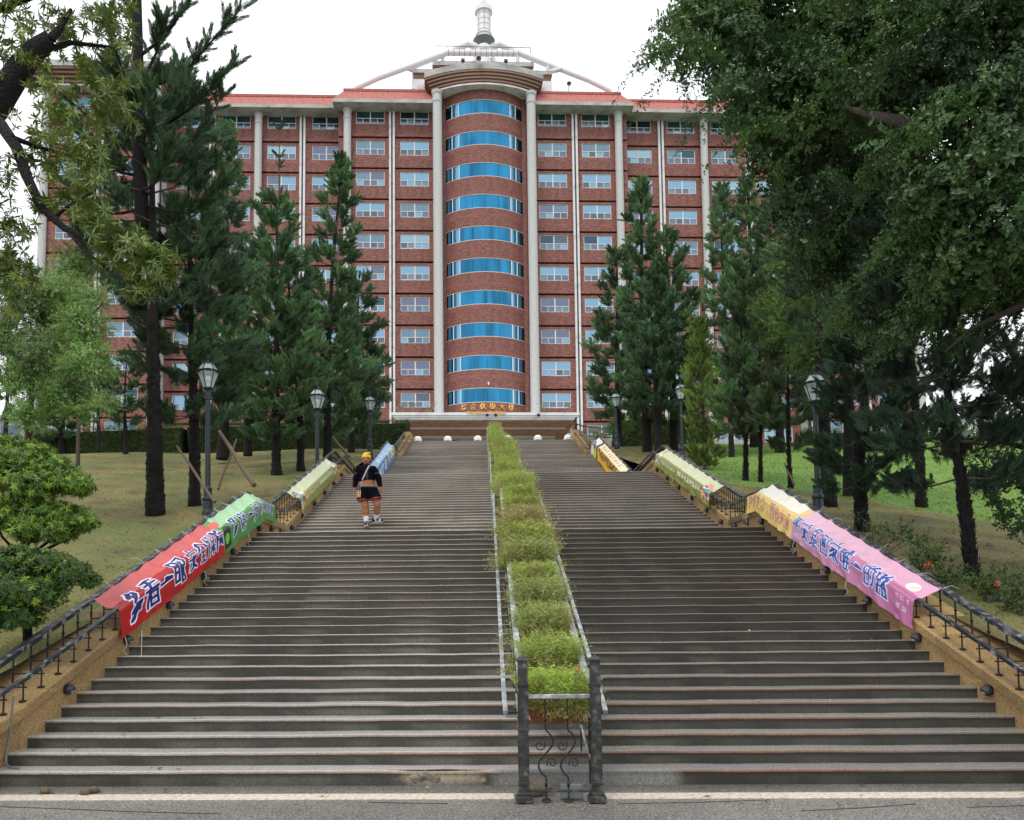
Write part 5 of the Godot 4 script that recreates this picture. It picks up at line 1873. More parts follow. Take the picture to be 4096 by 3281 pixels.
func tint(c: Color, spread := 0.25) -> Color:
	var k := rng.randf_range(1.0 - spread, 1.0 + spread)
	var h := rng.randf_range(-0.08, 0.08)
	return Color(c.r * k * (1 + h), c.g * k, c.b * k * (1 - h), 1)

func roughen(m: MB, pts: Array, rad: Array) -> void:
	# loose flakes and old branch stubs on the bark
	for k in 420:
		var s := rng.randf() * 6.5
		var i := int(s)
		var p: Vector3 = (pts[i] as Vector3).lerp(pts[i + 1], s - i)
		var r: float = lerpf(rad[i], rad[i + 1], s - i)
		var a := rng.randf() * TAU
		var o := Vector3(cos(a), 0, sin(a))
		var d := Vector3(-sin(a), 0, cos(a))
		var w := r * rng.randf_range(0.15, 0.4)
		var hh := rng.randf_range(0.02, 0.07)
		var q := p + o * r * 0.96
		m.quad(q - d * w - Vector3(0, hh, 0), q + d * w - Vector3(0, hh, 0), q + d * w * 0.8 + o * rng.randf_range(0.01, 0.04) + Vector3(0, hh, 0), q - d * w * 0.8 + o * rng.randf_range(0.01, 0.04) + Vector3(0, hh, 0))

# a conifer with whorled branches that end in foxtails
func conifer(base: Vector3, h: float, half: float, low: float, label: String, o := {}) -> Node3D:
	var far: bool = o.get("far", false)
	var t := thing("pine_tree", label, "pine tree", base - Vector3(0, 0.15, 0), "pines along the stairs")
	var col: Color = o.get("col", Color(0.040, 0.082, 0.048))
	var lean: Vector3 = o.get("lean", Vector3.ZERO)
	var r0: float = o.get("r", 0.012 * h + 0.05)
	var shape: float = o.get("shape", 0.75)
	var step: float = o.get("step", 0.56)
	var psize: float = o.get("psize", 0.55) * 0.74
	var upsweep: float = o.get("up", 0.55)
	var gap: float = o.get("gap", 0.0)
	var trunk := MB.new()
	var pts := []
	var rad := []
	var wob := rng.randf() * 9.0
	for k in 15:
		var s := k / 14.0
		pts.append(Vector3(0.05 * sin(s * 5 + wob), s * (h + 0.15), 0.05 * cos(s * 4 + wob)) + lean * s * s)
		rad.append(r0 * (1.0 - 0.86 * s) * (1.25 if k == 0 else 1.0) * rng.randf_range(0.95, 1.05))
	trunk.tube(pts, rad, 10)
	if not far: roughen(trunk, pts, rad)
	part("trunk", trunk.mesh(M["bark_grey"] if o.get("pale", false) else M["bark_dark"]), t)
	var lim := MB.new()
	var xf := [[], [], []]
	var cc := [[], [], []]
	var off := 3 if far else 0
	var add := func(p: Vector3, dir: Vector3, s: float) -> void:
		var k := rng.randi() % 3
		var b := aim(dir, rng.randf() * TAU)
		xf[k].append(Transform3D(b.scaled(Vector3(s * 1.05, s, s * 1.05)), p))
		cc[k].append(tint(col, 0.3))
	var clump := func(p: Vector3, out: Vector3, R: float, size: float) -> void:
		# a tuft: plumes that rise and spread from the end of a branch
		var g := rng.randf_range(0.55, 1.65)
		for e in int(9 + 17 * R):
			var a := rng.randf() * TAU
			var w := rng.randf_range(0.1, 0.95)
			var d := Vector3(cos(a) * w, rng.randf_range(0.35, 1.1), sin(a) * w) + out * 0.55
			var k := rng.randi() % 3
			var s := size * rng.randf_range(0.62, 1.05)
			var q := p + Vector3(rng.randf_range(-1, 1), rng.randf_range(-0.8, 0.5), rng.randf_range(-1, 1)) * 0.28 * R - d.normalized() * s * 0.3
			xf[k].append(Transform3D(aim(d, rng.randf() * TAU).scaled(Vector3(s * 1.1, s, s * 1.1)), q))
			cc[k].append(tint(col * g, 0.2))
	var y := low
	var ang := rng.randf() * TAU
	while y < h - 0.10:
		var s := (y - low) / (h - low)
		var R := half * pow(1.0 - s, shape) * clampf(0.6 + s * 3.0, 0.6, 1.0) * rng.randf_range(0.8, 1.1)
		R = maxf(R, 0.14)
		var f := y / h * 14.0
		var at: Vector3 = (pts[mini(13, int(f))] as Vector3).lerp(pts[mini(14, int(f) + 1)], f - int(f))
		var nb := 4 if R < 0.9 else 5
		for b in nb:
			if rng.randf() < gap: continue
			var a := ang + b * TAU / nb + rng.randf_range(-0.35, 0.35)
			var out := Vector3(cos(a), 0, sin(a))
			var L := R * rng.randf_range(0.62, 1.15)
			var rise: float = lerpf(-0.10, upsweep, s) * L
			var end: Vector3 = at + out * L + Vector3(0, rise + 0.15 * L, 0)
			var mid: Vector3 = at + out * L * 0.5 + Vector3(0, rise * 0.35 - 0.05 * L, 0)
			lim.tube([at, mid, end], [0.022 * (0.5 + R * 0.5), 0.014 * (0.5 + R * 0.5), 0.006], 5, false)
			var cr := clampf(0.35 + 0.35 * L, 0.3, 1.0)
			clump.call(end, out, cr, psize)
			if L > 0.55: clump.call(mid.lerp(end, 0.35) + Vector3(0, 0.05, 0), out, cr * 0.75, psize * 0.9)
			if L > 1.1:
				var sd := out.cross(Vector3.UP) * (1 if rng.randf() < 0.5 else -1)
				clump.call(mid.lerp(end, 0.6) + sd * 0.35 * L, out + sd, cr * 0.7, psize * 0.9)
			if L > 0.9 and rng.randf() < 0.6: clump.call(at.lerp(mid, 0.75), out, 0.4, psize * 0.75)
		ang += 0.75
		y += step * rng.randf_range(0.85, 1.2) * (1.0 if R > 0.5 else 0.7)
	for k in 3: add.call(pts[14] - Vector3(0, 0.3, 0), Vector3.UP + rv(0.35), psize * 0.8)
	part("branches", lim.mesh(M["bark_grey"]), t)
	for k in 3:
		if xf[k].size(): scatter("foliage", P[k + off], t, xf[k], cc[k])
	return t

# a broad-leaved crown from clumps: [centre, radius]
func crown(t: Node3D, clumps: Array, kinds: Array, per: float, size: float, cols: Array, hang: float, flat := 0.8, strands := 0) -> void:
	var xf := [[], [], []]
	var cc := [[], [], []]
	for c in clumps:
		var o: Vector3 = c[0] - t.position
		var r: float = c[1]
		var n := int(per * r * r)
		var base: Color = cols[rng.randi() % cols.size()] * rng.randf_range(0.72, 1.35)
		for i in n:
			var d := Vector3(rng.randfn(), rng.randfn(), rng.randfn()).normalized()
			var q := pow(rng.randf(), 0.45)
			var p := o + Vector3(d.x, d.y * flat, d.z) * r * q * rng.randf_range(0.85, 1.12)
			var dir := Vector3(d.x * 0.8, 0.25 + d.y * 0.4 - hang, d.z * 0.8) + rv(0.45)
			var k := rng.randi() % 3
			var s := size * rng.randf_range(0.75, 1.2)
			xf[k].append(Transform3D(aim(dir, rng.randf() * TAU).scaled(Vector3(s, s, s)), p))
			cc[k].append(tint(base, 0.28))
		for e in strands:       # thin boughs that hang out of the clump
			var a := rng.randf() * TAU
			var p := o + Vector3(cos(a), rng.randf_range(-0.5, 0.3), sin(a)) * r * 0.8
			var dir := Vector3(cos(a) * 0.7, -0.15, sin(a) * 0.7)
			for i in 8:
				p += dir * 0.17 * r / 0.5
				dir = (dir + Vector3(0, -0.16, 0)).normalized()
				var k := rng.randi() % 3
				var s := size * (1.0 - i * 0.07) * rng.randf_range(0.6, 0.9)
				xf[k].append(Transform3D(aim(dir + rv(0.35), rng.randf() * TAU).scaled(Vector3(s, s, s)), p))
				cc[k].append(tint(base * 1.15, 0.25))
	for k in 3:
		if xf[k].size(): scatter("foliage", kinds[k], t, xf[k], cc[k])

func hedge(a: Vector3, b: Vector3, h: float, w: float, label: String, col: Color) -> void:
	a.y -= 0.8; b.y -= 0.8; h += 0.8
	var t := thing("hedge", label, "hedge", a)
	var d := b - a
	var side := d.cross(Vector3.UP).normalized()
	var core := MB.new()
	core.col = Color(0.02, 0.03, 0.012)
	core.bar([Vector3(0, h * 0.44, 0), d + Vector3(0, h * 0.44, 0)], w * 0.8, h * 0.86)
	part("twigs", core.mesh(M["cloth"]), t)
	var xf := []
	var cc := []
	for i in int(d.length() * (h + w) * 110):
		var s := rng.randf()
		var q := rng.randf() * (h * 2 + w)
		var p: Vector3
		var n: Vector3
		if q < h: p = side * w * 0.5 + Vector3(0, q, 0); n = side
		elif q < h + w: p = side * (w * 0.5 - (q - h)) + Vector3(0, h, 0); n = Vector3.UP
		else: p = -side * w * 0.5 + Vector3(0, q - h - w, 0); n = -side
		xf.append(Transform3D(aim(n + rv(0.6), rng.randf() * TAU).scaled(Vector3.ONE * rng.randf_range(0.16, 0.28)), p + d * s + rv(0.05) - n * 0.1))
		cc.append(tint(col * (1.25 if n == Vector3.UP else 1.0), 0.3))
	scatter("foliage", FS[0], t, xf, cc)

func terrain() -> void:
	# the street level, reaching to the horizon
	var g := MB.new()
	g.col = Color(0.30, 0.29, 0.27)
	g.box(Vector3(-600, -0.6, -700), Vector3(600, -0.03, 60))
	struct("ground", g.mesh(M["paving"]))
	var p := MB.new()
	var rows := []
	for j in 40:
		var r := []
		for i in 90: r.append(Vector3(lerpf(-14, 14, i / 89.0), -0.012, lerpf(-0.6, 9.0, j / 39.0)))
		rows.append(r)
	p.sheet(rows)
	for i in p.v.size():
		var q := p.v[i]
		var k := 1.0 + 0.35 * wobble.get_noise_2d(q.x * 8, q.z * 8) + 0.22 * wobble.get_noise_2d(q.x * 30, q.z * 30)
		var c := Color(0.40, 0.375, 0.345) * k
		if q.z < 0.27: c = Color(0.24, 0.235, 0.20) * k
		if wobble.get_noise_2d(q.x * 6 + 300, q.z * 6) > 0.15: c = c * 1.15
		c.a = 1
		p.c[i] = c
		p.n[i] = Vector3.UP
	struct("pavement", p.mesh(M["paving"]))
	for e in [[-9.0, 0.2], [0.9, 9.5]]:
		var x: float = e[0]
		while x < e[1] - 0.05:
			var len_ := minf(rng.randf_range(1.1, 1.5), e[1] - x)
			var s := MB.new()
			s.col = Color(0.78, 0.74, 0.69) * rng.randf_range(0.93, 1.04)
			s.col.a = 1
			s.cbox(Transform3D(Basis(), Vector3(x + len_ / 2, -0.012, 0.46)), Vector3(len_ - 0.004, 0.014, 0.20), 0.002)
			struct("kerb_strip", s.mesh(M["pale_stone"]))
			x += len_
	# cracks where the paving was cast in bays
	var cr := MB.new()
	cr.col = Color(0.09, 0.085, 0.075)
	for q in [[-4.5, 0.62, -3.2, 0.86], [-3.2, 0.86, -1.9, 1.05], [0.95, 0.75, 2.1, 0.62], [2.2, 1.0, 3.1, 0.78], [-0.9, 0.66, -0.3, 0.72], [3.4, 0.9, 4.6, 0.7]]:
		cr.bar([Vector3(q[0], -0.009, q[1]), Vector3((q[0] + q[2]) / 2, -0.009, (q[1] + q[3]) / 2 + 0.02), Vector3(q[2], -0.009, q[3])], 0.008, 0.004)
	struct("paving_joints", cr.mesh(M["cloth"]))
	# two banks of grass beside the stairs
	for side in [-1, 1]:
		var m := MB.new()
		var gr := []
		var nx := 90
		var nz := 130
		for j in nz + 1:
			var z := 2.4 - 76.0 * pow(float(j) / nz, 1.15)
			var row := []
			for i in nx + 1:
				var s := pow(float(i) / nx, 1.5)
				var x0: float = edge(side, z) + side * 0.42
				if z < -39.2: x0 = side * 5.0
				var x: float = x0 + side * s * 85.0
				row.append(Vector3(x, land(x, z) + 0.025 * wobble.get_noise_2d(x * 30, z * 30), z))
			if side < 0: row.reverse()
			gr.append(row)
		gr.reverse()
		m.sheet(gr)
		for i in m.v.size():
			var q := m.v[i]
			if m.n[i].y < 0: m.n[i] = -m.n[i]
			m.c[i] = turf(q.x, q.z)
		struct("grass_bank", m.mesh(M["lawn"]))
	var b := MB.new()
	b.box(Vector3(-14, 4, -75), Vector3(15, PLAZA - 0.02, -39.6))
	b.box(Vector3(-4.6, 4, -39.6), Vector3(5.4, PLAZA - 0.015, -39.2))
	b.col = Color(0.45, 0.43, 0.40)
	struct("plaza", b.mesh(M["paving"]))
	var hill := MB.new()
	var hr := []
	for j in 12:
		var r := []
		for i in 60:
			var x := lerpf(-400, 400, i / 59.0)
			r.append(Vector3(x, 9 + j * 0.4 + 3.0 * wobble.get_noise_2d(x * 0.7, j * 9.0), -80 - j * 30))
		hr.append(r)
	hr.reverse()
	hill.sheet(hr)
	hill.col = Color(0.07, 0.09, 0.04)
	for i in hill.c.size(): hill.c[i] = Color(0.07, 0.09, 0.04)
	struct("hills", hill.mesh(M["lawn"]))

func bright_side(x: float, z: float) -> bool:
	# the mown lawn on the right begins behind the planted strip
	var lim := lerpf(9.9, 6.5, clampf((-z - 8.5) / 9.0, 0, 1)) + 0.28 * sin(z * 1.3) + 0.15 * sin(z * 3.1)
	if z < -18: lim = lerpf(6.5, 9.2, clampf((-z - 18) / 13.0, 0, 1)) + 0.2 * sin(z * 1.7)
	return x > lim and z < -6.5

func turf(x: float, z: float) -> Color:
	var k := wobble.get_noise_2d(x * 5, z * 5)
	var k2 := wobble.get_noise_2d(x * 22 + 70, z * 22)
	var c := Color(0.37, 0.32, 0.135).lerp(Color(0.22, 0.26, 0.09), clampf(0.55 + 1.6 * k, 0, 1))
	c = c.lerp(Color(0.15, 0.105, 0.06), clampf(1.5 * k2 + (0.15 if x > 0 else -0.1), 0, 0.75))
	if x < 0 and z > -6: c = c.lerp(Color(0.22, 0.25, 0.06), 0.6)
	if bright_side(x, z): c = Color(0.24, 0.43, 0.09) * (1.0 + 0.25 * k)
	c.a = 1
	return c

func grass() -> void:
	var m := MB.new()
	var r := RandomNumberGenerator.new()
	r.seed = 3
	for k in 9:
		var a := r.randf() * TAU
		var p := Vector3(cos(a), 0, sin(a)) * r.randf_range(0, 0.5)
		var d := Vector3(cos(a + r.randf()), r.randf_range(0.8, 1.8), sin(a + r.randf())).normalized()
		var s := Vector3(sin(a), 0, -cos(a)) * 0.07
		var g := r.randf_range(0.8, 1.2)
		m.col = Color(g, g, g)
		m.tri(p - s, p + s, p + d * r.randf_range(0.5, 1.0))
	var blade := m.mesh(M["grass_blade"])
	for side in [-1, 1]:
		for bright in [false, true]:
			if side < 0 and bright: continue
			var xf := []
			var cc := []
			var tries := 0
			var want := 26000 if side < 0 else (9000 if not bright else 30000)
			while xf.size() < want and tries < 200000:
				tries += 1
				var z := 1.0 - pow(rng.randf(), 1.2) * 36.0
				var x: float = edge(side, z) + side * (0.62 + rng.randf() * (4.0 + absf(z - 7.0) * 0.75))
				if bright != bright_side(x, z): continue
				var s := rng.randf_range(0.025, 0.06) * (1.5 if bright else 1.0)
				xf.append(Transform3D(Basis(Vector3.UP, rng.randf() * TAU).scaled(Vector3(s, s * 0.8, s)), Vector3(x, land(x, z) - 0.005, z)))
				var c := turf(x, z)
				if not bright: c = c.lerp(Color(0.20, 0.23, 0.07), 0.35)
				cc.append(tint(c * 1.05, 0.3))
			var o := scatter("mown_grass" if bright else "dry_grass", blade, self, xf, cc)
			tag(o, "bright green mown lawn behind the pines on the right" if bright else "thin dry brownish grass on the %s bank beside the stairs" % ("left" if side < 0 else "right"), "grass")
	# dead leaves and needles strewn over both banks
	var lt := MB.new()
	for k in 5:
		var p := Vector3(r.randf_range(-1, 1), 0.05, r.randf_range(-1, 1))
		var a := r.randf() * TAU
		lt.tri(p, p + Vector3(cos(a), 0.12, sin(a)) * 0.5, p + Vector3(cos(a + 0.7), 0.2, sin(a + 0.7)) * 0.4)
	var lm := lt.mesh(M["cloth"])
	for side in [-1, 1]:
		var xf := []
		var cc := []
		for i in 5200:
			var z := 0.5 - pow(rng.randf(), 1.3) * 30.0
			var x: float = edge(side, z) + side * (0.65 + rng.randf() * (3.0 + absf(z - 7.0) * 0.6))
			if bright_side(x, z): continue
			if wobble.get_noise_2d(x * 14, z * 14) < rng.randf_range(-0.25, 0.3): continue
			var s := rng.randf_range(0.03, 0.08)
			xf.append(Transform3D(Basis(Vector3.UP, rng.randf() * TAU).scaled(Vector3(s, s, s)), Vector3(x, land(x, z) + 0.02, z)))
			cc.append(tint([Color(0.16, 0.09, 0.05), Color(0.30, 0.20, 0.10), Color(0.10, 0.07, 0.045)][rng.randi() % 3], 0.3))
		tag(scatter("leaf_litter", lm, self, xf, cc), "dead brown leaves strewn on the %s bank" % ("left" if side < 0 else "right"), "leaf litter")


func _ready() -> void:
	rng.seed = 20240
	wobble.seed = 11
	wobble.frequency = 0.05
	wobble.fractal_octaves = 3
	# camera: the lens is shifted upwards, so that the building's uprights stay nearly parallel
	var cam := Camera3D.new()
	cam.name = "camera"
	cam.position = Vector3(0, 1.3127, 7.148)
	cam.rotation = Vector3(atan(0.0771), 0.02529, -0.008)
	var near := 0.05
	cam.set_frustum(near * 3281.0 / 3400.0, Vector2(near * 190.0 / 3400.0, near * 597.5 / 3400.0), near, 2000.0)
	add_child(cam)
	cam.current = true
	# an even white overcast
	var we := WorldEnvironment.new()
	we.name = "overcast_air"
	var env := Environment.new()
	var sky := Sky.new()
	var sm := ProceduralSkyMaterial.new()
	sm.sky_top_color = Color(0.97, 0.98, 1.0)
	sm.sky_horizon_color = Color(0.95, 0.965, 1.0)
	sm.sky_curve = 0.2
	sm.ground_bottom_color = Color(0.30, 0.29, 0.27)
	sm.ground_horizon_color = Color(0.55, 0.56, 0.55)
	sm.sky_energy_multiplier = 1.0
	sky.sky_material = sm
	env.background_mode = Environment.BG_SKY
	env.sky = sky
	env.background_energy_multiplier = 1.12
	env.tonemap_mode = Environment.TONE_MAPPER_LINEAR
	env.tonemap_exposure = 1.35
	env.sdfgi_enabled = true
	env.ssao_enabled = true
	env.ssil_enabled = true
	we.environment = env
	add_child(we)
	var sun := DirectionalLight3D.new()
	sun.name = "veiled_sun"
	sun.light_energy = 0.4
	sun.light_angular_distance = 20.0
	sun.light_color = Color(1.0, 0.97, 0.92)
	sun.rotation_degrees = Vector3(-58, -25, 0)
	sun.shadow_enabled = true
	add_child(sun)

	materials()
	for q in [["flower_yellow", 0.75, 0.50, 0.03], ["flower_red", 0.60, 0.06, 0.03], ["flower_white", 0.75, 0.75, 0.72], ["flower_pink", 0.62, 0.15, 0.35]]:
		leafy(q[0], Color(q[1], q[2], q[3]), 0.6, 0.4)
	leaf_meshes()
	banner_prints()
	terrain()
	stairs()
	building()
	walls()
	planter()
	trees()
	undergrowth()
	banner("banner_red_green", -1, -2.30, -8.75, 0.36, "red and green cloth banner with blue lettering along the lowest part of the left wall", 1, 0.0, 14)
	banner("banner_olive", -1, -11.0, -15.7, 0.30, "olive-green cloth banner with pale lettering on the left handrail above the person's shoulder", 2, 0.0, 8)
	banner("banner_blue", -1, -24.6, -30.3, 0.55, "blue cloth banner high up on the left handrail", 3, 0.0, 7)
	banner("banner_cream_pink", 1, -8.45, -2.55, 0.34, "cream and pink cloth banner with blue lettering on the lowest right wall", 4, 0.0, 12)
	banner("banner_olive_right", 1, -16.6, -11.0, 0.32, "olive-green cloth banner with a picture at both ends on the right handrail", 5, 0.0, 10)
	banner("banner_yellow", 1, -29.0, -23.0, 0.55, "yellow cloth banner with dark lettering on the right handrail high up", 6, 0.0, 7)
	banner("banner_white", 1, -31.2, -29.4, 0.6, "crumpled white and yellow cloth above the yellow banner on the right", 7, 0.0, 3)
	lamps()
	person(Vector3(-2.515, 3.386, -10.56))
	small_things()


func lamps() -> void:
	lamp_post(Vector3(-6.07, 3.75, -11.15), 3.62, "nearest lantern lamp on the left bank, beside the red and green banner", 0.012)
	lamp_post(Vector3(-4.82, 5.34, -16.86), 3.02, "second lantern lamp on the left bank, behind the olive banner")
	lamp_post(Vector3(-4.60, 8.13, -26.35), 2.6, "small far lantern lamp on the left, before the pines by the top flight")
	lamp_post(Vector3(6.84, 3.53, -10.37), 3.15, "nearest lantern lamp on the right bank, in front of a dark pine trunk", -0.01)
	lamp_post(Vector3(7.43, 7.50, -24.65), 3.05, "second lantern lamp on the right bank, beside the pale young pine")
	lamp_post(Vector3(5.57, 8.80, -28.35), 2.45, "far lantern lamp on the right, half hidden under the pines near the top flight")
	# white octagonal bollard lights at the head of the stairs
	for k in 6:
		var x := -3.74 + k * 1.674
		var b := thing("bollard_light", "%s white faceted bollard light from the left at the head of the stairs" % ["first", "second", "third", "fourth", "fifth", "sixth"][k], "bollard light", Vector3(x, PLAZA, -39.62 - k * 0.02), "white bollard lights at the head of the stairs")
		var m := MB.new()
		m.lathe([Vector2(0.12, 0), Vector2(0.12, 0.12)], 8, Transform3D(), false)
		part("stem", m.mesh(M["concrete"]), b)
		m = MB.new()
		m.lathe([Vector2(0.0, 0.12), Vector2(0.23, 0.121), Vector2(0.23, 0.27), Vector2(0.12, 0.385), Vector2(0.0, 0.386)], 8, Transform3D(), false)
		part("cap", m.mesh(M["opal"]), b)
	# low curved balustrades that sweep away from the head of the stairs
	for s in [-1, 1]:
		var t := thing("curved_balustrade", "dark scrolled railing on a low curved wall at the head of the stairs, %s side" % ("left" if s < 0 else "right"), "railing")
		var pts := []
		for q in [[4.25, -38.5], [4.2, -39.3], [4.45, -40.1], [5.0, -40.7], [5.9, -41.1], [7.2, -41.3], [9.0, -41.4], [12.0, -41.5]]:
			pts.append(Vector3(s * q[0] + (0.75 if s > 0 else 0.0), PLAZA + 0.12, q[1]))
		var w := MB.new()
		w.bar(pts, 0.35, 0.6)
		part("low_wall", w.mesh(M["pebble_wash"]), t)
		var r := MB.new()
		for y in [0.42, 0.95]:
			var p := []
			for q in pts: p.append(q + Vector3(0, y, 0))
			r.bar(p, 0.06, 0.05)
		part("bars", r.mesh(M["wrought_iron"]), t)
		for i in pts.size() - 1:
			var a: Vector3 = pts[i]
			var b: Vector3 = pts[i + 1]
			var n := int(a.distance_to(b) / 0.3) + 1
			for k in n:
				var u := MB.new()
				var q := a.lerp(b, float(k) / n)
				u.tube([q + Vector3(0, 0.25, 0), q + Vector3(0, 0.95, 0)], [0.014, 0.014], 4)
				u.ball(q + Vector3(0, 0.6, 0), Vector3(0.035, 0.05, 0.035), 6)
				part("upright", u.mesh(M["wrought_iron"]), t)


func trees() -> void:
	var dk := Color(0.085, 0.165, 0.088)
	var md := Color(0.125, 0.235, 0.11)
	# ---- left of the stairs
	var t := conifer(Vector3(-7.30, 3.77, -11.24), 9.6, 1.9, 5.0, "tall near pine with thick black trunk on the left bank, top beyond the picture", {"col": dk, "r": 0.19, "psize": 0.60, "lean": Vector3(-0.30, 0, 0), "shape": 0.3, "up": 0.7, "gap": 0.25})
	tall_top(t)
	conifer(Vector3(-6.97, 4.19, -12.74), 9.0, 1.55, 2.3, "dark leaning pine right behind the tallest one on the left bank", {"col": dk, "r": 0.13, "psize": 0.60, "lean": Vector3(-0.28, 0, 0), "shape": 0.4, "gap": 0.1})
	conifer(Vector3(-10.36, 8.07, -25.85), 13.8, 1.25, 2.0, "slender pine between the tall left pine and the pair by the second lamp", {"col": md, "psize": 0.55, "shape": 0.6, "far": true})
	conifer(Vector3(-6.72, 6.13, -19.85), 9.3, 1.6, 1.6, "bushy pine with a lone bare leader at its top, left bank", {"col": md, "r": 0.15, "psize": 0.60, "shape": 0.38, "lean": Vector3(-0.15, 0, 0)})
	leader(Vector3(-6.73, 15.42, -19.85), Vector3(-6.75, 17.85, -19.85))
	conifer(Vector3(-6.22, 6.37, -20.85), 7.6, 1.0, 2.0, "slim dark pine just left of the second lamp on the left bank", {"col": dk, "r": 0.13, "psize": 0.55, "shape": 0.4, "lean": Vector3(-0.5, 0, 0)})
	conifer(Vector3(-5.86, 7.39, -23.85), 11.6, 1.65, 1.5, "pointed pine behind the second lamp on the left bank", {"col": md, "r": 0.15, "psize": 0.60, "lean": Vector3(0.5, 0, 0), "shape": 0.7})
	conifer(Vector3(-5.86, 8.98, -29.85), 8.2, 1.6, 1.2, "full dark pine leaning over the olive banner on the left", {"col": dk, "r": 0.15, "psize": 0.62, "lean": Vector3(0.3, 0, 0), "shape": 0.5, "far": true})
	conifer(Vector3(-5.88, 9.86, -33.35), 5.6, 1.3, 1.9, "low dark pine nearest the top flight on the left", {"col": dk, "psize": 0.58, "shape": 0.45, "far": true})
	conifer(Vector3(-8.56, 7.61, -22.85), 7.6, 1.3, 1.4, "dark pine in the row behind, above the wooden stakes", {"col": dk, "psize": 0.58, "shape": 0.5, "far": true})
	conifer(Vector3(-21.49, 10.26, -34.85), 9.4, 1.25, 0.9, "dense round-topped pine before the left wing of the building", {"col": dk, "psize": 0.62, "shape": 0.45, "far": true})
	conifer(Vector3(-15.63, 8.99, -28.85), 4.2, 1.2, 1.4, "small dark pine in front of the hedge, left of the tall black trunk", {"col": dk, "psize": 0.55, "shape": 0.4, "far": true})
	conifer(Vector3(-23.23, 10.22, -32.85), 6.0, 1.2, 1.5, "thin dark pine at the left border of the picture", {"col": dk, "psize": 0.55, "shape": 0.6, "far": true, "gap": 0.35})
	conifer(Vector3(-18.68, 9.93, -32.85), 4.6, 1.2, 1.6, "stunted pine with a bare stem before the hedge", {"col": dk, "psize": 0.5, "shape": 0.4, "far": true, "gap": 0.2})
	# ---- right of the stairs
	conifer(Vector3(6.91, 8.65, -28.85), 12.0, 1.35, 1.6, "tallest pine right of the stairs, its top before the red facade", {"col": md, "r": 0.2, "psize": 0.60, "shape": 0.62, "far": true})
	conifer(Vector3(8.04, 8.53, -28.85), 9.6, 1.45, 1.6, "broad dark pine close behind the second lamp on the right", {"col": md, "r": 0.2, "psize": 0.60, "shape": 0.42, "far": true})
	conifer(Vector3(6.25, 9.61, -31.85), 9.2, 1.45, 1.5, "pine nearest the top flight on the right", {"col": md, "r": 0.16, "psize": 0.60, "shape": 0.5, "far": true})
	conifer(Vector3(7.02, 8.23, -26.85), 7.0, 1.3, 2.0, "dark lower pine in the middle of the right-hand group", {"col": dk, "r": 0.18, "psize": 0.58, "shape": 0.45, "far": true})
	conifer(Vector3(7.44, 5.37, -16.99), 6.4, 0.8, 1.6, "slim pine with a bare lower stem left of the banyan", {"col": md, "r": 0.07, "psize": 0.48, "shape": 0.55, "lean": Vector3(-0.1, 0, 0)})
	conifer(Vector3(9.28, 7.61, -24.85), 10.6, 1.3, 1.2, "thin-topped pine in the middle of the right-hand row", {"col": md, "r": 0.1, "psize": 0.52, "shape": 0.75, "far": true})
	conifer(Vector3(6.99, 6.19, -19.92), 4.9, 0.62, 0.35, "pale yellowish young pine standing alone behind the second right lamp", {"col": Color(0.19, 0.28, 0.075), "r": 0.05, "psize": 0.40, "shape": 0.55, "step": 0.32, "pale": true})
	leader(Vector3(7.10, 10.08, -19.95), Vector3(7.13, 11.42, -19.95))
	conifer(Vector3(7.78, 5.29, -16.68), 5.8, 0.95, 1.5, "brownish-stemmed pine on the edge of the bright lawn", {"col": Color(0.085, 0.13, 0.055), "r": 0.055, "psize": 0.5, "shape": 0.45, "gap": 0.1})
	conifer(Vector3(7.86, 4.71, -14.62), 5.9, 0.9, 1.3, "young pine propped by a stake on the edge of the bright lawn", {"col": Color(0.08, 0.135, 0.06), "r": 0.05, "psize": 0.48, "shape": 0.45, "gap": 0.1})
	conifer(Vector3(7.19, 3.64, -10.75), 7.8, 1.0, 3.8, "dark-trunked pine directly behind the nearest right lamp", {"col": dk, "r": 0.13, "psize": 0.52, "shape": 0.4, "lean": Vector3(0.1, 0, 0)})
	conifer(Vector3(6.65, 2.85, -7.91), 4.4, 0.85, 1.0, "black pine with drooping lower branches right of the nearest right lamp", {"col": Color(0.040, 0.085, 0.046), "r": 0.11, "psize": 0.48, "shape": 0.3, "up": 0.1, "step": 0.40, "lean": Vector3(0.45, 0, 0)})
	conifer(Vector3(6.38, 1.83, -4.25), 5.4, 1.15, 1.5, "black leaning pine at the right border with a tuft low on its trunk", {"col": Color(0.038, 0.08, 0.044), "r": 0.085, "psize": 0.46, "shape": 0.3, "lean": Vector3(-0.35, 0, 0), "up": 0.15, "step": 0.42, "gap": 0.2})
	conifer(Vector3(9.21, 3.71, -11.02), 6.4, 1.3, 2.2, "dense black pine in the shade under the banyan", {"col": Color(0.038, 0.08, 0.044), "r": 0.1, "psize": 0.50, "shape": 0.35, "up": 0.1})
	conifer(Vector3(11.46, 8.06, -25.85), 9.8, 1.5, 1.2, "pine in the far right row, before the lower windows", {"col": dk, "psize": 0.56, "shape": 0.55, "far": true})
	conifer(Vector3(14.09, 8.44, -27.85), 9.4, 1.2, 1.8, "far pine behind the lamp on the right", {"col": dk, "psize": 0.56, "shape": 0.55, "far": true, "gap": 0.25})
	conifer(Vector3(11.85, 8.79, -29.85), 12.4, 1.4, 1.6, "pine whose tip stands before the outer grey column on the right", {"col": md, "psize": 0.56, "shape": 0.65, "far": true})
	broadleaves()


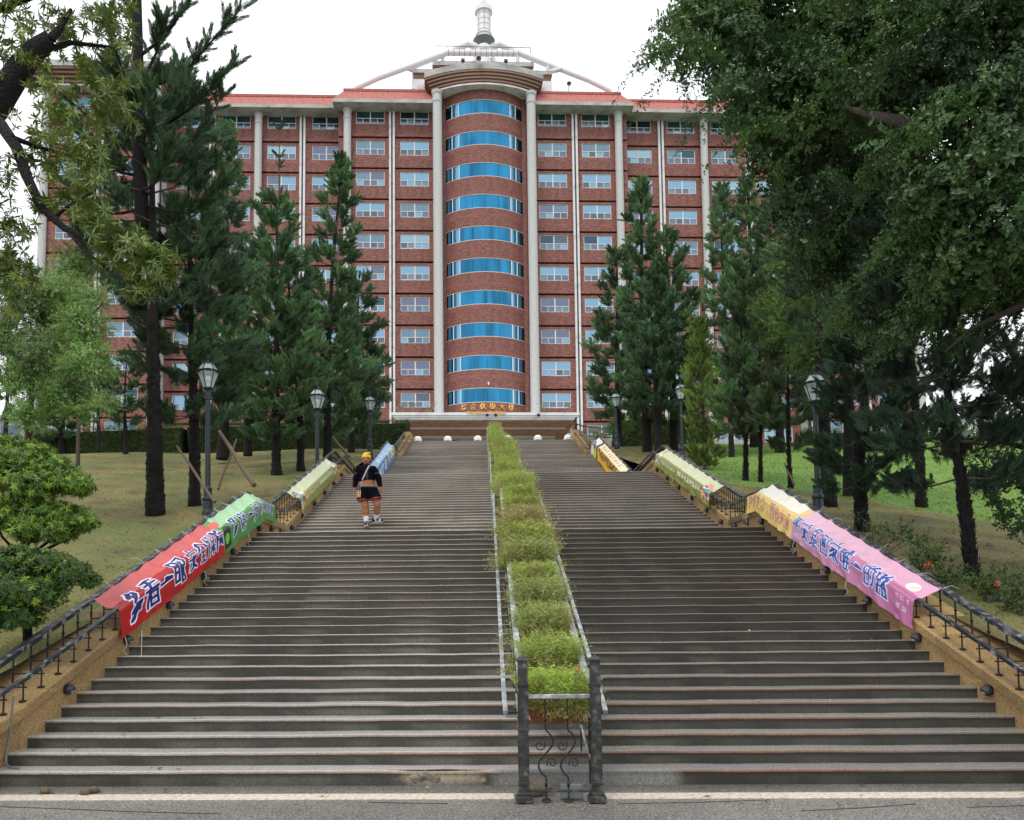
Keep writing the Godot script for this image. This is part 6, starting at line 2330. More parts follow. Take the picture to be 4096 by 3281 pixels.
func tall_top(t: Node3D) -> void:
	# the bare upper trunk and long upswept limbs of the near pine
	var m := MB.new()
	var b := t.position
	m.tube([Vector3(-7.70, 10.33, -11.25) - b, Vector3(-7.81, 12.34, -11.25) - b, Vector3(-7.89, 14.39, -11.25) - b, Vector3(-7.97, 16.48, -11.25) - b, Vector3(-8.03, 18.13, -11.25) - b], [0.16, 0.15, 0.125, 0.10, 0.06], 10)
	var xf := [[], [], []]
	var cc := [[], [], []]
	var limbs := [
		[Vector3(-7.80, 12.46, -11.25), Vector3(-6.37, 12.60, -10.45), Vector3(-5.21, 13.38, -10.05), 5], [Vector3(-7.84, 13.59, -11.25), Vector3(-6.63, 13.75, -10.85), Vector3(-5.19, 14.77, -10.25), 6], [Vector3(-7.88, 14.39, -11.25), Vector3(-7.05, 14.92, -11.05), Vector3(-6.24, 15.99, -10.85), 5],
		[Vector3(-7.77, 12.00, -11.25), Vector3(-6.70, 11.64, -10.85), Vector3(-5.64, 12.90, -10.45), 6], [Vector3(-7.85, 13.71, -11.25), Vector3(-7.45, 14.50, -11.25), Vector3(-7.14, 15.00, -10.85), 4], [Vector3(-7.78, 12.34, -11.25), Vector3(-8.70, 13.30, -11.65), Vector3(-9.51, 14.74, -11.85), 6],
		[Vector3(-7.85, 13.48, -11.25), Vector3(-8.53, 14.55, -11.45), Vector3(-8.88, 15.88, -11.65), 5], [Vector3(-7.75, 11.55, -11.25), Vector3(-8.41, 11.57, -10.85), Vector3(-9.04, 12.57, -10.65), 6], [Vector3(-7.71, 10.88, -11.25), Vector3(-6.40, 10.33, -10.65), Vector3(-5.38, 10.74, -10.05), 7],
		[Vector3(-7.71, 10.77, -11.25), Vector3(-8.68, 10.68, -11.25), Vector3(-9.35, 11.37, -11.25), 6], [Vector3(-7.89, 14.74, -11.25), Vector3(-8.32, 15.98, -11.65), Vector3(-8.82, 16.87, -11.85), 4], [Vector3(-7.81, 12.91, -11.25), Vector3(-7.71, 13.53, -12.25), Vector3(-7.32, 15.14, -13.05), 5], [Vector3(-7.81, 12.80, -11.25), Vector3(-7.56, 12.48, -10.05), Vector3(-7.57, 12.78, -9.25), 5],
		[Vector3(-7.72, 11.22, -11.25), Vector3(-6.83, 10.66, -9.85), Vector3(-6.23, 11.01, -9.05), 5], [Vector3(-7.74, 11.44, -11.25), Vector3(-8.32, 12.82, -12.65), Vector3(-8.46, 14.41, -13.85), 5]]
	for l in limbs:
		var p0: Vector3 = l[0] - b
		var p1: Vector3 = l[1] - b
		var p2: Vector3 = l[2] - b
		m.tube([p0, p0.lerp(p1, 0.5) - Vector3(0, 0.05, 0), p1, p1.lerp(p2, 0.5), p2], [0.045, 0.036, 0.028, 0.018, 0.008], 6, false)
		for k in l[3] * 10:
			var u := pow(rng.randf(), 0.7)
			var p := p0.lerp(p1, u * 2) if u < 0.5 else p1.lerp(p2, u * 2 - 1)
			if u < 0.22: continue
			var dir := (p2 - p1).normalized() * 0.7 + Vector3(rng.randf_range(-0.7, 0.7), rng.randf_range(-0.1, 0.9), rng.randf_range(-0.7, 0.7))
			var q := rng.randi() % 3
			var s := rng.randf_range(0.30, 0.50)
			xf[q].append(Transform3D(aim(dir, rng.randf() * TAU).scaled(Vector3(s * 1.05, s, s * 1.05)), p))
			cc[q].append(tint(Color(0.075, 0.145, 0.08), 0.3))
	part("upper_limbs", m.mesh(M["bark_dark"]), t)
	for k in 3: scatter("foliage", P[k], t, xf[k], cc[k])


func leader(a: Vector3, b: Vector3) -> void:
	# a thin shoot with a few tufts, above the pine that stands nearest to it
	var best: Node3D = null
	for c in get_children():
		if c is Node3D and String(c.name).begins_with("pine_tree"):
			if best == null or Vector2(c.position.x - a.x, c.position.z - a.z).length() < Vector2(best.position.x - a.x, best.position.z - a.z).length(): best = c
	var m := MB.new()
	m.tube([a - best.position, a.lerp(b, 0.5) - best.position, b - best.position], [0.03, 0.02, 0.008], 5)
	var xf := []
	var cc := []
	for s in [0.45, 0.6, 1.0]:
		for k in 6:
			var d := Vector3(rng.randf_range(-1, 1), 0.7, rng.randf_range(-1, 1))
			xf.append(Transform3D(aim(d, rng.randf()).scaled(Vector3.ONE * 0.32), a.lerp(b, s) - best.position))
			cc.append(tint(Color(0.06, 0.11, 0.06)))
	part("leader", m.mesh(M["bark_grey"]), best)
	scatter("foliage", P[0], best, xf, cc)


func limb(m: MB, pts: Array, r0: float, r1: float, o: Vector3, sides := 8) -> void:
	var p := []
	var r := []
	for i in pts.size():
		p.append(pts[i] - o)
		r.append(lerpf(r0, r1, float(i) / (pts.size() - 1)))
	m.tube(p, r, sides, false)


func broadleaves() -> void:
	# ---- the banyan that fills the upper right
	var foot := Vector3(7.92, 2.37, -3.85)
	foot.y = land(foot.x, foot.z)
	var t := thing("banyan_tree", "huge banyan with drooping glossy leaves filling the upper right of the view", "tree", foot)
	var m := MB.new()
	limb(m, [foot - Vector3(0, 0.3, 0), Vector3(7.95, 3.79, -3.85), Vector3(7.95, 5.67, -3.85), Vector3(7.75, 7.29, -3.85)], 0.45, 0.3, foot, 14)
	limb(m, [Vector3(7.94, 6.44, -3.85), Vector3(7.14, 7.55, -4.05), Vector3(6.17, 7.70, -3.65), Vector3(5.51, 7.55, -3.25), Vector3(5.11, 7.79, -3.45), Vector3(4.89, 8.31, -4.05)], 0.16, 0.03, foot, 10)
	limb(m, [Vector3(7.77, 7.62, -3.85), Vector3(7.12, 8.68, -4.45), Vector3(6.36, 9.33, -4.85), Vector3(5.59, 9.84, -5.25), Vector3(4.60, 10.09, -5.45)], 0.16, 0.025, foot, 10)
	limb(m, [Vector3(7.75, 7.29, -3.85), Vector3(6.93, 9.23, -3.85), Vector3(6.27, 9.92, -3.85)], 0.15, 0.08, foot, 10)
	limb(m, [Vector3(7.89, 5.68, -3.85), Vector3(7.24, 6.20, -4.45), Vector3(6.56, 6.53, -4.85), Vector3(6.05, 6.96, -5.45)], 0.12, 0.03, foot, 8)
	limb(m, [Vector3(6.42, 5.06, -2.85), Vector3(6.05, 4.92, -3.25), Vector3(5.90, 4.75, -3.65)], 0.05, 0.015, foot, 6)
	part("trunk", m.mesh(M["bark_grey"]), t)
	var c := []
	for q in [[Vector3(3.21, 10.11, -4.85), 0, 70, 12], [Vector3(2.80, 9.39, -4.35), 0, 38, 11.5], [Vector3(3.76, 9.69, -4.85), 0, 85, 12], [Vector3(4.76, 10.84, -5.85), 0, 100, 13], [Vector3(3.55, 8.74, -4.35), 0, 45, 11.5], [Vector3(4.22, 9.05, -4.85), 0, 80, 12], [Vector3(5.44, 10.38, -5.35), 0, 105, 12.5], [Vector3(4.98, 9.18, -4.85), 0, 95, 12], [Vector3(5.90, 9.85, -4.85), 0, 105, 12], [Vector3(4.40, 8.36, -4.85), 0, 72, 12], [Vector3(4.14, 7.82, -4.85), 0, 34, 12], [Vector3(5.22, 8.56, -5.35), 0, 90, 12.5], [Vector3(4.64, 7.49, -4.85), 0, 62, 12], [Vector3(5.31, 8.34, -3.85), 0, 80, 11], [Vector3(6.05, 9.32, -3.85), 0, 105, 11], [Vector3(6.49, 8.81, -3.35), 0, 105, 10.5], [Vector3(5.68, 8.26, -3.35), 0, 80, 10.5], [Vector3(5.83, 7.91, -5.85), 0, 85, 13], [Vector3(6.23, 8.60, -5.85), 0, 75, 13], [Vector3(5.18, 7.19, -5.85), 0, 55, 13], [Vector3(5.78, 7.06, -6.35), 0, 70, 13.5], [Vector3(6.48, 7.44, -6.35), 0, 95, 13.5],
			[Vector3(5.15, 6.62, -2.35), 0, 75, 9.5], [Vector3(5.41, 6.84, -1.85), 0, 85, 9], [Vector3(5.83, 7.08, -1.85), 0, 75, 9], [Vector3(4.68, 6.63, -2.05), 0, 30, 9.2], [Vector3(5.22, 6.04, -2.15), 0, 85, 9.3], [Vector3(5.58, 6.22, -1.85), 0, 95, 9], [Vector3(5.36, 5.84, -2.85), 0, 75, 10], [Vector3(5.62, 5.52, -2.35), 0, 95, 9.5], [Vector3(5.80, 5.58, -1.85), 0, 85, 9], [Vector3(6.00, 5.98, -4.85), 0, 80, 12], [Vector3(6.05, 6.23, -5.85), 0, 65, 13], [Vector3(6.05, 5.55, -3.85), 0, 60, 11], [Vector3(6.55, 5.56, -3.35), 0, 70, 10.5], [Vector3(5.63, 5.08, -3.85), 0, 35, 11], [Vector3(3.47, 10.74, -5.25), 0, 60, 12.4], [Vector3(3.97, 10.65, -5.25), 0, 70, 12.4], [Vector3(6.43, 6.59, -2.35), 0, 90, 9.5], [Vector3(7.31, 8.60, -3.35), 0, 100, 10.5], [Vector3(6.58, 5.52, -2.85), 0, 60, 10], [Vector3(3.86, 8.39, -4.65), 0, 34, 11.8], [Vector3(4.04, 11.81, -5.35), 0, 110, 12.5], [Vector3(5.36, 11.93, -5.35), 0, 130, 12.5], [Vector3(6.13, 11.04, -4.35), 0, 140, 11.5], [Vector3(6.68, 10.03, -3.35), 0, 140, 10.5], [Vector3(7.25, 9.22, -2.85), 0, 140, 10], [Vector3(4.57, 12.96, -4.85), 0, 150, 12], [Vector3(5.68, 12.15, -3.85), 0, 180, 11], [Vector3(6.55, 10.99, -2.85), 0, 180, 10], [Vector3(6.17, 13.25, -3.35), 0, 200, 10.5], [Vector3(7.10, 7.03, -2.35), 0, 140, 9.5], [Vector3(7.48, 5.74, -2.85), 0, 130, 10], [Vector3(4.49, 8.99, -1.85), 0, 150, 9], [Vector3(5.33, 8.80, -1.35), 0, 170, 8.5]]:  # last clumps: banyan top above the view, added to shade the crown
		c.append([q[0], q[2] * 1.9 / 3400.0 * q[3]])
	crown(t, c, SP, 400.0, 0.50, [Color(0.070, 0.145, 0.045), Color(0.085, 0.165, 0.045), Color(0.055, 0.120, 0.045)], 0.45, 0.8, 3)
	# ---- the lighter bushy tree below it
	foot = Vector3(8.53, 4.93, -12.85)
	foot.y = land(foot.x, foot.z)
	t = thing("bushy_tree", "lighter green bushy tree under the left part of the banyan's crown", "tree", foot)
	m = MB.new()
	limb(m, [foot, Vector3(8.62, 6.46, -12.85), Vector3(8.59, 7.73, -12.85), Vector3(8.42, 8.89, -12.85)], 0.15, 0.06, foot)
	limb(m, [Vector3(8.62, 7.03, -12.85), Vector3(7.88, 7.83, -12.45), Vector3(7.29, 8.45, -12.25)], 0.06, 0.02, foot, 6)
	limb(m, [Vector3(8.59, 7.73, -12.85), Vector3(9.37, 8.55, -13.25), Vector3(9.82, 9.10, -13.45)], 0.06, 0.02, foot, 6)
	part("trunk", m.mesh(M["bark_dark"]), t)
	c = []
	for q in [[Vector3(7.65, 9.49, -12.85), 0, 55, 20], [Vector3(8.02, 8.63, -12.45), 0, 65, 19.6], [Vector3(7.05, 8.12, -12.25), 0, 36, 19.4], [Vector3(8.77, 9.35, -12.85), 0, 55, 20], [Vector3(7.73, 7.63, -12.35), 0, 48, 19.5], [Vector3(8.83, 8.07, -12.85), 0, 50, 20], [Vector3(6.82, 8.76, -12.45), 0, 34, 19.6], [Vector3(7.34, 10.08, -12.85), 0, 40, 20], [Vector3(8.28, 10.00, -13.25), 0, 50, 20.4], [Vector3(9.39, 8.17, -12.85), 0, 40, 20]]:
		c.append([q[0], q[2] * 1.9 / 3400.0 * q[3]])
	crown(t, c, FS, 480.0, 0.44, [Color(0.15, 0.28, 0.06), Color(0.11, 0.21, 0.05), Color(0.15, 0.26, 0.07)], 0.0)
	# ---- dark small-leaved tree at the right border
	foot = Vector3(7.74, 1.62, -4.85)
	foot.y = land(foot.x, foot.z)
	t = thing("shade_tree", "dark small-leaved tree at the right border with white sky showing through", "tree", foot)
	m = MB.new()
	limb(m, [foot, Vector3(7.91, 3.38, -5.05), Vector3(8.05, 4.88, -5.45), Vector3(7.99, 5.74, -5.85)], 0.12, 0.04, foot)
	limb(m, [Vector3(7.96, 3.74, -5.15), Vector3(7.65, 3.95, -5.45), Vector3(7.34, 3.86, -5.65)], 0.05, 0.015, foot, 6)
	limb(m, [Vector3(7.92, 4.23, -5.15), Vector3(7.94, 4.85, -5.85), Vector3(7.70, 5.06, -6.05)], 0.05, 0.015, foot, 6)
	part("trunk", m.mesh(M["bark_dark"]), t)
	c = []
	for q in [[Vector3(7.91, 4.33, -5.85), 0, 60, 13], [Vector3(7.74, 3.49, -5.25), 0, 60, 12.4], [Vector3(7.44, 3.39, -5.45), 0, 40, 12.6], [Vector3(8.40, 4.95, -6.25), 0, 50, 13.4], [Vector3(7.48, 2.68, -4.85), 0, 40, 12], [Vector3(7.57, 4.63, -5.85), 0, 30, 13], [Vector3(8.21, 5.57, -6.25), 0, 34, 13.4], [Vector3(7.34, 3.86, -5.65), 0, 26, 12.8], [Vector3(8.52, 5.72, -6.25), 0, 40, 13.4], [Vector3(7.26, 2.98, -5.05), 0, 24, 12.2]]:
		c.append([q[0], q[2] * 1.9 / 3400.0 * q[3]])
	crown(t, c, SP, 330.0, 0.34, [Color(0.035, 0.075, 0.028), Color(0.045, 0.10, 0.030)], 0.15)
	# ---- the airy light-green tree on the left
	foot = Vector3(-14.70, 6.09, -19.58)
	t = thing("airy_tree", "airy light-green tree with fine leaves in front of the left wing", "tree", foot)
	m = MB.new()
	limb(m, [foot, Vector3(-9.39, 5.64, -9.85), Vector3(-9.33, 6.84, -9.85), Vector3(-9.21, 7.84, -9.85), Vector3(-8.89, 8.86, -9.85)], 0.10, 0.03, foot)
	limb(m, [Vector3(-9.38, 5.94, -9.85), Vector3(-8.72, 6.70, -9.45), Vector3(-7.96, 7.23, -9.05), Vector3(-7.45, 7.63, -8.85)], 0.05, 0.012, foot, 6)
	limb(m, [Vector3(-9.37, 6.44, -9.85), Vector3(-9.96, 7.22, -10.05), Vector3(-10.38, 7.73, -10.05)], 0.05, 0.012, foot, 6)
	limb(m, [Vector3(-9.36, 6.44, -9.85), Vector3(-8.22, 6.18, -9.05), Vector3(-7.41, 5.78, -8.65)], 0.04, 0.010, foot, 6)
	part("trunk", m.mesh(M["bark_grey"]), t)
	c = []
	for q in [[Vector3(-9.46, 7.90, -9.85), 0, 60, 17], [Vector3(-8.83, 8.34, -9.85), 0, 50, 17], [Vector3(-8.01, 7.31, -9.25), 0, 50, 16.4], [Vector3(-8.98, 6.92, -9.65), 0, 65, 16.8], [Vector3(-7.80, 6.51, -9.05), 0, 48, 16.2], [Vector3(-9.62, 6.39, -9.85), 0, 50, 17], [Vector3(-8.41, 5.96, -9.25), 0, 48, 16.4], [Vector3(-7.79, 7.89, -9.25), 0, 28, 16.4], [Vector3(-9.84, 8.57, -9.85), 0, 50, 17], [Vector3(-7.43, 5.69, -8.85), 0, 24, 16], [Vector3(-8.79, 9.03, -10.25), 0, 34, 17.4], [Vector3(-9.28, 5.59, -9.65), 0, 34, 16.8], [Vector3(-7.96, 5.52, -9.05), 0, 26, 16.2], [Vector3(-10.24, 7.25, -9.85), 0, 60, 17]]:
		c.append([q[0], q[2] * 1.9 / 3400.0 * q[3]])
	crown(t, c, FS, 900.0, 0.38, [Color(0.21, 0.36, 0.12), Color(0.17, 0.31, 0.09), Color(0.25, 0.39, 0.15)], 0.1)
	# ---- trees far away, seen between the trunks
	for k in 5:
		var q: Array = [[Vector3(30.14, 13.10, -48.85), 0, 46, 56], [Vector3(35.29, 14.41, -52.85), 0, 52, 60], [Vector3(36.53, 14.43, -50.85), 0, 56, 58], [Vector3(-40.69, 18.13, -62.85), 0, 34, 70], [Vector3(29.64, 13.80, -52.85), 0, 34, 60]][k]
		foot = q[0] - Vector3(0, 2.6, 0)
		t = thing("distant_tree", ["round distant tree at the far end of the bright lawn, right", "second distant tree behind the bright lawn, near the right border", "distant tree at the right border behind the shade tree", "distant low tree at the left border below the white sky", "small distant tree behind the black pine on the bright lawn"][k], "tree", foot, "trees far behind the lawn")
		m = MB.new()
		limb(m, [foot, q[0]], 0.14, 0.06, foot, 5)
		part("trunk", m.mesh(M["bark_dark"]), t)
		var rr: float = q[2] * 1.9 / 3400.0 * q[3]
		crown(t, [[q[0], rr], [q[0] + Vector3(rr * 0.8, -0.4, 0), rr * 0.7], [q[0] + Vector3(-rr * 0.8, -0.5, 0.3), rr * 0.65]], FS, 70.0, 0.8, [Color(0.10, 0.17, 0.06)], 0.0)
	# ---- fresh young tree before the left wing
	foot = Vector3(-14.71, 7.78, -22.85)
	foot.y = land(foot.x, foot.z)
	t = thing("young_tree", "fresh bright green young tree top before the left wing", "tree", foot)
	m = MB.new()
	limb(m, [foot, Vector3(-14.77, 10.68, -22.85), Vector3(-14.79, 13.89, -22.85)], 0.08, 0.03, foot)
	part("trunk", m.mesh(M["bark_grey"]), t)
	c = []
	for q in [[Vector3(-14.80, 14.34, -22.85), 0, 26, 30], [Vector3(-15.14, 13.71, -22.85), 0, 26, 30], [Vector3(-14.42, 13.52, -22.85), 0, 22, 30], [Vector3(-14.85, 12.81, -22.85), 0, 34, 30], [Vector3(-14.47, 11.74, -22.85), 0, 30, 30]]:
		c.append([q[0], q[2] * 1.9 / 3400.0 * q[3]])
	crown(t, c, FS, 200.0, 0.55, [Color(0.15, 0.30, 0.04), Color(0.13, 0.26, 0.05)], 0.0)
	# ---- the tree overhead on the left, with whorled leaves
	foot = Vector3(-4.97, 0.68, 0.65)
	foot.y = land(-6.5, foot.z)
	t = thing("whorled_tree", "near overhanging branches with whorls of long yellow-green leaves, upper left", "tree", foot)
	m = MB.new()
	limb(m, [foot - Vector3(0, 0.3, 0), Vector3(-5.02, 2.55, 0.55), Vector3(-4.90, 4.11, 0.55), Vector3(-4.50, 4.98, 0.55)], 0.24, 0.16, foot, 12)
	limb(m, [Vector3(-4.50, 4.98, 0.55), Vector3(-4.20, 5.34, 0.55), Vector3(-3.99, 5.64, 0.55), Vector3(-3.80, 5.95, 0.55), Vector3(-3.67, 6.10, 0.55), Vector3(-3.56, 6.18, 0.55)], 0.14, 0.07, foot, 12)
	limb(m, [Vector3(-3.56, 6.18, 0.55), Vector3(-3.49, 6.27, 0.55), Vector3(-3.45, 6.51, 0.45)], 0.04, 0.015, foot, 6)
	limb(m, [Vector3(-3.80, 5.95, 0.55), Vector3(-3.68, 5.80, 0.55), Vector3(-3.39, 5.60, 0.75), Vector3(-3.06, 5.27, 0.95)], 0.03, 0.008, foot, 6)
	limb(m, [Vector3(-4.50, 4.98, 0.55), Vector3(-3.88, 5.31, 0.95), Vector3(-3.66, 5.14, 1.05), Vector3(-3.47, 4.89, 1.15), Vector3(-3.37, 4.63, 1.15), Vector3(-3.26, 4.41, 1.15), Vector3(-3.09, 4.26, 1.15), Vector3(-2.81, 4.10, 1.25), Vector3(-2.57, 4.03, 1.25), Vector3(-2.28, 3.87, 1.35)], 0.06, 0.009, foot, 8)
	limb(m, [Vector3(-3.51, 4.97, 1.15), Vector3(-3.42, 5.01, 0.95), Vector3(-3.16, 4.93, 0.95), Vector3(-2.93, 4.81, 0.95)], 0.022, 0.006, foot, 5)
	limb(m, [Vector3(-3.18, 4.34, 1.15), Vector3(-3.05, 4.44, 1.15), Vector3(-2.77, 4.44, 1.35)], 0.018, 0.005, foot, 5)
	limb(m, [Vector3(-3.08, 4.26, 1.15), Vector3(-2.88, 4.03, 1.25), Vector3(-2.62, 3.81, 1.35), Vector3(-2.41, 3.70, 1.35)], 0.020, 0.005, foot, 5)
	limb(m, [Vector3(-3.74, 6.05, 0.55), Vector3(-3.49, 6.29, 0.35), Vector3(-3.21, 6.38, 0.15), Vector3(-3.08, 6.03, 0.15)], 0.03, 0.006, foot, 5)
	limb(m, [Vector3(-4.36, 6.53, 0.35), Vector3(-4.04, 6.65, 0.35), Vector3(-3.67, 6.77, 0.35)], 0.05, 0.02, foot, 6)
	part("trunk", m.mesh(M["bark_dark"]), t)
	var xf := [[], [], []]
	var cc := [[], [], []]
	for q in [[Vector3(-3.91, 6.54, 0.35), 0, 75, 6.8, 46], [Vector3(-3.45, 6.46, 0.35), 0, 60, 6.8, 34], [Vector3(-3.28, 6.69, 0.15), 0, 55, 7.0, 26], [Vector3(-3.19, 6.34, 0.15), 0, 50, 7.0, 24], [Vector3(-3.06, 5.61, 0.75), 0, 50, 6.4, 26], [Vector3(-2.98, 5.58, 0.55), 0, 40, 6.6, 18], [Vector3(-3.30, 5.43, 0.85), 0, 45, 6.3, 20], [Vector3(-3.35, 5.04, 1.05), 0, 50, 6.1, 20], [Vector3(-3.09, 5.04, 0.95), 0, 55, 6.2, 24], [Vector3(-3.49, 4.77, 1.05), 0, 45, 6.1, 14], [Vector3(-3.10, 4.72, 1.05), 0, 50, 6.1, 20], [Vector3(-2.85, 4.39, 1.25), 0, 40, 5.9, 16], [Vector3(-3.37, 4.41, 1.15), 0, 40, 6.0, 9], [Vector3(-3.60, 4.33, 0.95), 0, 34, 6.2, 12], [Vector3(-2.60, 4.06, 1.25), 0, 50, 5.9, 34], [Vector3(-2.32, 3.89, 1.35), 0, 42, 5.8, 32], [Vector3(-2.43, 3.74, 1.35), 0, 28, 5.8, 14], [Vector3(-2.75, 4.21, 1.25), 0, 34, 5.9, 14], [Vector3(-3.61, 4.06, 0.85), 0, 42, 6.3, 26], [Vector3(-3.58, 5.77, 0.65), 0, 40, 6.5, 12], [Vector3(-3.86, 6.07, 0.55), 0, 40, 6.6, 14], [Vector3(-3.66, 3.81, 0.85), 0, 28, 6.3, 12], [Vector3(-3.24, 4.54, 1.05), 0, 34, 6.1, 10], [Vector3(-2.92, 4.77, 1.05), 0, 34, 6.1, 16], [Vector3(-4.05, 5.79, 0.55), 0, 50, 6.6, 14], [Vector3(-3.74, 4.60, 0.95), 0, 40, 6.2, 12], [Vector3(-3.65, 4.15, 0.95), 0, 36, 6.2, 18]]:
		var o: Vector3 = q[0]
		var r: float = q[2] * 1.9 / 3400.0 * q[3]
		for i in int(q[4] * 1.5):
			var d := rv(1.0)
			var k := rng.randi() % 3
			var s := rng.randf_range(0.06, 0.10)
			xf[k].append(Transform3D(aim(d * 0.7 + Vector3(0, rng.randf_range(0.2, 1.1), 0), rng.randf() * TAU).scaled(Vector3.ONE * s), o + d * r - foot))
			cc[k].append(tint(Color(0.17, 0.23, 0.055) if rng.randf() < 0.6 else Color(0.13, 0.20, 0.06), 0.3))
	for k in 3: scatter("foliage", RO[k], t, xf[k], cc[k])


func undergrowth() -> void:
	# cloud-clipped bush at the left border
	for b in [["upper", [[Vector3(-5.43, 3.32, -2.25), 0, 42, 9.4], [Vector3(-5.15, 3.24, -2.25), 0, 42, 9.4], [Vector3(-5.28, 3.11, -2.15), 0, 50, 9.3], [Vector3(-4.90, 3.08, -2.15), 0, 42, 9.3], [Vector3(-4.63, 2.94, -2.05), 0, 34, 9.2], [Vector3(-4.42, 2.85, -1.95), 0, 22, 9.1], [Vector3(-5.61, 3.05, -2.25), 0, 50, 9.4], [Vector3(-4.95, 2.86, -1.95), 0, 44, 9.1], [Vector3(-5.37, 2.59, -2.05), 0, 44, 9.2], [Vector3(-5.07, 2.56, -2.05), 0, 44, 9.2], [Vector3(-4.81, 2.56, -2.05), 0, 42, 9.2], [Vector3(-4.52, 2.49, -1.95), 0, 36, 9.1], [Vector3(-4.36, 2.47, -1.95), 0, 20, 9.1], [Vector3(-4.93, 2.38, -1.85), 0, 34, 9.0], [Vector3(-4.62, 2.36, -1.85), 0, 30, 9.0]]], ["lower", [[Vector3(-5.00, 1.96, -1.45), 0, 46, 8.6], [Vector3(-4.75, 1.99, -1.45), 0, 42, 8.6], [Vector3(-4.50, 1.96, -1.45), 0, 40, 8.6], [Vector3(-4.21, 1.88, -1.35), 0, 32, 8.5], [Vector3(-4.03, 1.80, -1.35), 0, 18, 8.5], [Vector3(-4.73, 1.69, -1.25), 0, 46, 8.4], [Vector3(-4.46, 1.66, -1.25), 0, 40, 8.4], [Vector3(-4.92, 1.47, -1.25), 0, 46, 8.4], [Vector3(-4.65, 1.45, -1.25), 0, 36, 8.4]]]]:
		var foot := Vector3(-4.90, 1.28, -1.85)
		foot.y = land(foot.x, foot.z)
		var t := thing("clipped_bush", "%s cushion of the bright green clipped bush at the left border" % b[0], "bush", foot)
		var m := MB.new()
		limb(m, [foot, Vector3(-5.09, 2.06, -2.05), Vector3(-5.11, 2.71, -2.15)], 0.05, 0.03, foot, 6)
		for e in [-60.0, 20.0, 90.0, 140.0]: limb(m, [Vector3(-5.09, 2.06, -2.05), Vector3(-5.07, 2.27, -2.05) + Vector3(e * 0.004, 0.05, 0.05), Vector3(-5.07, 2.38, -2.05) + Vector3(e * 0.005, 0.12, 0.05)], 0.02, 0.008, foot, 5)
		part("stems", m.mesh(M["bark_dark"]), t)
		var xf := [[], [], []]
		var cc := [[], [], []]
		for q in b[1]:
			var o: Vector3 = q[0]
			var r: float = q[2] * 1.9 / 3400.0 * q[3]
			for i in int(6500 * r * r) + 60:
				var d := Vector3(rng.randfn(), rng.randfn() * 0.9 + 0.15, rng.randfn()).normalized()
				var k := rng.randi() % 3
				var s := rng.randf_range(0.044, 0.076)
				xf[k].append(Transform3D(aim(d + Vector3(0, 0.7, 0) + rv(0.4), rng.randf() * TAU).scaled(Vector3.ONE * s), o + Vector3(d.x * 1.3, d.y * 0.8, d.z * 1.3) * r * rng.randf_range(0.5, 1.16) - foot))
				cc[k].append(tint(Color(0.24, 0.38, 0.03) if rng.randf() < (0.35 if b[0] == "upper" else 0.12) else (Color(0.09, 0.19, 0.025) if b[0] == "upper" else Color(0.055, 0.125, 0.025)), 0.3))
		for k in 3: scatter("foliage", RO[k], t, xf[k], cc[k])
	# clipped hedges at the head of the slope
	hedge(Vector3(-23.70, 10.55, -35.85), Vector3(-15.13, 10.57, -34.85), 0.95, 1.0, "long clipped hedge along the crest of the left bank", Color(0.075, 0.16, 0.030))
	hedge(Vector3(-15.01, 10.61, -34.85), Vector3(-4.28, 11.88, -39.85), 0.9, 1.0, "clipped hedge behind the pines, left of the canopy", Color(0.05, 0.11, 0.03))
	hedge(Vector3(6.99, 11.37, -38.85), Vector3(12.13, 10.95, -37.85), 1.2, 1.2, "clipped hedge right of the canopy behind the pines", Color(0.07, 0.15, 0.03))
	hedge(Vector3(15.00, 9.48, -32.85), Vector3(19.91, 8.89, -30.85), 0.9, 1.0, "clipped hedge beyond the bright lawn on the right", Color(0.09, 0.17, 0.03))
	# shrubs beside the handrails
	for q in [[Vector3(-6.66, 10.45, -33.85), 0, 30, 41, "dark rounded shrub under the pines left of the canopy", 0.045, 0.10, 0.03], [Vector3(6.91, 11.57, -35.85), 0, 26, 43, "bright rounded shrub right of the canopy", 0.10, 0.22, 0.03], [Vector3(5.50, 10.52, -33.85), 0, 16, 41, "feathery yellow-green bush behind the white cloth on the right rail", 0.22, 0.26, 0.06]]:
		var o: Vector3 = q[0]
		var foot := Vector3(o.x, land(o.x, o.z) - 0.1, o.z)
		var t := thing("shrub", q[4], "bush", foot)
		var m := MB.new()
		limb(m, [foot, o], 0.04, 0.02, foot, 5)
		part("stem", m.mesh(M["bark_dark"]), t)
		crown(t, [[o, q[2] * 1.9 / 3400.0 * q[3]], [o - Vector3(0.2, 0.4, 0), q[2] * 1.6 / 3400.0 * q[3]]], FS, 330.0, 0.4, [Color(q[5], q[6], q[7])], 0.0)
	# red-flowered bushes at the right border
	var names_ := ["twiggy bush with a red flower behind the right handrail, below the leaning pine", "sparse bush between the pine trunks right of the pink banner", "leafy bush at the lower right border behind the handrail", "low weeds beside the trunk above the pink banner"]
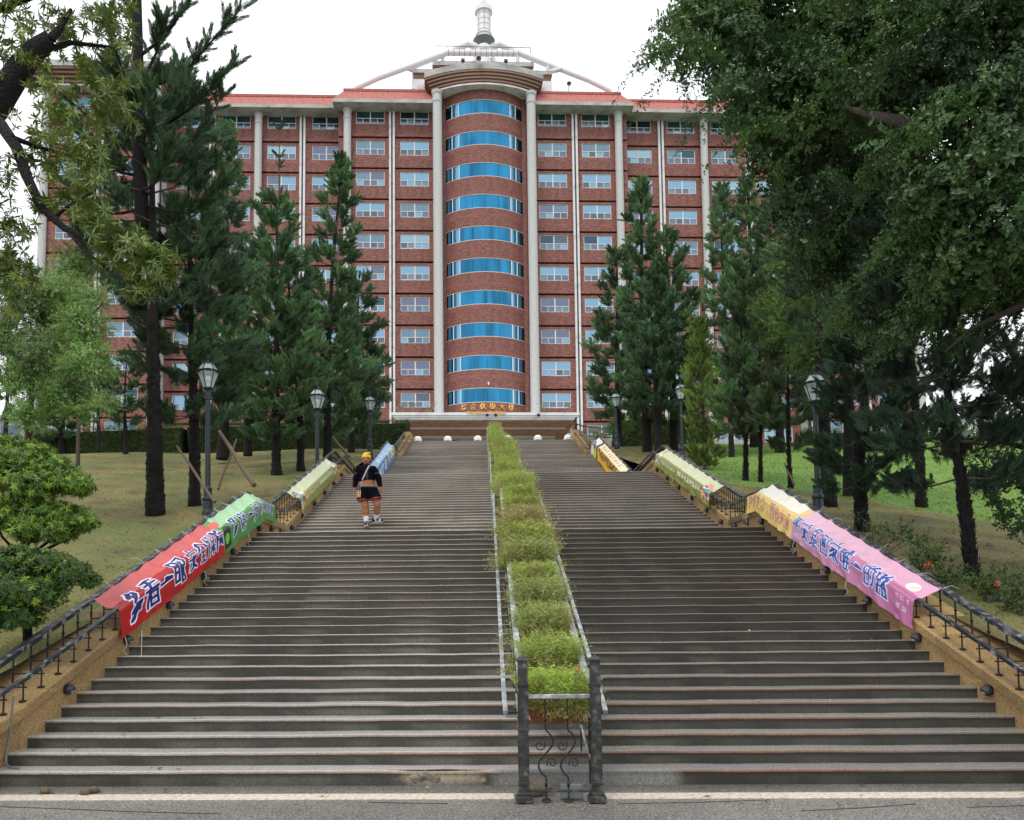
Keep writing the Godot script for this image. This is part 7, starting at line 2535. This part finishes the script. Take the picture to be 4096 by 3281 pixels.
	var lists := [[[Vector3(5.81, 2.21, -4.25), 0, 32, 11.4], [Vector3(5.88, 2.01, -4.05), 0, 36, 11.2], [Vector3(5.89, 2.38, -4.65), 0, 24, 11.8], [Vector3(5.98, 1.87, -3.85), 0, 30, 11]], [[Vector3(6.07, 1.70, -3.25), 0, 36, 10.4], [Vector3(6.39, 1.79, -3.45), 0, 32, 10.6], [Vector3(6.16, 1.80, -3.65), 0, 28, 10.8]], [[Vector3(6.05, 1.40, -2.65), 0, 34, 9.8], [Vector3(6.13, 1.60, -2.85), 0, 30, 10], [Vector3(6.19, 1.56, -2.65), 0, 30, 9.8]], [[Vector3(5.28, 2.64, -4.85), 0, 16, 12], [Vector3(5.28, 2.45, -4.35), 0, 18, 11.5], [Vector3(5.10, 2.39, -3.45), 0, 20, 10.6]]]
	for k in 4:
		var q0: Array = lists[k][0]
		var foot := (q0[0] as Vector3)
		foot.y = land(foot.x, foot.z) - 0.05
		var t := thing("flowering_bush", names_[k], "bush", foot)
		var c := []
		var m := MB.new()
		for q in lists[k]:
			var o: Vector3 = q[0]
			o.y = maxf(o.y, land(o.x, o.z) + 0.15)
			c.append([o, q[2] * 1.9 / 3400.0 * q[3]])
			for e in 5: limb(m, [foot + rv(0.06), (foot + o) / 2 + rv(0.06), o + rv(0.12)], 0.010, 0.003, foot, 4)
		part("stems", m.mesh(M["bark_grey"]), t)
		crown(t, c, SP, 420.0, 0.26, [Color(0.085, 0.14, 0.035), Color(0.12, 0.17, 0.04), Color(0.06, 0.12, 0.04)], -0.2)
		if k < 2:
			var f := MB.new()
			for e in 22:
				var d := rv(1.0).normalized()
				f.tri(d * 0.035, d * 0.035 + rv(0.03), d * 0.035 + rv(0.03))
			part("flower_head", f.mesh(M["flower_red"]), t, (Vector3(5.60, 2.03, -3.75) if k == 0 else Vector3(5.99, 1.74, -2.95)) - foot)
	grass()


func small_things() -> void:
	# low pale building at the left border
	var lb := thing("low_building", "low pale flat-roofed building at the left border behind the thin pine", "building", Vector3(-36.73, 15.31, -54.85))
	var bm := MB.new()
	bm.box(Vector3(-9, -1, -5), Vector3(2.3, 1.7, 0))
	part("wall", bm.mesh(M["concrete"]), lb)
	bm = MB.new()
	bm.box(Vector3(-9.2, 1.7, -5.2), Vector3(2.5, 1.95, 0.3))
	part("roof", bm.mesh(M["white_paint"]), lb)
	for k in 3:
		bm = MB.new()
		bm.box(Vector3(-3.4 + k * 1.9, 0.2, 0.0), Vector3(-2.0 + k * 1.9, 1.2, 0.06))
		part("window", bm.mesh(M["glass_grey"]), lb)
	# rough stakes that prop the trees
	var list := [
		[Vector3(-6.13, 5.82, -12.05), Vector3(-4.86, 4.28, -10.45), 0.05, "thick leaning wooden stake, the longer of the crossed pair on the left bank"],
		[Vector3(-5.79, 5.67, -12.25), Vector3(-5.94, 4.37, -11.45), 0.028, "thin wooden stake crossing the thick one on the left bank"],
		[Vector3(-6.82, 5.31, -11.25), Vector3(-5.63, 3.90, -10.25), 0.03, "wooden stake leaning against the second pine trunk beside the near left lamp"],
		[Vector3(-5.29, 7.87, -21.85), Vector3(-4.55, 6.96, -20.85), 0.05, "leaning stake behind the left handrail's first landing"],
		[Vector3(10.84, 10.31, -30.85), Vector3(10.18, 9.23, -29.85), 0.03, "pale thin stake under the far pines on the right"],
		[Vector3(7.77, 5.44, -14.85), Vector3(7.77, 4.78, -14.25), 0.025, "stake propping a young pine on the edge of the bright lawn"]]
	for q in list:
		var m := MB.new()
		var a: Vector3 = q[0]
		var b: Vector3 = q[1]
		m.tube([a, a.lerp(b, 0.35) + rv(0.02), a.lerp(b, 0.7) + rv(0.02), b], [q[2] * 0.7, q[2], q[2], q[2] * 1.1], 7)
		tag(part("wooden_stake", m.mesh(M["dry_wood"]), self), q[3], "stake", "stakes propping the trees")
	# stones in the grass
	var sx := [[Vector3(-5.45, 1.34, -2.50), 0, "pale rounded stone in the grass at the left border"], [Vector3(-7.08, 3.49, -10.22), 0, "flat stone beside the roots of the tall left pine"], [Vector3(8.75, 3.62, -10.69), 0, "stone on the dry strip above the pink banner"], [Vector3(8.04, 2.97, -8.34), 0, "flat stone near the red-flowered bush"], [Vector3(8.13, 2.51, -6.71), 0, "grey stone in the dry grass near the right border"]]
	for q in sx:
		var o := Vector3.ZERO
		o = q[0]
		var m := MB.new()
		m.ball(Vector3.ZERO, Vector3(rng.randf_range(0.07, 0.12), 0.04, 0.07), 9)
		for i in m.v.size(): m.v[i] += 0.012 * Vector3(sin(m.v[i].x * 60), sin(m.v[i].z * 70), sin(m.v[i].y * 90))
		var st := part("stone", m.mesh(M["stone"]), self, o + Vector3(0, 0.01, 0))
		tag(st, q[2], "stone")
	# three nuts on the pavement by the lowest step
	for q in [[-3.55, 0.30, "nut in its split husk, leftmost of three at the foot of the stairs"], [-3.17, 0.27, "nut lying behind another at the foot of the stairs, left"], [-3.20, 0.36, "nut on the pale kerb strip at the foot of the stairs, left"]]:
		var m := MB.new()
		m.ball(Vector3(0, 0.022, 0), Vector3(0.045, 0.028, 0.033), 12)
		var t := thing("fallen_nut", q[2], "nut", Vector3(q[0], -0.008, q[1]), "nuts fallen by the lowest step")
		part("kernel", m.mesh(M["dry_wood"]), t)
		var hsk := MB.new()
		for k in 8:
			var a := k * 0.8
			hsk.col = Color(0.35, 0.25, 0.2)
			hsk.tri(Vector3(0.03 * cos(a), 0.004, 0.03 * sin(a)), Vector3(0.05 * cos(a + 0.4), 0.006, 0.04 * sin(a + 0.4)), Vector3(0.075 * cos(a), 0.012, 0.06 * sin(a)))
		part("husk", hsk.mesh(M["bark_grey"]), t)
	# fallen leaves
	var lm := MB.new()
	leaf(lm, Vector3(-0.5, 0, 0), Vector3.RIGHT, Vector3.UP, 1.0, 0.5)
	for i in lm.v.size(): lm.v[i].y += 0.35 * lm.v[i].x * lm.v[i].x
	for q in [["flower_yellow", 0.55, 0.30, 0.03, "leaf_yellow"], ["x", 0.14, 0.07, 0.04, "leaf_brown"], ["x", 0.45, 0.36, 0.22, "leaf_straw"]]:
		leafy(q[4], Color(q[1], q[2], q[3]), 0.6, 0.2)
	var meshes := {"leaf_yellow": lm.mesh(M["leaf_yellow"]), "leaf_brown": lm.mesh(M["leaf_brown"]), "leaf_straw": lm.mesh(M["leaf_straw"])}
	for i in 58:
		var kind: String = "leaf_yellow" if i < 26 else ("leaf_brown" if i < 50 else "leaf_straw")
		var x := 0.0
		var n := 0
		var on_step := true
		if i < 18: x = rng.randf_range(1.1, 4.5); n = rng.randi_range(1, 17)
		elif i < 26: x = rng.randf_range(-1.8, 4.2); on_step = false
		elif i < 36: x = rng.randf_range(-4.1, -2.6); n = rng.randi_range(1, 4)
		elif i < 50: x = rng.randf_range(-4.0, 4.0); on_step = false
		else: x = rng.randf_range(-3.5, 4.0); n = rng.randi_range(1, 20)
		var p := Vector3(x, 0.11 * n + 0.012, -(n - 1) * 0.295 - rng.randf_range(0.04, 0.2)) if on_step else Vector3(x, 0.004, rng.randf_range(0.02, 0.95))
		if on_step and x < left_edge(p.z) + 0.05: p.x = left_edge(p.z) + 0.2
		var o := part("fallen_leaf", meshes[kind], self, p)
		o.rotation = Vector3(rng.randf_range(-0.2, 0.2), rng.randf() * TAU, rng.randf_range(-0.2, 0.2))
		o.scale = Vector3.ONE * rng.randf_range(0.04, 0.075)
		var label: String = {"leaf_yellow": ["small yellow leaf fallen on the steps right of the planter", "small yellow leaf fallen on the pavement before the stairs"], "leaf_brown": ["curled brown leaf on the lowest steps at the left", "curled brown leaf on the pavement before the stairs"], "leaf_straw": ["straw-coloured leaf lying on the steps", ""]}[kind][0 if on_step else 1]
		tag(o, label, "leaf", "leaves fallen on the stairs and the pavement")
	# a cable pipe down the left wall at the border
	var pipe := MB.new()
	pipe.tube([Vector3(-4.16, 0.72, -0.28), Vector3(-4.17, 0.4, -0.26), Vector3(-4.18, 0.16, -0.22), Vector3(-4.1, 0.125, -0.15), Vector3(-4.0, 0.122, -0.12)], [0.009, 0.009, 0.009, 0.008, 0.008], 6)
	tag(part("cable", pipe.mesh(M["lead"]), self), "grey cable running down the left wall from the lowest lamp to the first step", "cable")
	# poles on which the banners' lower corners are tied
	for q in [[-3.98, 0.52, -2.6, 0.62, "dangling white cord at the lower end of the red banner"]]:
		var m := MB.new()
		m.tube([Vector3(q[0], q[1] + 0.75, q[2]), Vector3(q[0] + 0.005, q[1] + 0.5, q[2] + 0.01), Vector3(q[0], q[1] + 0.45, q[2])], [0.004, 0.004, 0.004], 5)
		tag(part("loose_cord", m.mesh(M["white_tile"]), self), q[4], "cord")
